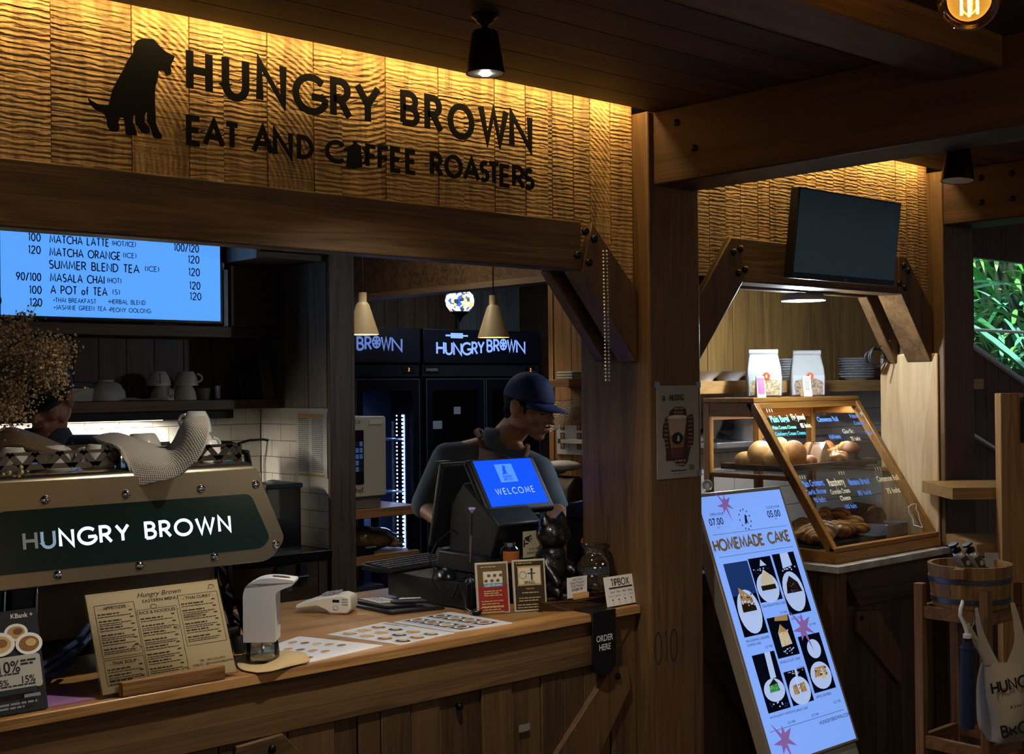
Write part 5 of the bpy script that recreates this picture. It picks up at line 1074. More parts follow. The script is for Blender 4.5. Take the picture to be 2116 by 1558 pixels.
# rack with oven
t = thing('kitchen_rack', 'wooden two-tier rack carrying the white oven', 'rack', (4.4, 6.42, 0))
WR = wood('rack_board', '6b4a2a', '9c7448', 'x', 14, .8)
for z in (.83, .555): G().box(3.75, 4.835, 6.2, 6.68, z, z+.055, WR).out('shelf', t, bevel=.003)
G().box(3.75, 4.60, 6.25, 6.68, .40, .42, mat('59667d', .3, .6)).out('lower_tray', t)
for x in (3.78, 4.80):
    for y in (6.24, 6.62): G().box(x, x+.035, y, y+.035, 0, .83, FB).out('leg', t)
t = thing('oven', 'compact white speed oven with a black touch screen on the wooden rack', 'oven', (4.39, 6.42, .886))
OV = mat('b9b3a6', .35, name='oven_cream')
G().prism(rnd_poly([(4.19, .96), (4.587, .96), (4.587, 1.432), (4.19, 1.432)], .02), 'y', 6.66, 6.20, OV).out('body', t, bevel=.004)
G().box(4.21, 4.56, 6.22, 6.62, .886, .96, mat('77746c', .4)).out('base', t, bevel=.004)
a = P(751, 950, y=6.199).x
G().box(a-.16, a, 6.193, 6.2, 1.035, 1.355, BLK).out('control_panel', t, bevel=.002)
g = G().fr((a-.15, 6.1925, 1.10), (1, 0, 0), (0, 0, 1)); SC = emit('3c5a8c', .4); r = random.Random(2)
for i in range(5):
    for j in range(5): g.rect(.006+.028*i, .01+.037*j, .022, .028, SC if r.random() > .3 else mat('26324a', .4))
g.out('touch_screen', t)
g = G().fr((a+.005, 6.1995, .985), (1, 0, 0), (0, 0, 1)); g.ft('merrychef.', 0, 0, .032, INK, 1, bold=.006).ft('QUICK', -.02, .405, .022, INK, 1); g.out('lettering', t)
G().box(4.47, 4.56, 6.197, 6.2, 1.385, 1.41, mat('cfc9bb', .3)).out('badge', t)
PLS = glassmat('plastic_bag', (.8, .84, .9), .35, .15)
t = thing('bread_bag', 'clear plastic bag of bread on the lower tier of the rack', 'bread bag', (4.55, 6.4, .61))
q = P(778, 1110, y=6.4)
blob([('e', V((q.x, 6.42, .67)), (.11, .08, .055)), ('e', V((q.x-.08, 6.42, .68)), (.08, .07, .06)), ('e', V((q.x+.11, 6.40, .65)), (.05, .05, .035))], .012, 2, 'bread', t, mat('b08a58', .8, noise=.3, ns=30, bump=.5))
blob([('e', V((q.x, 6.42, .68)), (.135, .1, .07)), ('e', V((q.x-.08, 6.42, .69)), (.1, .09, .072)), ('e', V((q.x+.14, 6.40, .655)), (.06, .06, .045))], .014, 1, 'bag', t, PLS)
t = thing('serving_tray', 'black serving tray and white tongs on the front of the lower tier', 'tray', (4.35, 6.27, .61))
G().box(4.15, 4.50, 6.21, 6.33, .611, .62, BLK).box(4.15, 4.50, 6.21, 6.215, .62, .635, BLK).out('tray', t); G().tube([(4.44, 6.225, .645), (4.52, 6.225, .645)], .018, BLK, 12).out('handle', t)
# pendants
def pendant(c, label, E, sp):
    t = thing('pendant_lamp', label, 'pendant lamp', (c.x, c.y, 2.64), 0, 'cream pendant lamps in the kitchen')
    CR = mat('bca67c', .4, name='pendant_cream')
    G().tube([(c.x, c.y, 2.64), (c.x, c.y, c.z+.19)], .004, BLK, 6).out('cord', t)
    s = G().lathe([(0, .2), (.019, .2), (.02, .155), (.026, .148), (.032, .14), (.077, .0), (.079, -.004), (.076, -.004), (.03, .136), (.0, .14)], c, CR, 32).out('shade', t, smooth=40)
    G().lathe([(0, .012), (.066, .012)], c, emit('fff3dc', E), 28).out('diffuser', t)
    light('pendant_light', 'SPOT', (c.x, c.y, c.z), sp, (1, .93, .82), (0, 0, 0), spot_size=R(140), spot_blend=.8, shadow_soft_size=.05)
c = W(750, 690, 6.2); pendant(V((c.x, c.y, 1.862)), 'cream cone pendant lamp beside the oak column', 9, 9)
c = W(1020, 697, 6.2); pendant(V((c.x, c.y, 1.842)), 'cream cone pendant lamp in front of the bright fridge header', 4, 9)
c = W(950, 626, 8.2)
t = thing('mosaic_lamp', 'small stained mosaic glass lamp glowing under the kitchen header', 'lamp', (c.x, c.y, 2.64))
m, nt, b = nmat('mosaic'); vo = nt.nodes.new('ShaderNodeTexVoronoi'); vo.inputs['Scale'].default_value = 48; tc = nt.nodes.new('ShaderNodeTexCoord'); nt.links.new(tc.outputs['Object'], vo.inputs['Vector'])
rp = nt.nodes.new('ShaderNodeValToRGB'); rp.color_ramp.interpolation = 'CONSTANT'; e = rp.color_ramp.elements
e[0].color = (.9, .85, .7, 1); e[1].position = .3; e[1].color = (.05, .12, .6, 1)
for p_, cl in ((.5, (1, .6, .15, 1)), (.62, (.03, .05, .1, 1)), (.78, (1, .95, .85, 1))): q = e.new(p_); q.color = cl
sr = nt.nodes.new('ShaderNodeSeparateColor'); nt.links.new(vo.outputs['Color'], sr.inputs[0]); nt.links.new(sr.outputs[0], rp.inputs[0]); nt.links.new(rp.outputs[0], b.inputs['Emission Color']); b.inputs['Emission Strength'].default_value = 1.6; b.inputs['Base Color'].default_value = (.05, .05, .05, 1)
G().lathe([(.06, .075), (.085, .05), (.094, .015), (.088, -.02), (.06, -.055)], c, m, 32).out('glass_bowl', t, smooth=60)
G().lathe([(.058, -.055), (.05, -.068), (.025, -.085), (.012, -.1), (.006, -.118), (0, -.12)], c, mat('15110d', .5), 24).out('finial', t); G().tube([c+V((0, 0, .08)), (c.x, c.y, 2.64)], .006, BLK).lathe([(.06, .075), (.03, .095), (0, .1)], c, mat('15110d', .5), 20).out('hanger', t)
# things on the kitchen side wall
def K(px, py): return P(px, py, x=4.24)
a = K(1164, 790); WS = wood('small_shelf', '8a6236', 'b58a50', 'y', 16, 1)
t = thing('small_shelf', 'short pale wooden shelf on the kitchen side wall', 'shelf', (4.2, a.y-.08, a.z)); G().box(4.12, 4.249, a.y-.16, a.y-.02, a.z-.02, a.z+.012, WS).out('board', t, bevel=.002)
for i in range(3): solo(G().box(4.14, 4.24, a.y-.16, a.y-.055, a.z+.0125+.0125*i, a.z+.0242+.0125*i, mat('c9c2b2', .9)), 'folded_towel', ('bottom', 'middle', 'top')[i]+' folded white towel on the short wall shelf', 'towel', 'folded towels on the short shelf', bevel=.005)
g = G(); a, b = K(1150, 826), K(1212, 892)
def nf(u, v): y = a.y+(b.y-a.y)*u*(1 if v < .1 else 1-.08*v); return V((4.235-.06*math.sin(math.pi*min(1, u*.9+.1))*v-.01, y+.01*v, a.z+(b.z-a.z)*(v*(1-.35*u*u)+.02*math.sin(6*u))))
g.grid(nf, 13, 13, mat('9b8a70', .9)); solo(g, 'net_bag', 'beige net bag hanging on the kitchen side wall', 'net bag', mods=[('WIREFRAME', dict(thickness=.005, use_replace=True))])
a, b = K(1150, 938), K(1215, 880)
t = thing('guide_poster', 'white poster with small food photos on the kitchen side wall', 'poster', (4.24, (a.y+b.y)/2, a.z)); g = G().box(4.243, 4.248, b.y, a.y, a.z, b.z, mat('a9a9ab', .5)).fr((4.243, a.y, a.z), (0, -1, 0), (0, 0, 1)); g.e = .0008
for i in range(2):
    for j in range(3): g.rect(.025+.11*i, .025+.045*j, .03, .032, FOOD[4]); g.disc(.04+.11*i, .04+.045*j, .01, .012, FOOD[1], 2); g.lines(.06+.11*i, .045+.045*j, .04, 2, .012, .004, GREY, r)
g.out('sheet', t)
a = K(1165, 912); solo(G().box(4.20, 4.242, a.y-.16, a.y-.02, a.z-.006, a.z+.012, mat('cfcabf', .7)).box(4.205, 4.243, a.y-.02, a.y+.005, a.z-.008, a.z+.014, mat('4a453e', .6)), 'chopstick_pack', 'bundle of white paper sleeves held on the side wall poster', 'paper sleeves')
t = thing('side_counter', 'narrow white counter against the kitchen side wall behind the barista', 'counter', (4.12, 4.25, 0)); G().box(4.0, 4.248, 4.07, 4.41, 1.02, 1.05, mat('a8a49c', .4)).out('top', t); G().box(4.02, 4.24, 4.09, 4.40, 0, 1.02, WCAB).out('body', t)
c = K(1170, 1010)
g = G().prism([(4.04, 1.0505), (4.05, 1.14), (4.09, 1.19), (4.13, 1.19), (4.18, 1.14), (4.2, 1.0505)], 'y', 4.29, 4.10, mat('3a2417', .45, name='bag_brown')); g.fr((4.045, 4.26, 1.10), (0, -1, .0), (0.0, 0, 1)); g.e = .004
solo(g, 'coffee_bag', 'large dark brown coffee bag on the white side counter', 'bag', bevel=.012)
blob_o = thing('white_sack', 'crumpled white paper sack behind the dark brown coffee bag', 'sack', (4.12, 4.35, 1.05))
blob([('e', V((4.12, 4.345, 1.13)), (.07, .05, .085)), ('e', V((4.13, 4.30, 1.215)), (.07, .085, .03)), ('e', V((4.12, 4.21, 1.235)), (.07, .1, .025))], .01, 2, 'sack', blob_o, mat('a9a59b', .7, bump=.6, ns=25))
# ================================================================ pastry bay
def ray(px, py): return (FW + RT*((px-1058)/FPX) - UP*((py-779)/FPX))
def PP(px, py, o, u, v):
    n = u.cross(v); d = ray(px, py); t = (V(o)-CP).dot(n)/d.dot(n); q = CP+d*t-V(o); return q.dot(u), q.dot(v)
CX0, CX1 = 4.10, 4.845
t = thing('display_cabinet', 'oak base cabinet with a marble slab under the pastry case', 'cabinet', (4.46, 3.05, 0))
MARB = mat('b9b3a8', .2, name='marble', noise=.35, ns=14)
G().box(4.05, CX1+.01, 2.70, 3.42, .899, .925, MARB).out('marble_slab', t, bevel=.002)
g = G().box(CX0-.01, CX1, 2.79, 3.40, 0, .898, WFZ); g.out('carcass', t)
g = G().box(4.075, 4.17, 2.745, 2.79, 0, .898, WFZ).prism([(4.172, .898), (4.172, .87), (4.26, .75), (CX1, .75), (CX1, .898)], 'y', 2.79, 2.745, WF)
boards(g, 4.172, CX1, 0, .75, 2.775, 2.79, wood('counter_plank', '3e2c1a', '644a2c', 'z', 13, .8), .09, .13, .003, 6); g.out('front', t, bevel=.003)
q = [P(x, y, y=2.76) for x, y in ((1772, 1262), (1815, 1260), (1875, 1370), (1860, 1416), (1770, 1304))]
d = G().prism([(p.x, p.z) for p in q], 'y', 2.776, 2.757, wood('brace_timber', '3e2c1a', '6a4e2e', 'z', 15, .8)).out('diagonal_brace', t, bevel=.003)
bolt(t, *P(1780, 1277, y=2.757), r=.01)
# half gate behind the menu stand
t = thing('half_gate', 'low plank gate with a diagonal batten behind the cake menu screen', 'gate', (3.7, 2.98, 0))
boards(G(), 3.31, 4.04, .05, .93, 2.96, 2.98, WFZ, .1, .15, .003, 33).out('planks', t)
q = [P(x, y, y=2.945) for x, y in ((1458, 1300), (1458, 1362), (1580, 1558), (1600, 1530))]
G().prism([(p.x, p.z) for p in q], 'y', 2.96, 2.938, wood('brace_timber', '3e2c1a', '6a4e2e', 'z', 15, .8)).box(3.31, 4.04, 2.94, 2.96, .84, .93, WF).box(3.31, 4.04, 2.94, 2.96, .05, .14, WF).out('battens', t, bevel=.003)
# ---- glass pastry case
CW = wood('case_oak', '6a4318', 'a4712e', 'x', 18, .9, r=.35, spec=.5)
CWZ = wood('case_oak_upright', '6a4318', 'a4712e', 'z', 18, .9, r=.35, spec=.5)
t = thing('pastry_case', 'wood framed glass pastry case with sloping front and handwritten prices', 'display case', (4.47, 3.06, .925))
yF, yT, yB, zB, zT = 2.745, 3.125, 3.37, .985, 1.545
g = G()
g.box(CX0, CX1, yF, yB, .9255, .968, CW).box(CX0, CX1, yF, yF+.03, .968, .985, CW); g.out('plinth', t, bevel=.003); G().box(CX0, CX1, yT-.01, yB, zT-.02, zT, CW).out('top_board', t, bevel=.003)
sl = (yT-yF)/(zT-zB); dv = V((0, sl, 1)).normalized()
def post_(g, x): return g.prism([(yF, .968), (yF+.042, .968), (yT+.03, zT-.02), (yT-.012, zT-.02)], 'x', x, x+.03, CWZ)
for x in (CX0, CX1-.03): post_(G(), x).out('sloping_post', t, bevel=.003)
G().box(CX0+.03, CX1-.03, yT-.012, yT+.018, zT-.045, zT-.02, CW).out('front_top_rail', t, bevel=.002)
for x in (CX0, CX1-.03, 4.43): G().box(x, x+.03, yB-.03, yB, .968, zT-.02, CWZ).out('back_post', t, bevel=.002)
G().box(CX0+.03, CX1-.03, yB-.025, yB-.005, zT-.09, zT-.02, CW).out('back_top_rail', t)
for x in (CX0, CX1-.022): G().box(x, x+.022, yT, yB-.03, zT-.075, zT-.02, wood('case_oak_side', '5a3815', '8a5f28', 'y', 18, .9, r=.4)).out('side_top_rail', t, bevel=.002); G().box(x, x+.022, 2.95, yB-.03, 1.225, 1.243, MC['case_oak_side']).out('side_shelf_rail', t, bevel=.002)
o = V((CX0+.03, yF+.012, .985)); u = V((1, 0, 0)); v = V((0, sl, 1)).normalized(); Lg = (zT-.045-.985)/v.z
G().add([(CX0+.012, yF+.04, .985), (CX0+.012, yB-.03, .985), (CX0+.012, yB-.03, zT-.07), (CX0+.012, yT+.02, zT-.07)], [(0, 1, 2, 3)], GLASS).out('side_pane', t)
G().add([(CX1-.012, yF+.04, .985), (CX1-.012, yB-.03, .985), (CX1-.012, yB-.03, zT-.07), (CX1-.012, yT+.02, zT-.07)], [(0, 1, 2, 3)], GLASS).out('side_pane', t)
G().box(CX0+.024, CX1-.024, 2.96, yB-.035, 1.2435, 1.2495, GLASS).out('glass_shelf', t)
g = G().add([o, o+u*(CX1-CX0-.06), o+u*(CX1-CX0-.06)+v*Lg, o+v*Lg], [(0, 1, 2, 3)], GLASS).fr(o, u, v); g.e = .001
CHB = .02
CG, CC, CB = mat('8ff5c8', .7, name='chalk_green'), mat('ffe9b8', .7, name='chalk_cream'), mat('6fa4ff', .7, name='chalk_blue')
def chalk(s, x0, y0, x1, hpx, m, al=0):
    a = PP(x0, y0, o, u, v); b = PP(x1, y0, o, u, v); vs, fs, w, _ = fontmesh(s, .022, .15); h = hpx/520/.83; g.ft(s, a[0], a[1], h, m, 0, bold=.022, shear=.15, sx=(b[0]-a[0])/(w*h/.69))
for a in (('Plain Bagel', 1594, 873, 1634, 13, CG), ('Fig Jewel', 1637, 868, 1666, 12, CC), ('85 baht', 1656, 884, 1678, 9, CC), ('- Plain Cream Cheese', 1594, 888, 1648, 7, CG), ('- Cranberry Cream Cheese', 1600, 901, 1668, 7, mat('55c8c8', .7)),
          ('Cinnamon Roll', 1690, 872, 1735, 10, CB), ('Ham', 1757, 864, 1775, 9, CB), ('Croissant', 1766, 878, 1789, 8, CB), ('Garlic', 1742, 896, 1767, 9, mat('cfc9b8', .7)), ('110 baht', 1714, 907, 1740, 8, CB), ('75 baht', 1760, 911, 1780, 8, CC), ('95 baht', 1789, 897, 1806, 8, CB),
          ('Plain Croissant', 1660, 1007, 1707, 12, CB), ('Garlic Butter', 1668, 1023, 1713, 9, CB), ('90 baht', 1684, 1039, 1710, 9, CB), ('Raspberry', 1714, 1005, 1750, 14, CC), ('Crumble Cream', 1718, 1022, 1760, 9, CC), ('Cheese', 1738, 1035, 1761, 9, CC), ('Banana Bread', 1756, 1003, 1801, 12, CB), ('85 baht', 1775, 1024, 1804, 9, CB), ('Cinnamon Roll', 1814, 996, 1862, 11, CC), ('75 baht', 1834, 1020, 1864, 10, CC), ('100 baht', 1747, 1052, 1774, 8, CB)): chalk(*a)
for x, y in ((1586, 852), (1735, 981), (1810, 973), (1654, 990)):
    for k in range(3): a = PP(x+k*5, y, o, u, v); g.ribbon([a, (a[0]+.004, a[1]+.016)], .003, CC)
a = PP(1779, 855, o, u, v); g.shape([(a[0]+(.012 if i % 2 else .006)*math.cos(i*.628), a[1]+(.014 if i % 2 else .007)*math.sin(i*.628)) for i in range(10)], WHITE)
q = [PP(x, y, o, u, v) for x, y in ((1884, 1042), (1894, 1041), (1892, 1052), (1897, 1060), (1900, 1075), (1906, 1090), (1888, 1085), (1886, 1072), (1878, 1060), (1876, 1048), (1884, 1042))]; g.ribbon(q, .004, WHITE)
g.out('front_pane', t)
G().box(CX0+.05, CX1-.05, yT+.02, yT+.035, zT-.026, zT-.0205, emit('e4f0ff', 4)).out('led_strip', t)
light('case_light', 'AREA', (4.47, yT+.03, zT-.03), 5, COOL, (R(-12), 0, 0), shape='RECTANGLE', size=.66, size_y=.02)
# ---- trays and bakes
def crust(name, a, b_):
    m, nt, bs = nmat(name); w_ = nt.nodes.new('ShaderNodeTexWave'); w_.bands_direction = 'DIAGONAL'; w_.inputs['Scale'].default_value = 17; w_.inputs['Distortion'].default_value = 3; w_.inputs['Detail'].default_value = 3
    tc = nt.nodes.new('ShaderNodeTexCoord'); nt.links.new(tc.outputs['Object'], w_.inputs['Vector']); rp = nt.nodes.new('ShaderNodeValToRGB'); rp.color_ramp.elements[0].color = (*lin(a), 1); rp.color_ramp.elements[1].color = (*lin(b_), 1)
    nt.links.new(w_.outputs['Fac'], rp.inputs[0]); nt.links.new(rp.outputs[0], bs.inputs['Base Color']); bs.inputs['Roughness'].default_value = .42
    bp = nt.nodes.new('ShaderNodeBump'); bp.inputs['Strength'].default_value = .7; bp.inputs['Distance'].default_value = .006; nt.links.new(w_.outputs['Fac'], bp.inputs['Height']); nt.links.new(bp.outputs[0], bs.inputs['Normal']); return m
CRO = [crust('croissant_golden', '9a5f24', 'd3a05c'), crust('croissant_dark', '7d4518', 'bf8542'), crust('croissant_sugar', 'a8743a', 'e0c8a0')]
BRN = [mat(c, .5, name='crust_'+c, noise=.35, ns=38, bump=.35) for c in ('a8692c', 'b97f3e', '94581f', 'c1924f', '7a4a20')]
CHOC = mat('4a2c1a', .7, name='crumb_dark', noise=.4, ns=60, bump=.7); WRAP = mat('2a1a12', .6, name='dark_wrapper')
t = thing('bread_tray', 'dark wooden tray of buns and muffins on the upper glass shelf', 'tray', (4.47, 3.17, 1.25))
TW = wood('tray_wood', '2e1d10', '4e351d', 'x', 18, 1)
g = G(); g.box(4.135, 4.80, 3.0, 3.31, 1.2565, 1.264, TW)
for a, b in (((4.135, 3.0, 4.80, 3.008), 0), ((4.135, 3.302, 4.80, 3.31), 0), ((4.135, 3.008, 4.143, 3.302), 0), ((4.792, 3.008, 4.80, 3.302), 0)): g.box(a[0], a[2], a[1], a[3], 1.264, 1.28, TW)
for x in (4.2, 4.72): g.box(x, x+.03, 3.02, 3.29, 1.25, 1.2565, BLK)
g.out('tray', t, bevel=.002)
t = thing('baking_tray', 'black baking tray of croissants in the bottom of the pastry case', 'tray', (4.35, 3.0, .968))
G().box(4.14, 4.60, 2.84, 3.30, .9685, .974, BLK).box(4.14, 4.60, 2.84, 2.846, .974, .984, BLK).out('tray', t)
r5 = random.Random(55)
def lump(c, rad, m, name, label, grp, rz=0, extra=None, cat_='bread'):
    g = G(M=Mx.Translation(V(c)) @ Mx.Rotation(rz, 4, 'Z')); n0 = len(g.v); g.sph((0, 0, rad[2]), rad, m, 20)
    for i in range(n0, len(g.v)):
        p = g.v[i]; f = 1+.05*math.sin(31*p.x+17*p.z)*math.cos(27*p.y); q = p-V(c); g.v[i] = V(c)+V((q.x*f, q.y*f, max(q.z, rad[2]*.25)-rad[2]*.25 if q.z < rad[2]*.25 else q.z-rad[2]*.25))
    if extra: extra(g)
    return solo(g, name, label, cat_, grp, smooth=180)
def croissant(c, L, rr, m, rz, label, grp, ridges=7):
    M = Mx.Translation(V(c)) @ Mx.Rotation(rz, 4, 'Z'); pts = []; rs = []; N = 42
    for i in range(N+1):
        s = i/N*2-1; pts.append(M @ V((s*L/2, .42*L*s*s-.1*L, rr))); rs.append(rr*(1-.80*abs(s)**1.6)*(1+.11*abs(math.sin(ridges*math.pi/2*(s+1)))-.06)+.002)
    g = G(); g.tube(pts, rs, m, 14); return solo(g, 'croissant', label, 'croissant', grp, smooth=180)
GU, GL_ = 'bakes on the upper shelf of the pastry case', 'bakes in the bottom of the pastry case'
def UP_(px, y): p = P(px, 955, y=y); return V((min(max(p.x, 4.185), 4.757), y, 1.265))
def LO_(px, y): p = P(px, 1090, y=y); return V((p.x, y, .976))
lump(UP_(1534, 3.22), (.042, .05, .036), BRN[3], 'bread_bun', 'small pale bun at the far left of the upper tray', GU)
lump(UP_(1572, 3.16), (.054, .055, .062), BRN[3], 'bread_bun', 'tall round golden bun, second from the left on the upper tray', GU)
lump(UP_(1602, 3.07), (.05, .05, .048), BRN[3], 'bread_bun', 'pale bun behind the sloping post of the pastry case', GU)
lump(UP_(1640, 3.07), (.038, .055, .062), BRN[1], 'bread_bun', 'long golden bun standing right of the sloping post', GU, .4)
lump(UP_(1612, 3.20), (.045, .045, .066), BRN[1], 'bread_bun', 'golden bun seen behind the post, at the back of the upper tray', GU)
lump(UP_(1673, 3.05), (.032, .03, .026), BRN[0], 'seed_roll', 'small seed roll at the front of the upper tray', GU)
lump(UP_(1672, 3.20), (.036, .03, .05), BRN[2], 'ham_roll', 'tall filled roll behind the wrapped sandwich', GU)
q = UP_(1693, 3.08); g = G(M=Mx.Translation(q)); g.prism([(-.045, 0), (.045, 0), (.03, .05), (.0, .085), (-.02, .06)], 'y', .03, -.03, BRN[1]); solo(g, 'sandwich', 'triangular sandwich inside the clear wrap on the upper tray', 'sandwich', GU, bevel=.006)
q = UP_(1693, 3.075); g = G(M=Mx.Translation(q+V((0, 0, .002)))); g.prism([(-.052, -.001), (.052, -.001), (.036, .052), (.0, .094), (-.024, .066)], 'y', .036, -.036, PLS); solo(g, 'plastic_wrap', 'clear plastic wrap round the triangular sandwich', 'wrap', bevel=.004)
croissant(UP_(1717, 3.22), .09, .028, CRO[0], .1, 'glazed croissant at the back of the upper tray', GU)
croissant(UP_(1737, 3.17), .085, .034, CRO[1], -.3, 'striped golden croissant left of the dark wrapped cake', GU)
croissant(UP_(1733, 3.05), .115, .026, CRO[0], -.15, 'long ridged croissant at the front of the upper tray', GU)
def muffin(c, label, cup, top):
    g = G(); g.lathe([(0, 0), (.026, 0), (.034, .045), (.0, .045)], c, cup, 24); o_ = thing('muffin', label, 'muffin', tuple(c), 0, GU); g.out('paper_case', o_, smooth=40)
    g = G(); g.lathe([(.03, .043), (.043, .05), (.041, .066), (.024, .083), (0, .088)], c, top, 24); g.out('muffin_top', o_, smooth=180)
muffin(UP_(1757, 3.06), 'dark brown muffin in a ribbed paper case on the upper tray', WRAP, BRN[4]); muffin(UP_(1797, 3.12), 'large pale topped muffin at the right end of the upper tray', BRN[2], BRN[1])
q = UP_(1758, 3.22); lump(q, (.04, .035, .05), BRN[2], 'bread_bun', 'brown bun behind the dark muffin', GU)
croissant(LO_(1652, 3.08), .13, .04, CRO[0], .9, 'striped croissant at the left of the lower tray', GL_); croissant(LO_(1697, 2.95), .16, .042, CRO[2], -.5, 'sugar dusted croissant at the front of the lower tray', GL_)
croissant(LO_(1733, 2.97), .15, .036, CRO[0], -.8, 'golden croissant in the middle of the lower tray', GL_); croissant(LO_(1702, 3.08), .14, .038, CRO[1], .3, 'dark golden croissant behind the dusted one', GL_); croissant(LO_(1672, 2.93), .12, .034, CRO[0], 1.4, 'croissant next to the sloping post in the lower tray', GL_)
for i, (px, y, z, rz) in enumerate(((1705, 3.10, .065, .3), (1735, 3.06, .06, -.4), (1760, 3.02, .03, -.6), (1775, 2.95, .01, -.5))): lump(LO_(px, y)+V((0, 0, z)), (.055, .03, .026), CRO[i % 2], 'crumble_pastry', ('flaky pastry at the back of the heap', 'flaky pastry on top of the heap', 'crumbly pastry leaning on the banana bread', 'long crumbly pastry at the front edge')[i], GL_, rz)
q = LO_(1793, 3.05); g = G(M=Mx.Translation(q+V((0, 0, -.006))) @ Mx.Rotation(-.5, 4, 'Z')); g.prism([(-.05, .004), (.05, .004), (.052, .07), (.03, .105), (0, .115), (-.03, .105), (-.052, .07)], 'y', .11, -.07, mat('6d5136', .8, name='loaf_crumb', noise=.5, ns=90, bump=.6)); solo(g, 'banana_bread', 'sliced banana bread loaf in the lower half of the pastry case', 'loaf', GL_, bevel=.006)
q0 = P(1855, 1085, y=2.98); t = thing('cake_pan', 'shallow clear edged pan with a dark cake at the right of the pastry case', 'cake pan', (4.72, 3.0, .9685))
g = G(); g.box(4.64, 4.80, 2.86, 3.16, .9685, .975, mat('9aa0a8', .3, .6))
for a in ((4.64, 4.645, 2.86, 3.16), (4.795, 4.80, 2.86, 3.16), (4.645, 4.795, 2.86, 2.865), (4.645, 4.795, 3.155, 3.16)): g.box(a[0], a[1], a[2], a[3], .975, 1.02, mat('aeb4bc', .2, .5))
g.out('pan', t, bevel=.001); G().box(4.647, 4.793, 2.867, 3.153, .9755, 1.008, CHOC).out('cake', t)
# ---- bags of granola and tent signs on the case
KRAFT = mat('8b8984', .6, name='bag_paper', bump=.3, ns=18); OATS = mat('a8946e', .8, name='oats', noise=.55, ns=120, bump=.9); MIX = mat('8d7a62', .8, name='muesli', noise=.6, ns=100, bump=.9)
def granola(cx, cy, label, fill, px_fill):
    rz = -YAW-.12; t = thing('granola_bag', label, 'bag', (cx, cy, zT+.001), rz, 'granola bags on the pastry case')
    w, d, h = .070, .048, .158
    b = [(-w, -d, 0), (w, -d, 0), (w, d, 0), (-w, d, 0)]; m_ = [(-w*1.02, -d*1.05, h*.5), (w*1.02, -d*1.05, h*.5), (w*1.02, d*1.05, h*.5), (-w*1.02, d*1.05, h*.5)]; m2 = [(-w*.97, -d*.75, h*.78), (w*.97, -d*.75, h*.78), (w*.97, d*.75, h*.78), (-w*.97, d*.75, h*.78)]; tp = [(-w*.82, -.006, h*1.15), (w*.82, -.006, h*1.15), (w*.82, .006, h*1.15), (-w*.82, .006, h*1.15)]
    g = G(local=True); fs = [(3, 2, 1, 0)]
    for k in range(3):
        for i in range(4): fs.append((k*4+i, k*4+(i+1) % 4, k*4+4+(i+1) % 4, k*4+4+i))
    fs.append((12, 13, 14, 15)); g.add(b+m_+m2+tp, fs, KRAFT); bag = g.out('bag', t, bevel=.006, seg=3)
    G(local=True).tube([(-w*.84, 0, h*1.17), (w*.84, 0, h*1.17)], .012, KRAFT, 14).out('rolled_top', t)
    g = G(local=True).fr((0, -d*1.075, .004), (1, 0, 0), (0, -.02, 1)); g.e = .002
    fr_ = [(-w*.78, .004), (w*.86, .004), (w*.9, .05), (w*.75, .064), (w*.2, .074), (-w*.4, .07), (-w*.8, .062), (-w*.86, .04)]
    g.shape([(-w*.9, .002), (w*.95, .002), (w*.95, .085), (-w*.9, .085)], mat('a9adb0', .15, name='bag_window'), 0); g.shape(fr_, fill, 1); g.out('window', t)
    g = G(local=True).fr((w*.1, -d*1.03-.0065, .086), (1, 0, 0), (0, 0, 1)); g.e = .0015; g.disc(0, 0, .016, .016, mat('c8622a', .5), 1).disc(0, 0, .012, .012, mat('b9411f', .5), 2).shape([(-.003, -.007), (.003, -.007), (.003, .003), (0, .008), (-.003, .003)], WHITE, 3).out('round_sticker', t)
granola(4.335, 3.24, 'white paper granola bag with an oat window, left one on the pastry case', OATS, 0); granola(4.655, 3.25, 'white paper granola bag with a brown muesli window, right one on the pastry case', MIX, 0)
for cx, cy, m, lb in ((4.245, 3.19, mat('d9568f', .6), 'tiny pink tent sign beside the left granola bag'), (4.565, 3.19, mat('d8dce0', .6), 'tiny white tent sign beside the right granola bag')):
    rz = -YAW+.1; t = thing('tent_sign', lb, 'price sign', (cx, cy, zT+.001), rz, 'tent signs on the pastry case'); g = G(local=True); PW = wood('sign_wood', 'b08a5a', 'd0ad78', 'z', 30, 1)
    g.add([(-.018, -.022, 0), (.018, -.022, 0), (.016, 0, .085), (-.016, 0, .085), (-.018, -.019, 0), (.018, -.019, 0), (.016, .003, .085), (-.016, .003, .085)], [(0, 1, 2, 3), (5, 4, 7, 6), (1, 5, 6, 2), (4, 0, 3, 7), (3, 2, 6, 7), (0, 4, 5, 1)], WHITE).add([(-.018, .024, 0), (.018, .024, 0), (.016, .003, .085), (-.016, .003, .085), (-.018, .027, 0), (.018, .027, 0), (.016, .006, .085), (-.016, .006, .085)], [(0, 3, 2, 1), (4, 5, 6, 7), (1, 2, 6, 5), (4, 7, 3, 0), (3, 7, 6, 2), (0, 1, 5, 4)], PW); g.out('boards', t)
    v_ = V((0, .022, .085)).normalized(); g = G(local=True).fr((-.014, -.0225, .004), (1, 0, 0), v_); g.rect(0, .012, .028, .066, m); r = random.Random(4)
    for i in range(6): g.lines(.004, .07-.009*i, .02, 1, .01, .004, mat('7a6f6a', .7), r, 2)
    g.out('sign_face', t)
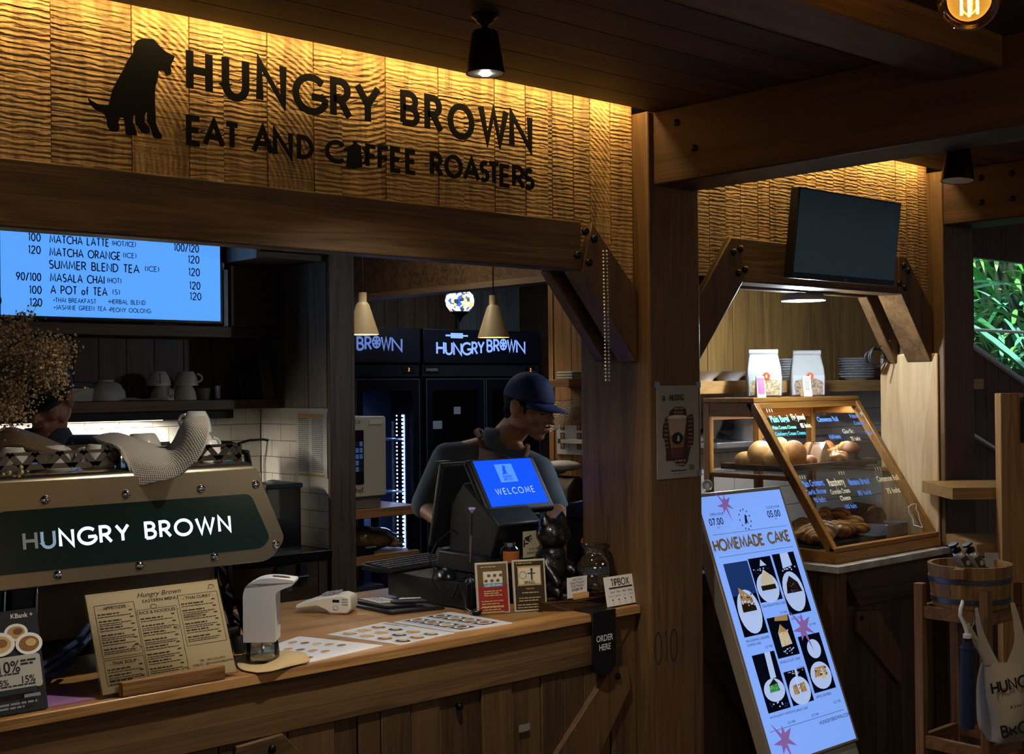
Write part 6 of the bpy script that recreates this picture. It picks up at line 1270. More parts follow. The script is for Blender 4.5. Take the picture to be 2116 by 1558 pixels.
# ---- bay lamp, shelf and plates
c = V((4.25, 2.98, 1.930)); t = thing('bay_lamp', 'white dish lamp glowing above the pastry case', 'lamp', (c.x, c.y, 2.64))
G().tube([(c.x, c.y, 2.64), (c.x, c.y, c.z+.11)], .005, BLK, 6).out('cord', t)
G().lathe([(0, .12), (.02, .118), (.032, .10), (.062, .04), (.088, .0), (.086, -.004), (.06, .036), (0, .05)], c, mat('b7b6b2', .35), 36).out('shade', t, smooth=50)
G().lathe([(0, .006), (.080, .006)], c, emit('e9f3ff', 12), 32).out('diffuser', t)
light('bay_lamp_light', 'POINT', (c.x, c.y, c.z-.035), 22, COOL, shadow_soft_size=.03)
t = thing('plate_shelf', 'pale wooden shelf carrying plates behind the pastry case', 'shelf', (5.3, 3.5, 1.56))
G().box(4.07, 6.5, 3.41, 3.613, 1.56, 1.615, wood('shelf_oak', '8a6336', 'bb9258', 'x', 14, .9)).out('board', t, bevel=.002)
PLT = mat('c9ccd2', .2, name='plate_white', coat=.3)
def plate(r_, h=.016): 
    g = G(local=True).lathe([(0, .003), (r_*.55, .003), (r_*.58, 0), (r_*.62, .003), (r_*.8, h*.5), (r_, h), (r_*.99, h+.002), (r_*.78, h*.62), (r_*.6, .007), (0, .006)], (0, 0, 0), PLT, 36); return g
def stack(px, r_, n, dz, lb, grp, y=3.51):
    x = P(px, 770, y=y).x; first = None
    for i in range(n):
        place = 'bottom' if i == 0 else ('top' if i == n-1 else ('%s from the bottom' % ('second third fourth fifth sixth seventh eighth ninth tenth'.split()[i-1])))
        l = 'white plate, %s of %s' % (place, lb)
        if not first: first = solo(plate(r_), 'plate', l, 'plate', grp, smooth=50); o_ = first
        else: o_ = dup(first, label=l)
        o_.location = (x, y, 1.6155+dz*i)
stack(1769, .088, 8, .0125, 'the wide stack right of the granola bags', 'plates in the wide stack'); stack(1634, .062, 8, .0115, 'the narrow stack between the granola bags', 'plates in the narrow stack', 3.52); stack(1664, .03, 6, .0115, 'the small stack behind the right granola bag', 'plates in the small stack', 3.52)
for px, lb in ((1450, 'shallow white bowl at the left end of the plate shelf'), (1504, 'shallow white scalloped bowl, second on the plate shelf')):
    x = P(px, 768, y=3.51).x; solo(G().lathe([(0, .005), (.04, .004), (.045, 0), (.055, .012), (.085, .034), (.095, .04), (.082, .036), (.05, .014), (0, .009)], (x, 3.51, 1.6155), PLT, 30), 'shallow_bowl', lb, 'bowl', 'shallow bowls on the plate shelf', smooth=50)
x = P(1537, 768, y=3.5).x; solo(G().lathe([(0, .002), (.06, .002), (.075, .02), (.07, .02), (.055, .006), (0, .006)], (x, 3.5, 1.6155), BLK, 24), 'black_dish', 'small black dish on the plate shelf left of the first granola bag', 'dish')
g = G(); c = W(1812, 738, 5.42)
for k in range(4): g.tube([c+RT*(.028+.006*k)*math.cos(a+k)+UP*(.045-.004*k)*math.sin(a+k)+FW*(.006*k) for a in [i*math.pi/8 for i in range(16)]], .0035, BLK, 6, True)
g.tube([c+UP*.04, W(1826, 712, 5.40), W(1840, 703, 5.38)], .0035, BLK, 6).tube([c+RT*.02, W(1832, 745, 5.40), W(1818, 775, 5.40)], .003, BLK, 6)
solo(g, 'hanging_cable', 'bundle of black cable hanging at the edge of the lit wooden panel', 'cable')
t = thing('steel_shelf', 'steel kitchen shelf seen through the pastry case', 'shelf', (5.2, 3.55, 1.325)); G().box(4.3, 6.4, 3.46, 3.617, 1.325, 1.353, mat('9aa2ad', .3, .7)).out('board', t, bevel=.004)
x = P(1538, 905, y=3.54); t = thing('steel_bucket', 'small galvanised bucket behind the pastry case glass', 'bucket', (x.x, 3.54, 1.353)); ZN = mat('8e98a4', .35, .7, name='zinc')
G().lathe([(0, .003), (.062, .003), (.066, .0), (.068, .02), (.073, .10), (.076, .102), (.073, .145), (.076, .15), (.07, .148), (.066, .02), (0, .008)], (x.x, 3.54, 1.3535), ZN, 28).out('bucket', t, smooth=50); G().box(x.x-.06, x.x-.03, 3.52, 3.523, 1.42, 1.515, mat('7a9cf0', .5)).out('blue_card', t)
x = P(1497, 900, y=3.56); t = thing('black_pan', 'black pan leaning on the tiles behind the pastry case', 'pan', (x.x, 3.58, 1.353)); T = Mx.Rotation(R(72), 4, 'X')
G().lathe([(0, .03), (.07, .03), (.085, 0), (.088, 0), (.075, .036), (0, .036)], (x.x-.02, 3.585, 1.442), mat('1a1b1f', .3, .5), 28, T).out('pan', t, smooth=50); G().tube([(x.x-.09, 3.57, 1.42), (x.x-.18, 3.55, 1.39)], .011, BLK).out('handle', t)
# ---- wall monitor
t = thing('wall_monitor', 'dark switched-off monitor mounted on the bay lintel', 'monitor', (4.03, 2.66, 1.96))
p0, p1 = V((3.70, 2.642, 1.966)), V((3.70, 2.605, 2.279)); u = V((1, 0, 0)); v = (p1-p0).normalized(); L_ = (p1-p0).length; w = .655; c = p0+u*(w/2)+v*(L_/2)
mo = panel(G(), c, u, v, w, L_, .035, mat('101114', .4, name='monitor_black')).out('housing', t, bevel=.003)
SCR = mat('56788f', .3, name='sky_tinted_screen', spec=.6)  # blue-grey base colour stands in for sky reflected on the glass
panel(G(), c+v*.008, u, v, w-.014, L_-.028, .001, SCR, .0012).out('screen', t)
g = G().fr(c-v*(L_/2-.008), u, v); g.ft('LG', 0, -.003, .008, mat('b0b0b0', .5), .5, bold=.01); g.out('logo', t)
G().box(3.98, 4.08, 2.66, 2.768, 2.06, 2.14, BLK).out('wall_mount', t)
# ---- poster on the first post
t = thing('drink_poster', 'laminated iced drink poster with handwritten title taped on the timber post', 'poster', (3.17, 2.718, 1.27))
a, b = P(1359, 991, y=2.7185), P(1445, 988, y=2.7185); w = b.x-a.x; h = P(1354, 797, y=2.7185).z-a.z; o = V((a.x-.002, 2.7185, a.z))
g = G().box(o.x, o.x+w, 2.717, 2.7195, o.z, o.z+h, mat('8f8a80', .35, name='poster_paper', noise=.06, ns=12)); g.fr((o.x, 2.717, o.z), (1, 0, 0), (0, 0, 1)); MB = mat('3a2013', .6, name='poster_brown')
g.shape([(w*x, h*y) for x, y in ((.2, .19), (.36, .19), (.5, .13), (.62, .12), (.72, .17), (.78, .3), (.86, .36), (.88, .5), (.87, .66), (.84, .69), (.7, .665), (.7, .73), (.62, .77), (.42, .77), (.3, .72), (.28, .68), (.2, .66), (.13, .56), (.12, .45), (.16, .42), (.2, .3))], MB, 1)
g.shape([(w*x, h*y) for x, y in ((.34, .22), (.58, .22), (.7, .65), (.25, .65))], mat('a08a70', .4), 2); g.shape([(w*x, h*y) for x, y in ((.34, .22), (.58, .22), (.645, .46), (.305, .46))], mat('8a5a34', .4), 3); g.shape([(w*x, h*y) for x, y in ((.34, .22), (.58, .22), (.61, .33), (.325, .33))], mat('4e2c17', .4), 4)
g.disc(w*.47, h*.66, w*.23, h*.022, mat('c0b6a6', .3), 5); g.disc(w*.465, h*.43, w*.13, h*.065, mat('10141c', .5), 6); g.shape([(w*x, h*y) for x, y in ((.44, .40), (.51, .40), (.5, .45), (.48, .465), (.46, .45))], mat('b0a48e', .5), 7)
g.text('R', w*.13, h*.83, h*.055, INK, .2, .3, sq=.9, k=8).text('HLONG', w*.29, h*.842, h*.058, INK, .2, .42, sq=.72, k=8); g.text('120-', w*.74, h*.085, h*.05, mat('1c2440', .6), .14, .2, sq=.75, k=8); g.lines(w*.3, h*.075, w*.42, 1, .01, h*.013, INK, random.Random(3), 8)
WW = mat('8d7a66', .7); r = random.Random(9)
for i in range(11):
    y = h*(.24+.045*i)
    if .3 < y/h < .66: g.lines(w*.16, y, w*.1, 1, .01, .004, WW, r, 2); g.lines(w*.74, y, w*.1, 1, .01, .004, WW, r, 2)
g.lines(w*.4, h*.74, w*.25, 2, .012, .006, WW, r, 2); g.lines(w*.4, h*.175, w*.3, 2, .012, .006, WW, r, 2); g.out('sheet', t)
TP = glassmat('tape', (.85, .85, .82), .25, .2)
for x, z in ((o.x, o.z+h), (o.x+w, o.z+h), (o.x+w, o.z+.01)): G().box(x-.012, x+.012, 2.7155, 2.7165, z-.008, z+.012, TP).out('tape', t)
# ---- digital cake menu
t = thing('digital_menu_stand', 'tall leaning digital menu stand lit blue with HOMEMADE CAKE', 'menu stand', (3.65, 2.6, 0))
zt_, yt_ = P(1612, 1003, x=3.90).z, P(1612, 1003, x=3.90).y; zb_, yb_ = P(1775, 1530, x=3.90).z, P(1775, 1530, x=3.90).y
x0 = P(1433, 1020, y=yt_).x; w = 3.90-x0; o = V((x0, yb_, zb_)); u = V((1, 0, 0)); v = V((0, yt_-yb_, zt_-zb_)); L_ = v.length; v.normalize(); n = u.cross(v); c = o+u*(w/2)+v*(L_/2)
AL = mat('b7ab98', .35, .6, name='stand_frame'); WS_ = mat('8f8878', .5, name='stand_side')
panel(G(), c, u, v, w, L_, .05, AL).out('frame', t, bevel=.003)
ext = (zb_-.02)/v.z; panel(G(), o+u*(w/2)-v*(ext/2+.002)-n*.012, u, v, w-.01, ext, .04, mat('a8a69e', .5, name='stand_foot')).out('lower_panel', t, bevel=.003)
for x in (x0+.005, 3.87): G().prism([(yt_+.045, zt_-.04), (yt_+.075, zt_-.08), (yb_+.38, .0), (yb_+.30, .0)], 'x', x, x+.025, WS_).out('rear_leg', t, bevel=.002)
G().sph((x0+.11, yt_+.03, zt_+.022), .02, mat('e6e8ea', .03, 0, 1, trans=.7), 18).lathe([(.012, -.0), (.008, .012)], (x0+.11, yt_+.03, zt_-.006), CHROME, 14).out('glass_knob', t, smooth=40)
g = G().fr(o+n*.0005, u, v); f_ = .012; SB = emit('7aa2f4', .86); SI = emit('15223f', .3); SD = emit('0a1020', .25); PK = emit('8a66a8', .6); GO = emit('6d5a38', .5); SW = emit('a9c0f0', .75)
g.rect(f_, f_*.8, w-2*f_, L_-2*f_, SB, 0)
def xy(px, py): return PP(px, py, o, u, v)
def pic(q, items):
    px0 = q[0][0]; s = [xy(*p) for p in q]; xa = (s[0][0]+s[3][0])/2; xb = (s[1][0]+s[2][0])/2; ya = (s[2][1]+s[3][1])/2; yb = (s[0][1]+s[1][1])/2
    g.rect(xa, ya, xb-xa, yb-ya, SD, 1); W_, H_ = xb-xa, yb-ya
    for k, it in enumerate(items):
        if it[0] == 'd': g.disc(xa+W_*it[1], ya+H_*it[2], W_*it[3], H_*it[4], it[5], 2+k)
        elif it[0] == 's':
            q_ = random.Random(k+len(items)+int(px0*7))
            for _ in range(it[6]): g.rect(xa+W_*(it[1]+it[3]*q_.random()), ya+H_*(it[2]+it[4]*q_.random()), W_*.05, H_*.022, q_.choice(it[5]), 3+k)
        elif it[0] == 'p': g.shape([(xa+W_*a_, ya+H_*b_) for a_, b_ in it[1]], it[2], 2+k)
    return xa, ya, W_, H_
NB = emit('1f3a78', .5); TA = emit('a8895a', .55); CH_ = emit('2c2018', .3); GD = emit('d8b070', .6); GR = emit('4a9a5a', .5); CR_ = emit('c8c0a8', .6)
p1_ = pic([(1492, 1167), (1542, 1158), (1588, 1306), (1540, 1318)], [('p', [(0, .55), (1, .55), (1, 1), (0, 1)], NB), ('d', .5, .32, .46, .30, SW), ('p', [(.22, .35), (.8, .35), (.75, .5), (.3, .66)], TA), ('p', [(.22, .32), (.8, .32), (.78, .42), (.25, .44)], CH_), ('s', .25, .36, .48, .2, [GD, SW, CH_], 26)])
p2_ = pic([(1544, 1156), (1590, 1148), (1617, 1236), (1573, 1247)], [('d', .5, .3, .48, .34, SW), ('p', [(.2, .25), (.85, .25), (.8, .55), (.5, .72), (.25, .5)], CR_), ('p', [(.2, .25), (.85, .25), (.84, .36), (.2, .36)], CH_), ('p', [(.4, .8), (.7, .8), (.5, .95)], SW), ('s', .05, .62, .85, .12, [emit('2a3a5a', .4), SW], 12)])
p3_ = pic([(1594, 1147), (1637, 1139), (1678, 1262), (1632, 1271)], [('p', [(.3, .75), (.75, .78), (.72, 1), (.35, 1)], SW), ('d', .48, .36, .46, .33, SW), ('p', [(.15, .34), (.85, .34), (.75, .5), (.45, .62), (.25, .5)], CH_), ('s', .22, .33, .5, .14, [emit('3c4a68', .5), emit('0e0c0c', .3)], 22), ('s', .2, .7, .6, .04, [SW], 8)])
p4_ = pic([(1582, 1279), (1627, 1269), (1653, 1351), (1609, 1361)], [('p', [(.3, .25), (.8, .28), (.75, .6), (.5, .8), (.32, .6)], CR_), ('p', [(.36, .6), (.74, .6), (.5, .8)], TA), ('p', [(.3, .9), (.9, .85), (.95, 1), (.35, 1)], TA), ('s', .34, .27, .38, .35, [SW, TA, GD], 26), ('s', .2, .05, .6, .14, [SW], 14)])
p5_ = pic([(1647, 1317), (1692, 1306), (1727, 1420), (1684, 1433)], [('d', .55, .74, .3, .17, SW), ('d', .5, .27, .46, .24, SW), ('p', [(.2, .25), (.8, .25), (.75, .42), (.3, .42)], TA), ('p', [(.45, .2), (.7, .2), (.6, .4)], CR_), ('s', .24, .24, .5, .16, [GD, CH_, SW], 22)])
p6_ = pic([(1552, 1355), (1599, 1345), (1634, 1462), (1588, 1474)], [('p', [(.5, .55), (.75, .55), (.8, 1), (.55, 1)], SW), ('d', .52, .35, .45, .2, SW), ('p', [(.3, .32), (.75, .32), (.72, .46), (.36, .46)], GR), ('p', [(.32, .44), (.74, .44), (.6, .54)], CH_), ('s', .33, .33, .36, .1, [emit('6ac07a', .5), emit('2f7a45', .4)], 16), ('s', .1, .02, .75, .12, [SW, NB], 14)])
p7_ = pic([(1617, 1390), (1660, 1379), (1683, 1446), (1640, 1460)], [('d', .5, .38, .48, .42, SW), ('p', [(.2, .3), (.45, .3), (.42, .6), (.22, .55)], TA), ('p', [(.52, .32), (.8, .32), (.78, .6), (.55, .58)], TA), ('p', [(.45, .55), (.55, .55), (.6, 1), (.5, 1)], SW), ('s', .22, .32, .5, .25, [CH_, GD], 18), ('s', .1, .86, .8, .1, [SW, TA], 14)])
def cap(s, p, dy, h=.0085, al=0): g.ft(s, p[0]+p[2]*al, p[1]-dy, h, SI, al, 2)
cap('MACADAMIA CARAMEL', p1_, .018); cap('COFFEE CAKE', p1_, .032); cap('THE MONOTONE CAKE', p2_, .018); cap('NOIR CAKE', p3_, .018); cap('VANILLA DUST CAKE', p4_, .018); cap('APPLE CRUMBLE', p5_, .018); cap('MATCHA BURNT CHEESECAKE', p6_, .018, .0068); cap('CARROT CAKE', p7_, .02, .0075)
for p_ in (p1_, p2_, p3_, p4_, p5_, p6_, p7_): g.ft('125 THB', p_[0]+p_[2], p_[1]-.05, .008, SI, 1, 2)
def star(px, py, R_, k=3):
    a = xy(px, py); g.shape([(a[0]+R_*(1 if i % 2 == 0 else .32)*(1+.3*math.sin(i*2.1))*math.cos(i*math.pi/7+.5), a[1]+R_*1.15*(1 if i % 2 == 0 else .32)*(1+.3*math.sin(i*2.1))*math.sin(i*math.pi/7+.5)) for i in range(14)], PK, k)
star(1497, 1043, .045); star(1657, 1298, .062, 9); a = xy(1620, 1535); star(1620, 1530, .06)
for s, px, py, h, al in (('OPEN HOUR', 1481, 1065, .009, .5), ('07.00', 1481, 1085, .024, .5), ('AM', 1485, 1092, .006, .5), ('CLOSE HOUR', 1597, 1050, .009, .5), ('05.00', 1600, 1068, .024, .5), ('PM', 1603, 1074, .006, .5), ('HUNGRYBROWN.COM', 1725, 1488, .012, .5)):
    a = xy(px, py); g.ft(s, a[0], a[1], h, SI, al, 2, bold=.01 if h > .02 else 0)
a, b = xy(1478, 1141), xy(1632, 1115); ym = (a[1]+b[1])/2; g.text('HOMEMADE CAKE', a[0], ym, .036, GO, .24, .22, 0, 2, sq=.0+(b[0]-a[0])/((sum(GL[q][0] for q in 'HOMEMADE CAKE')+.22*12)*.036))
for px, py in ((1470, 1107), (1486, 1153), (1596, 1512)):
    a = xy(px, py); g.rect(.035, a[1], w-.07, .0012, SI, 2)
dg_ = xy(1540, 1076); dog(g, dg_[0]-.012, dg_[1]-.012, .034, SI, 2)
for i in range(11): aa = i*.5712+.3; g.disc(dg_[0]+.03*math.cos(aa), dg_[1]+.005+.036*math.sin(aa), .003, .004, SI, 2, 6)
g.out('screen', t)
# ================================================================ right hand side: tub on a stand, umbrella, bag, rack, garden
bx, by = 4.08, 2.20
SWD = wood('stand_oak', '4f3217', '8a6030', 'z', 24, 1)
SWX = wood('stand_oak_level', '4f3217', '80592c', 'x', 24, 1)
t = thing('tub_stand', 'square oak stand with four posts holding the wooden tub', 'stand', (bx, by, 0))
a = .118
for i, (sx, sy) in enumerate(((-1, -1), (-1, 1), (1, -1), (1, 1))): G().box(bx+sx*a-.016, bx+sx*a+.016, by+sy*a-.016, by+sy*a+.016, 0, .917, SWD).out('post', t, bevel=.002)
for z in (.80, .36):
    for s in (-1, 1):
        G().box(bx-a+.016, bx+a-.016, by+s*a-.01, by+s*a+.01, z, z+.042, SWX).out('rail', t, bevel=.002); G().box(bx+s*a-.01, bx+s*a+.01, by-a+.016, by+a-.016, z, z+.042, SWX).out('rail', t, bevel=.002)
t = thing('wooden_tub', 'round wooden tub with two metal hoops filled with coffee beans', 'tub', (bx, by, .842))
STV = wood('tub_stave', '6d4d2a', 'a07a48', 'z', 20, 1, island=.25); N = 22; z0, h, r0, r1 = .8425, .142, .124, .138
g = G()
for i in range(N):
    p, q = 2*math.pi*i/N+.004, 2*math.pi*(i+1)/N-.004; vs = []
    for (r_, z) in ((r0, z0), (r1, z0+h), (r1-.013, z0+h), (r0-.013, z0)): vs += [(bx+r_*math.cos(p), by+r_*math.sin(p), z), (bx+r_*math.cos(q), by+r_*math.sin(q), z)]
    g.add(vs, [(0, 1, 3, 2), (2, 3, 5, 4), (4, 5, 7, 6), (6, 7, 1, 0), (0, 2, 4, 6), (1, 7, 5, 3)], STV)
g.out('staves', t, smooth=0); G().lathe([(0, z0+.004), (r0-.012, z0+.004), (r0-.012, z0+.016), (0, z0+.016)], (bx, by, 0), STV, 30).out('bottom', t)
HP = mat('5e646a', .4, .8, name='hoop_steel')
for z in (.018, .085):
    rr = r0+(r1-r0)*z/h; rb = r0+(r1-r0)*(z+.016)/h; o_ = G().lathe([(rr+.0005, z0+z), (rr+.0028, z0+z), (rb+.0028, z0+z+.016), (rb+.0005, z0+z+.016)], (bx, by, 0), HP, 44).out('hoop', t, smooth=30)
    for d in (R(200), R(212)): G().sph((bx+(rr+.003)*math.cos(d), by+(rr+.003)*math.sin(d), z0+z+.008), .005, HP, 8).out('rivet', o_)
d = R(196); c = V((bx+(r1+.012)*math.cos(d), by+(r1+.012)*math.sin(d), z0+h-.018)); g = G(M=Mx.Translation(c) @ Mx.Rotation(d, 4, 'Z')); g.cbox((0, 0, 0), (.034, .032, .034), STV); g.out('grip_block', t, bevel=.003)
BEAN = mat('3d2a1e', .4, name='bean'); BEAN2 = mat('5a4636', .45, name='bean_pale'); r = random.Random(77); g = G(); G().lathe([(0, z0+.1), (r1-.017, z0+.1), (r1-.018, z0+.105), (0, z0+.118)], (bx, by, 0), mat('2b1d14', .8), 30).out('bean_bed', t)
for i in range(620):
    a_ = r.random()*6.283; q = (r1-.022)*math.sqrt(r.random()); g.sph((bx+q*math.cos(a_), by+q*math.sin(a_), z0+.112+.008*(1-q/r1)+.004*r.random()), (.0052, .0036, .003), r.choice((BEAN, BEAN, BEAN2)), 6, Mx.Rotation(r.random()*3, 4, 'Z') @ Mx.Rotation(r.random()-.5, 4, 'X'))
prop(g.out('coffee_beans', t, smooth=180), kind='stuff')
ALU = mat('c9cdd3', .3, .55, name='bottle_aluminium', bump=.02)
for (px, lb) in ((1980, 'aluminium pump bottle lying in the beans, left of two'), (2008, 'aluminium pump bottle lying in the beans, right of two')):
    base = P(px+16, 1172, z=z0+.118); tip = W(px-8, 1128, (base-CP).dot(FW)-.01); ax = (tip-base).normalized(); T = ax.to_track_quat('Z', 'Y').to_matrix().to_4x4()
    t = thing('pump_bottle', lb, 'bottle', tuple(base), 0, 'pump bottles in the tub')
    G().lathe([(0, -.03), (.02, -.03), (.0215, -.027), (.0215, .052), (.018, .062), (.012, .066), (0, .066)], base, ALU, 22, T).out('bottle', t, smooth=40)
    G().lathe([(.0155, .063), (.0155, .076), (.007, .078), (.006, .088), (.018, .09), (.018, .097), (0, .098)], base, BLK, 18, T).out('pump', t, smooth=40)
    g = G(); ang = [i*.22-.2 for i in range(7)]; fa = math.atan2((T.inverted() @ (-FW+RT*.45)).y, (T.inverted() @ (-FW+RT*.45)).x)
    for p, q in zip(ang, ang[1:]): g.poly([base+T @ V((.0219*math.cos(fa+s), .0219*math.sin(fa+s), z)) for s, z in ((p-.5, -.015), (q-.5, -.015), (q-.5, .045), (p-.5, .045))], mat('4a3a2c', .6))
    g.out('label', t); c = base+T @ V((.0226*math.cos(fa+.05), .0226*math.sin(fa+.05), .018)); G().sph(c, (.009, .009, .0012), mat('b9b2a4', .6), 12, (T @ V((math.cos(fa+.05), math.sin(fa+.05), 0))).to_track_quat('Z', 'Y').to_matrix().to_4x4()).out('round_label', t)
q = P(2052, 1172, z=z0+.118); t = thing('acrylic_card', 'small clear acrylic price card standing in the tub', 'card', tuple(q)); g = G(M=Mx.Translation(q) @ Mx.Rotation(-YAW, 4, 'Z') @ Mx.Rotation(R(-14), 4, 'X')); g.box(-.024, .024, 0, .002, -.012, .05, mat('8f98a2', .2, name='card_acrylic')); g.out('card', t); g = G(M=Mx.Translation(q) @ Mx.Rotation(-YAW, 4, 'Z') @ Mx.Rotation(R(-14), 4, 'X')).fr((0, -.0008, 0), (1, 0, 0), (0, 0, 1)); g.lines(-.018, .04, .036, 3, .009, .004, GREY, r); g.out('print', t)
# umbrella
t = thing('umbrella', 'folded navy umbrella with a white hook handle hanging on the front post', 'umbrella', (3.845, 2.075, .5)); UM = mat('0d1a38', .6, name='umbrella_navy', bump=.3, ns=30)
uw = 4.10; top = W(1999, 1318, uw); bot = W(1999, 1504, uw); pts = [top.lerp(bot, k/6) for k in range(7)]
G().tube(pts, [.013, .0215, .023, .0235, .0235, .0235, .0235], UM, 12).tube([top.lerp(bot, .1), top.lerp(bot, .12)], .0245, mat('16254a', .5), 12).out('canopy', t, smooth=60)
G().tube([top, top+V((0, 0, .012))], .014, mat('c8ccd2', .3), 12).tube([top-V((0, 0, .028)), top], .015, BLK, 12).out('collar', t)
hp = [W(x, y, uw) for x, y in ((1999, 1316), (1997, 1303), (1992, 1288), (1984, 1272), (1985, 1258), (1993, 1250), (2000, 1248))]; hp[-1] += FW*.05; hp[-2] += FW*.02
G().tube(hp, [.006, .0065, .006, .006, .006, .006, .005], mat('d5d3ce', .3), 10).out('hook_handle', t, smooth=60); G().tube([W(2001, 1308, uw), W(2012, 1290, uw+.03), W(2018, 1262, uw+.1)], .0012, BLK, 5).out('wrist_cord', t)
# tote bag
CAN = mat('9a8f7e', .9, name='canvas', bump=.25, ns=260)
tw = 4.12; t = thing('tote_bag', 'cream canvas tote bag lettered HUNGRY BROWN hanging on the tub stand', 'tote bag', (3.95, 2.0, .45))
def tb(px, py, d=0): return W(px, py, tw+d)
def sheet2(rows, name, th=.003, nu=26, nv=22):
    f = cgrid(rows, nu, nv); G().grid(f, nu, nv, CAN).out(name, t, smooth=180, mods=[('SOLIDIFY', dict(thickness=th, offset=0)), ('SUBSURF', dict(levels=1, render_levels=1))])
sheet2([[tb(2032, 1366), tb(2058, 1370, -.02), tb(2082, 1368, -.02), tb(2112, 1368, -.02), tb(2140, 1360)], [tb(2028, 1400, .01), tb(2058, 1408, -.035), tb(2086, 1405, -.05), tb(2115, 1402, -.05), tb(2145, 1395)], [tb(2040, 1450, .0), tb(2066, 1455, -.05), tb(2092, 1452, -.07), tb(2120, 1448, -.065), tb(2150, 1440)], [tb(2054, 1500, .0), tb(2072, 1510, -.05), tb(2096, 1505, -.07), tb(2122, 1500, -.06), tb(2152, 1492)], [tb(2048, 1532, .01), tb(2068, 1537, -.02), tb(2094, 1534, -.03), tb(2122, 1530, -.03), tb(2152, 1522)]], 'front_panel')
sheet2([[tb(2026, 1372, .10), tb(2030, 1368, .05), tb(2034, 1368, .0)], [tb(2019, 1410, .10), tb(2024, 1405, .05), tb(2030, 1400, .005)], [tb(2018, 1460, .10), tb(2030, 1455, .04), tb(2042, 1450, .0)], [tb(2022, 1500, .09), tb(2040, 1505, .04), tb(2056, 1500, .0)], [tb(2040, 1528, .07), tb(2046, 1533, .03), tb(2050, 1533, .01)]], 'side_gusset', nu=12)
for nm, rows in (('strap', [[tb(2015, 1256, .04), tb(2020, 1254, .02)], [tb(2018, 1300, .02), tb(2030, 1296, .01)], [tb(2026, 1335, .0), tb(2046, 1335, 0)], [tb(2040, 1372, -.01), tb(2066, 1372, -.02)]]), ('strap', [[tb(1996, 1290, .02), tb(2003, 1286, .02)], [tb(2005, 1318, .0), tb(2016, 1310, 0)], [tb(2022, 1350, -.01), tb(2040, 1345, -.01)], [tb(2034, 1376, -.01), tb(2060, 1374, -.02)]]), ('strap', [[tb(2087, 1246, .06), tb(2096, 1244, .06)], [tb(2094, 1290, .03), tb(2110, 1285, .03)], [tb(2095, 1330, .0), tb(2120, 1330, .0)], [tb(2080, 1370, -.02), tb(2122, 1370, -.02)]])):
    sheet2(rows, nm, nu=6, nv=20)
g = G(); o = tb(2052, 1434, -.062); u_ = (tb(2110, 1420, -.085)-o).normalized(); v_ = (tb(2050, 1400, -.06)-tb(2058, 1440, -.06)).normalized(); g.fr(o, u_, v_); g.e = .0; 
g.text('HUNGRY', .0, .0, .034, INK, .2, .25, sq=.9); g.out('upper_lettering', t); g = G(); o = tb(2073, 1524, -.062); g.fr(o, u_, v_); g.e = 0; g.text('BROWN', 0, 0, .034, INK, .2, .25, sq=.95); g.out('lower_lettering', t); g = G(); o = tb(2087, 1465, -.082); g.fr(o, u_, v_); g.e = 0; g.ft('& Live better', 0, 0, .010, INK, shear=.3, bold=.01); g.out('middle_lettering', t)
# oak display rack
M = Mx.Translation(V((4.694, 2.361, 0))) @ Mx.Rotation(-YAW, 4, 'Z')
t = thing('display_rack', 'oak display rack with a thick upright and shelves at the right edge', 'rack', (4.694, 2.361, 0), -YAW)
RK = wood('rack_oak', '6b4a26', '9c7442', 'z', 16, .9); RKX = wood('rack_oak_level', '6b4a26', '94703f', 'x', 16, .9)
G(local=True).box(-.045, .045, -.03, .03, 0, 1.556, RK).out('upright', t, bevel=.003); G(local=True).box(.50, .59, -.03, .03, 0, 1.556, RK).out('upright', t, bevel=.003)
for z, xl in ((1.147, -.21), (.93, -.12), (.70, -.02)): G(local=True).box(xl, .62, .031, .40, z, z+.047, RKX).out('shelf', t, bevel=.002)
t = thing('chalkboard', 'small black chalkboard hung on the display rack at the right edge', 'chalkboard', tuple(M @ V((.3, -.035, 1.36)))); g = G(M=M); g.box(.03, .45, -.048, -.032, 1.37, 1.54, mat('0d100f', .7)); g.fr(M @ V((.05, -.049, 1.47)), RT, V((0, 0, 1))); g.ft('um', -.012, .022, .03, GREY, shear=.2).ft('cha', -.008, -.035, .03, GREY, shear=.2); g.out('board', t)
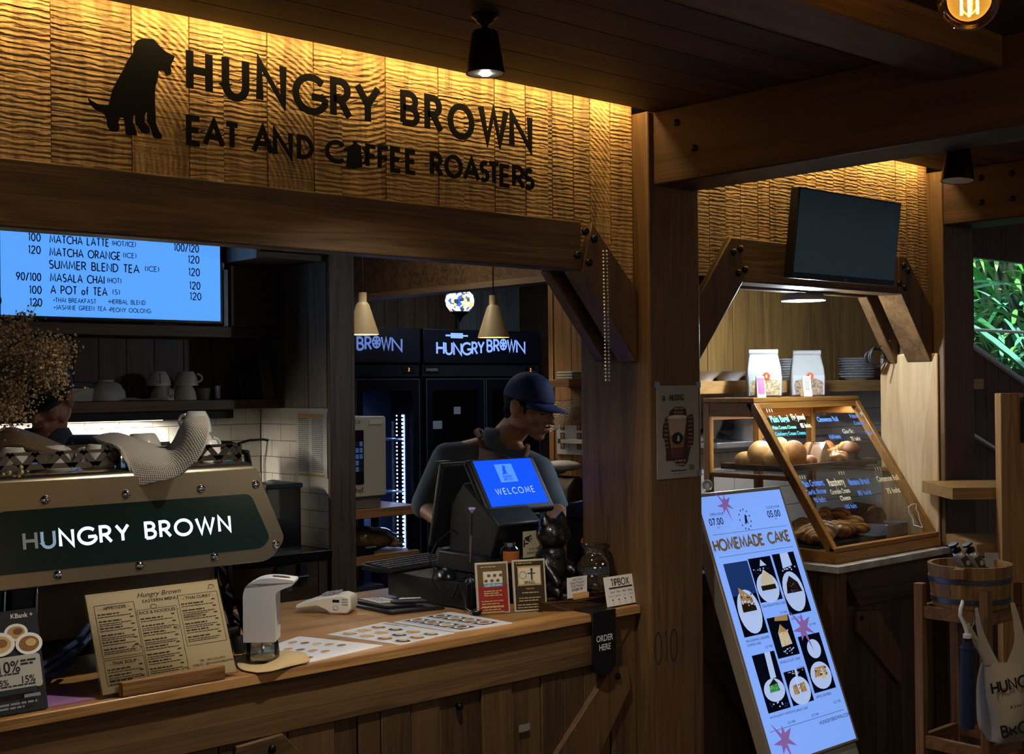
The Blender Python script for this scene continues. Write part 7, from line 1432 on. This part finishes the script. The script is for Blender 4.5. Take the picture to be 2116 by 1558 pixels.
# garden beyond the stair wall
LEAF = [mat(c, .35, name='leaf_'+c) for c in ('4fa04c', '79c868', '3a8050', 'a0dc8c', '6ab89a')]
rg = random.Random(22)
def leafblade(g, p, d, L, w, m, droop):
    d = d.normalized(); s = d.cross(V((0, 0, 1))); s = s.normalized() if s.length > .01 else V((1, 0, 0)); n = 7; vs = []
    for i in range(n+1):
        k = i/n; c = p+d*(L*k)+V((0, 0, -droop*L*k*k)); ww = w*math.sin(math.pi*min(1, .12+.88*k))**.7*(1-k*.25) if k < 1 else .001
        vs += [c-s*ww/2+V((0, 0, .12*ww)), c, c+s*ww/2+V((0, 0, .12*ww))]
    fs = []
    for i in range(n): a = i*3; fs += [(a, a+1, a+4, a+3), (a+1, a+2, a+5, a+4)]
    g.add(vs, fs, m)
def dracaena(x, y, z0, h, label, n, L):
    t = thing('garden_plant', label, 'plant', (x, y, z0), 0, 'strap-leaved plants in the garden'); G().tube([(x, y, z0), (x+.02, y, z0+h*.5), (x, y, z0+h)], [.03, .024, .018], mat('4a3b2a', .8), 8).out('stem', t)
    g = G()
    for i in range(n): a = i*2.4; e = rg.uniform(-.2, 1.2); leafblade(g, V((x, y, z0+h*rg.uniform(.45, 1.02))), V((math.cos(a), math.sin(a), e)), L*rg.uniform(.7, 1.15), .10*L/.6, rg.choice(LEAF), rg.uniform(.2, .7))
    prop(g.out('leaves', t, smooth=180), kind='stuff')
dracaena(7.75, 4.8, .3, 1.7, 'tall strap-leaved plant nearest the stair opening', 60, .85); dracaena(8.5, 4.95, .2, 2.25, 'strap-leaved plant with bright leaves at the right edge of the opening', 70, 1.0); dracaena(8.3, 5.7, .2, 2.4, 'dense strap-leaved plant behind the two nearer ones', 70, .8); dracaena(9.6, 5.8, .2, 2.2, 'strap-leaved plant at the back right of the garden', 60, .8)
g = G()
for i in range(1500):
    p = V((rg.uniform(8.6, 14.5), rg.uniform(6.2, 6.9), rg.uniform(.2, 4.2))); leafblade(g, p, V((rg.uniform(-1, 1), rg.uniform(-1, .2), rg.uniform(-.5, .6))), rg.uniform(.15, .4), .07, rg.choice(LEAF), .4)
g.box(7.6, 15, 7.0, 7.1, 0, 4.4, mat('3a5a44', .9, name='hedge_core')); prop(solo(g, 'garden_hedge', 'dense leafy hedge closing the garden behind the plants', 'hedge', smooth=180), kind='stuff')
struct(G().box(7.31, 15, 3.7, 8, -.05, -.031, mat('3a3a2a', .9)), 'floor_garden')
# ================================================================ people
def frame(fwd, up=(0, 0, 1)):
    y = V(fwd).normalized(); x = y.cross(V(up)).normalized(); z = x.cross(y)
    return Mx(((x.x, y.x, z.x, 0), (x.y, y.y, z.y, 0), (x.z, y.z, z.z, 0), (0, 0, 0, 1)))
def head_balls(c, Fm):
    h = lambda x, y, z: V(c)+Fm @ V((x, y, z)); E = lambda p, r, T=None: ('e', h(*p), r, Fm @ T if T else Fm)
    L = [E((0, -.012, .045), (.076, .096, .086)), E((0, .024, -.022), (.062, .074, .078)), E((0, .05, -.07), (.044, .042, .038)), E((0, .07, -.098), (.024, .022, .018)),
         E((0, .082, .022), (.05, .02, .014)), ('c', h(0, .092, .010), h(0, .119, -.030), .0085, .0135), E((.012, .100, -.034), (.009, .010, .008)), E((-.012, .100, -.034), (.009, .010, .008)),
         E((0, .094, -.060), (.024, .012, .0065)), E((0, .093, -.071), (.019, .012, .0075)), E((0, .086, -.065), (.028, .014, .02))]
    for s in (-1, 1):
        L += [E((s*.038, .062, -.026), (.026, .026, .028)), E((s*.031, .079, .000), (.017, .013, .010)), E((s*.056, .005, -.05), (.018, .045, .035)),
              E((s*.078, -.012, -.004), (.010, .024, .034)), E((s*.084, -.018, .012), (.008, .015, .016)), E((s*.08, -.008, -.03), (.007, .010, .011))]
    return L
def hand_balls(w, d, n, s=1, curl=.6, thumb=1):
    """palm from wrist w along d, n = back of the hand; five separate curled fingers"""
    d = V(d).normalized(); n = V(n); n = (n-d*n.dot(d)).normalized(); x = d.cross(n); L = []
    pc = V(w)+d*.05*s
    L += [('c', V(w), V(w)+d*.03*s, .024*s, .027*s), ('e', pc, (.038*s, .048*s, .016*s), Mx(((x.x, d.x, n.x, 0), (x.y, d.y, n.y, 0), (x.z, d.z, n.z, 0), (0, 0, 0, 1))))]
    for i, (o, l) in enumerate(((-.030, .062), (-.010, .074), (.010, .070), (.029, .055))):
        p = V(w)+d*.086*s+x*o*s; a = 0; dd = d
        for k, f in enumerate((.45, .32, .23)):
            a += curl*(.5+.35*k+.06*i); q = p+(d*math.cos(a)-n*math.sin(a)+x*o*.9*(1-k*.5))*l*f*s*1.05; L.append(('c', p, q, (.0092-.0008*k)*s, (.0084-.0009*k)*s)); p = q
    b = V(w)+d*.028*s-x*thumb*.026*s; q = b+(d*.55-x*thumb*.75-n*.35).normalized()*.036*s; e = q+(d*.85-x*thumb*.1-n*.5).normalized()*.030*s
    L += [('c', b, q, .0135*s, .011*s), ('c', q, e, .0105*s, .008*s)]; return L
def collar_(c, Fm, r0, r1, h, m, par, gap=28):
    g = G()
    def fn(u, v):
        a = R(90+gap)+u*R(360-2*gap); rr = r0+(r1-r0)*v; z = h*(1-v) if v < .01 else h-(h+.018)*v
        return V(c)+Fm @ V((rr*math.cos(a)*1.05, rr*math.sin(a), z-.03*max(0, math.sin(a))*v))
    g.grid(fn, 26, 4, m); return g.out('collar', par, smooth=180, mods=[('SOLIDIFY', dict(thickness=.004))])
def cap_(c, Fm, m, par, brim_m):
    h = lambda x, y, z: V(c)+Fm @ V((x, y, z)); g = G()
    def dome(u, v):
        a = u*2*math.pi; e = v*math.pi/2; return h(.084*math.cos(a)*math.cos(e), -.012+.104*math.sin(a)*math.cos(e), .030+.104*math.sin(e)**.9)
    vs = [dome(i/36, j/12) for j in range(12) for i in range(36)]+[dome(0, 1)]; fs = [(j*36+i, j*36+(i+1) % 36, (j+1)*36+(i+1) % 36, (j+1)*36+i) for j in range(11) for i in range(36)]+[(11*36+i, 11*36+(i+1) % 36, 12*36) for i in range(36)]
    g.add(vs, fs, m); g.sph(h(0, -.012, .136), (.007, .007, .004), m, 8, Fm); o = g.out('cap', par, smooth=180, mods=[('SOLIDIFY', dict(thickness=.003, offset=1))])
    g = G()
    def brim(u, v):
        a = R(25)+u*R(130); rx, ry = .084, .104; k = v; x = rx*math.cos(a); y = -.012+ry*math.sin(a); out = .082*math.sin((a-R(25))/R(130)*math.pi)**.6*k
        return h(x*(1+.04*k), y+out, .032-.006*k-.02*k*(x/.08)**2-.006*k*math.sin((a-R(25))/R(130)*math.pi))
    g.grid(brim, 24, 8, brim_m); g.out('brim', o, smooth=180, mods=[('SOLIDIFY', dict(thickness=.004, offset=1))]); return o
SKIN = mat('a5765a', .5, name='skin', noise=.06, ns=20); SKIN2 = mat('96694f', .5, name='skin_tan', noise=.06, ns=20)
HAIR = mat('060505', .75, spec=.2, name='hair', bump=.5, ns=240); NAVYC = mat('16254c', .75, name='cap_navy', bump=.15, ns=300); LEA = mat('6e4a30', .65, name='apron_leather', noise=.12, ns=14); SHIRT = mat('56616a', .85, name='shirt_grey', bump=.2, ns=30, noise=.08)
TRS = mat('1d1e22', .8, name='trousers')
def face_bits(c, Fm, par, brow=True):
    h = lambda x, y, z: V(c)+Fm @ V((x, y, z)); g = G()
    for s in (-1, 1): g.tube([h(s*.012, .102, .018), h(s*.03, .098, .026), h(s*.05, .082, .020)], [.003, .0036, .002], HAIR, 6)
    g.out('eyebrows', par)
    g = G()
    for s in (-1, 1): g.tube([h(s*.016, .0905, -.0035), h(s*.031, .0915, -.0065), h(s*.046, .0835, -.003)], .0017, HAIR, 6)
    g.out('eyelids', par)
    G().tube([h(-.022, .1005, -.065), h(0, .1065, -.0645), h(.022, .1005, -.065)], .0028, mat('7a4438', .5), 6).out('lips', par)
# ---- barista at the till
hc = W(1094, 842, 4.98); Ff = (RT*.80-FW*.60); Ff.z = 0; Ff = Ff.normalized()*math.cos(R(13))+V((0, 0, -math.sin(R(13)))); Fm = frame(Ff, V((0, 0, 1))+RT*.06)
nb = W(1036, 918, 5.06); sR, sL = W(924, 946, 5.02), W(1112, 974, 4.92); eR, eL = W(878, 1048, 5.0), W(1146, 1056, 4.78); wR, wL = W(940, 1100, 4.74), W(1180, 1088, 4.52)
ch = W(1010, 1010, 5.13); wa = W(990, 1150, 5.26)
t = thing('person', 'person in a navy cap, grey shirt and brown apron looking down behind the till', 'person', (wa.x, wa.y, 0))
body = head_balls(hc, Fm)+[('c', hc+Fm @ V((0, -.02, -.045)), nb, .056, .062), ('c', nb, ch, .07, .11), ('c', nb, sR, .05, .05), ('c', nb, sL, .05, .05), ('c', sR, eR, .05, .040), ('c', sL, eL, .05, .040), ('c', eR, wR, .039, .026), ('c', eL, wL, .039, .027), ('c', ch, wa, .12, .12)]
body += hand_balls(wR, (wR-eR), V((0, 0, 1)), 1, .6, 1)+hand_balls(wL, (wL-eL)+V((.03, -.06, -.02)), V((0, 0, 1)), 1, .8, -1)
for s in (-1, 1): body += [('c', wa+RT*s*.09+V((0, 0, -.05)), wa+RT*s*.10+V((.02, .03, .5-wa.z)), .075, .055), ('c', wa+RT*s*.10+V((.02, .03, .5-wa.z)), wa+RT*s*.10+V((.04, .06, .09-wa.z)), .055, .042), ('c', wa+RT*s*.10+V((.04, .06, .045-wa.z)), wa+RT*s*.10+V((-.09, -.09, .038-wa.z)), .042, .034)]
blob(body, .0055, 3, 'body', t, SKIN)
chw = [('e', ch, (.17, .125, .16), frame(-FW)), ('e', ch+V((0, 0, .05)), (.15, .105, .10), frame(-FW, V((0, 0, 1))+RT*.25)), ('e', wa, (.17, .135, .14), frame(-FW)), ('e', (ch+wa)/2, (.165, .13, .16), frame(-FW)), ('c', nb+V((0, 0, -.035)), sR, .062, .060), ('c', nb+V((0, 0, -.035)), sL, .064, .062), ('c', sR, sR.lerp(eR, .95), .062, .060), ('c', sL, sL.lerp(eL, .95), .064, .058), ('c', nb+V((0, 0, -.03)), ch, .085, .12)]
blob(chw, .009, 3, 'shirt', t, SHIRT)
tr = []
for s in (-1, 1): tr += [('c', wa+RT*s*.085+V((0, 0, -.02)), wa+RT*s*.10+V((.02, .03, .5-wa.z)), .105, .078), ('c', wa+RT*s*.10+V((.02, .03, .5-wa.z)), wa+RT*s*.10+V((.04, .06, .11-wa.z)), .078, .065)]
blob(tr+[('e', wa+V((0, 0, -.06)), (.175, .14, .12), frame(-FW))], .012, 3, 'trousers', t, TRS)
collar_(nb+V((0, 0, .012)), frame(-FW*.8+RT*.3, V((0, 0, 1))+RT*.22), .062, .092, .042, SHIRT, t)
f = cgrid([[W(992, 925, 4.905), W(1035, 938, 4.840), W(1082, 955, 4.845)], [W(982, 1000, 4.915), W(1032, 1005, 4.845), W(1088, 1012, 4.865)], [W(940, 1090, 5.05), W(1010, 1100, 4.98), W(1085, 1105, 5.03)], [W(905, 1200, 5.13), W(1000, 1200, 5.06), W(1085, 1200, 5.12)]], 20, 24)
G().grid(f, 20, 24, LEA).out('apron', t, smooth=180, mods=[('SOLIDIFY', dict(thickness=.004))])
G().tube([W(998, 930, 4.945), W(992, 905, 4.95), W(984, 892, 4.99), W(990, 890, 5.06)], .011, LEA, 8).tube([W(1080, 955, 4.89), W(1088, 935, 4.92), W(1090, 922, 5.0)], .011, LEA, 8).out('apron_strap', t); G().sph(W(998, 908, 4.935), .005, mat('c9a050', .3, 1), 10).out('strap_button', t)
h = lambda x, y, z: hc+Fm @ V((x, y, z))
blob([('e', h(0, -.035, .03), (.080, .082, .07), Fm), ('e', h(0, -.058, -.022), (.064, .046, .058), Fm), ('e', h(.066, -.012, .032), (.016, .055, .03), Fm), ('e', h(-.066, -.012, .032), (.016, .055, .03), Fm), ('c', h(.073, .03, .02), h(.072, .034, -.022), .010, .004), ('c', h(-.073, .03, .02), h(-.072, .034, -.022), .010, .004)], .006, 2, 'hair', t, HAIR)
cap_(hc, Fm, NAVYC, t, mat('1b2d5c', .7, name='brim_navy')); face_bits(hc, Fm, t)
G().tube([h(-.020, .1045, -.053), h(0, .110, -.050), h(.020, .1045, -.053)], [.002, .0028, .002], mat('1a120f', .8), 6).out('moustache', t)
# ---- barista behind the espresso machine
hc = W(97, 824, 4.5); Ff = -FW*1.0-RT*.10; Ff.z = 0; Ff = Ff.normalized()*math.cos(R(24))+V((0, 0, -math.sin(R(24)))); Fm = frame(Ff)
nb = W(97, 918, 4.56); sR, sL = W(-8, 935, 4.58), W(205, 935, 4.58); ch = W(97, 1010, 4.52); wa = W(97, 1160, 4.5); eR, eL = W(-35, 1090, 4.5), W(228, 1090, 4.5); wR, wL = W(40, 1120, 4.2), W(150, 1120, 4.2)
t = thing('person', 'person in a black cap and dark polo with bowed head behind the espresso machine', 'person', (wa.x, wa.y, 0))
body = head_balls(hc, Fm)+[('c', hc+Fm @ V((0, -.03, -.045)), nb, .056, .062), ('c', nb, ch, .07, .11), ('c', nb, sR, .05, .05), ('c', nb, sL, .05, .05), ('c', sR, eR, .05, .040), ('c', sL, eL, .05, .040), ('c', eR, wR, .039, .026), ('c', eL, wL, .039, .027), ('c', ch, wa, .12, .12)]
body += hand_balls(wR, (wR-eR), V((0, 0, 1)), 1, .8, 1)+hand_balls(wL, (wL-eL), V((0, 0, 1)), 1, .8, -1)
for s in (-1, 1): body += [('c', wa+RT*s*.09+V((0, 0, -.05)), wa+RT*s*.10+V((0, 0, .5-wa.z)), .075, .055), ('c', wa+RT*s*.10+V((0, 0, .5-wa.z)), wa+RT*s*.10+V((0, 0, .09-wa.z)), .055, .042), ('c', wa+RT*s*.10+V((0, 0, .045-wa.z)), wa+RT*s*.10+V((-.09, -.10, .038-wa.z)), .042, .034)]
blob(body, .0055, 3, 'body', t, SKIN2)
POLO = mat('2a2e34', .85, name='polo_dark', bump=.15, ns=40)
blob([('e', ch, (.18, .12, .17), frame(-FW)), ('e', wa, (.17, .125, .16), frame(-FW)), ('e', (ch+wa)/2, (.17, .12, .16), frame(-FW)), ('c', nb+V((0, 0, -.035)), sR, .07, .066), ('c', nb+V((0, 0, -.035)), sL, .07, .066), ('c', sR, sR.lerp(eR, .8), .068, .062), ('c', sL, sL.lerp(eL, .8), .068, .060), ('c', nb+V((0, 0, -.05)), ch, .085, .12)], .009, 3, 'polo_shirt', t, POLO)
tr = []
for s in (-1, 1): tr += [('c', wa+RT*s*.085+V((0, 0, -.02)), wa+RT*s*.10+V((0, 0, .5-wa.z)), .105, .078), ('c', wa+RT*s*.10+V((0, 0, .5-wa.z)), wa+RT*s*.10+V((0, 0, .11-wa.z)), .078, .065)]
blob(tr+[('e', wa+V((0, 0, -.06)), (.17, .125, .12), frame(-FW))], .012, 3, 'trousers', t, TRS)
collar_(nb+V((0, 0, .010)), frame(-FW), .068, .100, .046, mat('3a4048', .85, name='collar_grey', bump=.15, ns=60), t, 22)
h = lambda x, y, z: hc+Fm @ V((x, y, z)); G().sph(W(150, 915, 4.42), .006, mat('5a4a3a', .4), 10).out('button', t)
blob([('e', h(0, -.035, .03), (.079, .082, .07), Fm), ('e', h(0, -.07, -.02), (.06, .045, .05), Fm), ('e', h(.068, -.012, .025), (.013, .045, .03), Fm), ('e', h(-.068, -.012, .025), (.013, .045, .03), Fm)], .006, 2, 'hair', t, HAIR)
cap_(hc, Fm, mat('0e0e10', .8, name='cap_black'), t, mat('101012', .75, name='brim_black')); face_bits(hc, Fm, t)
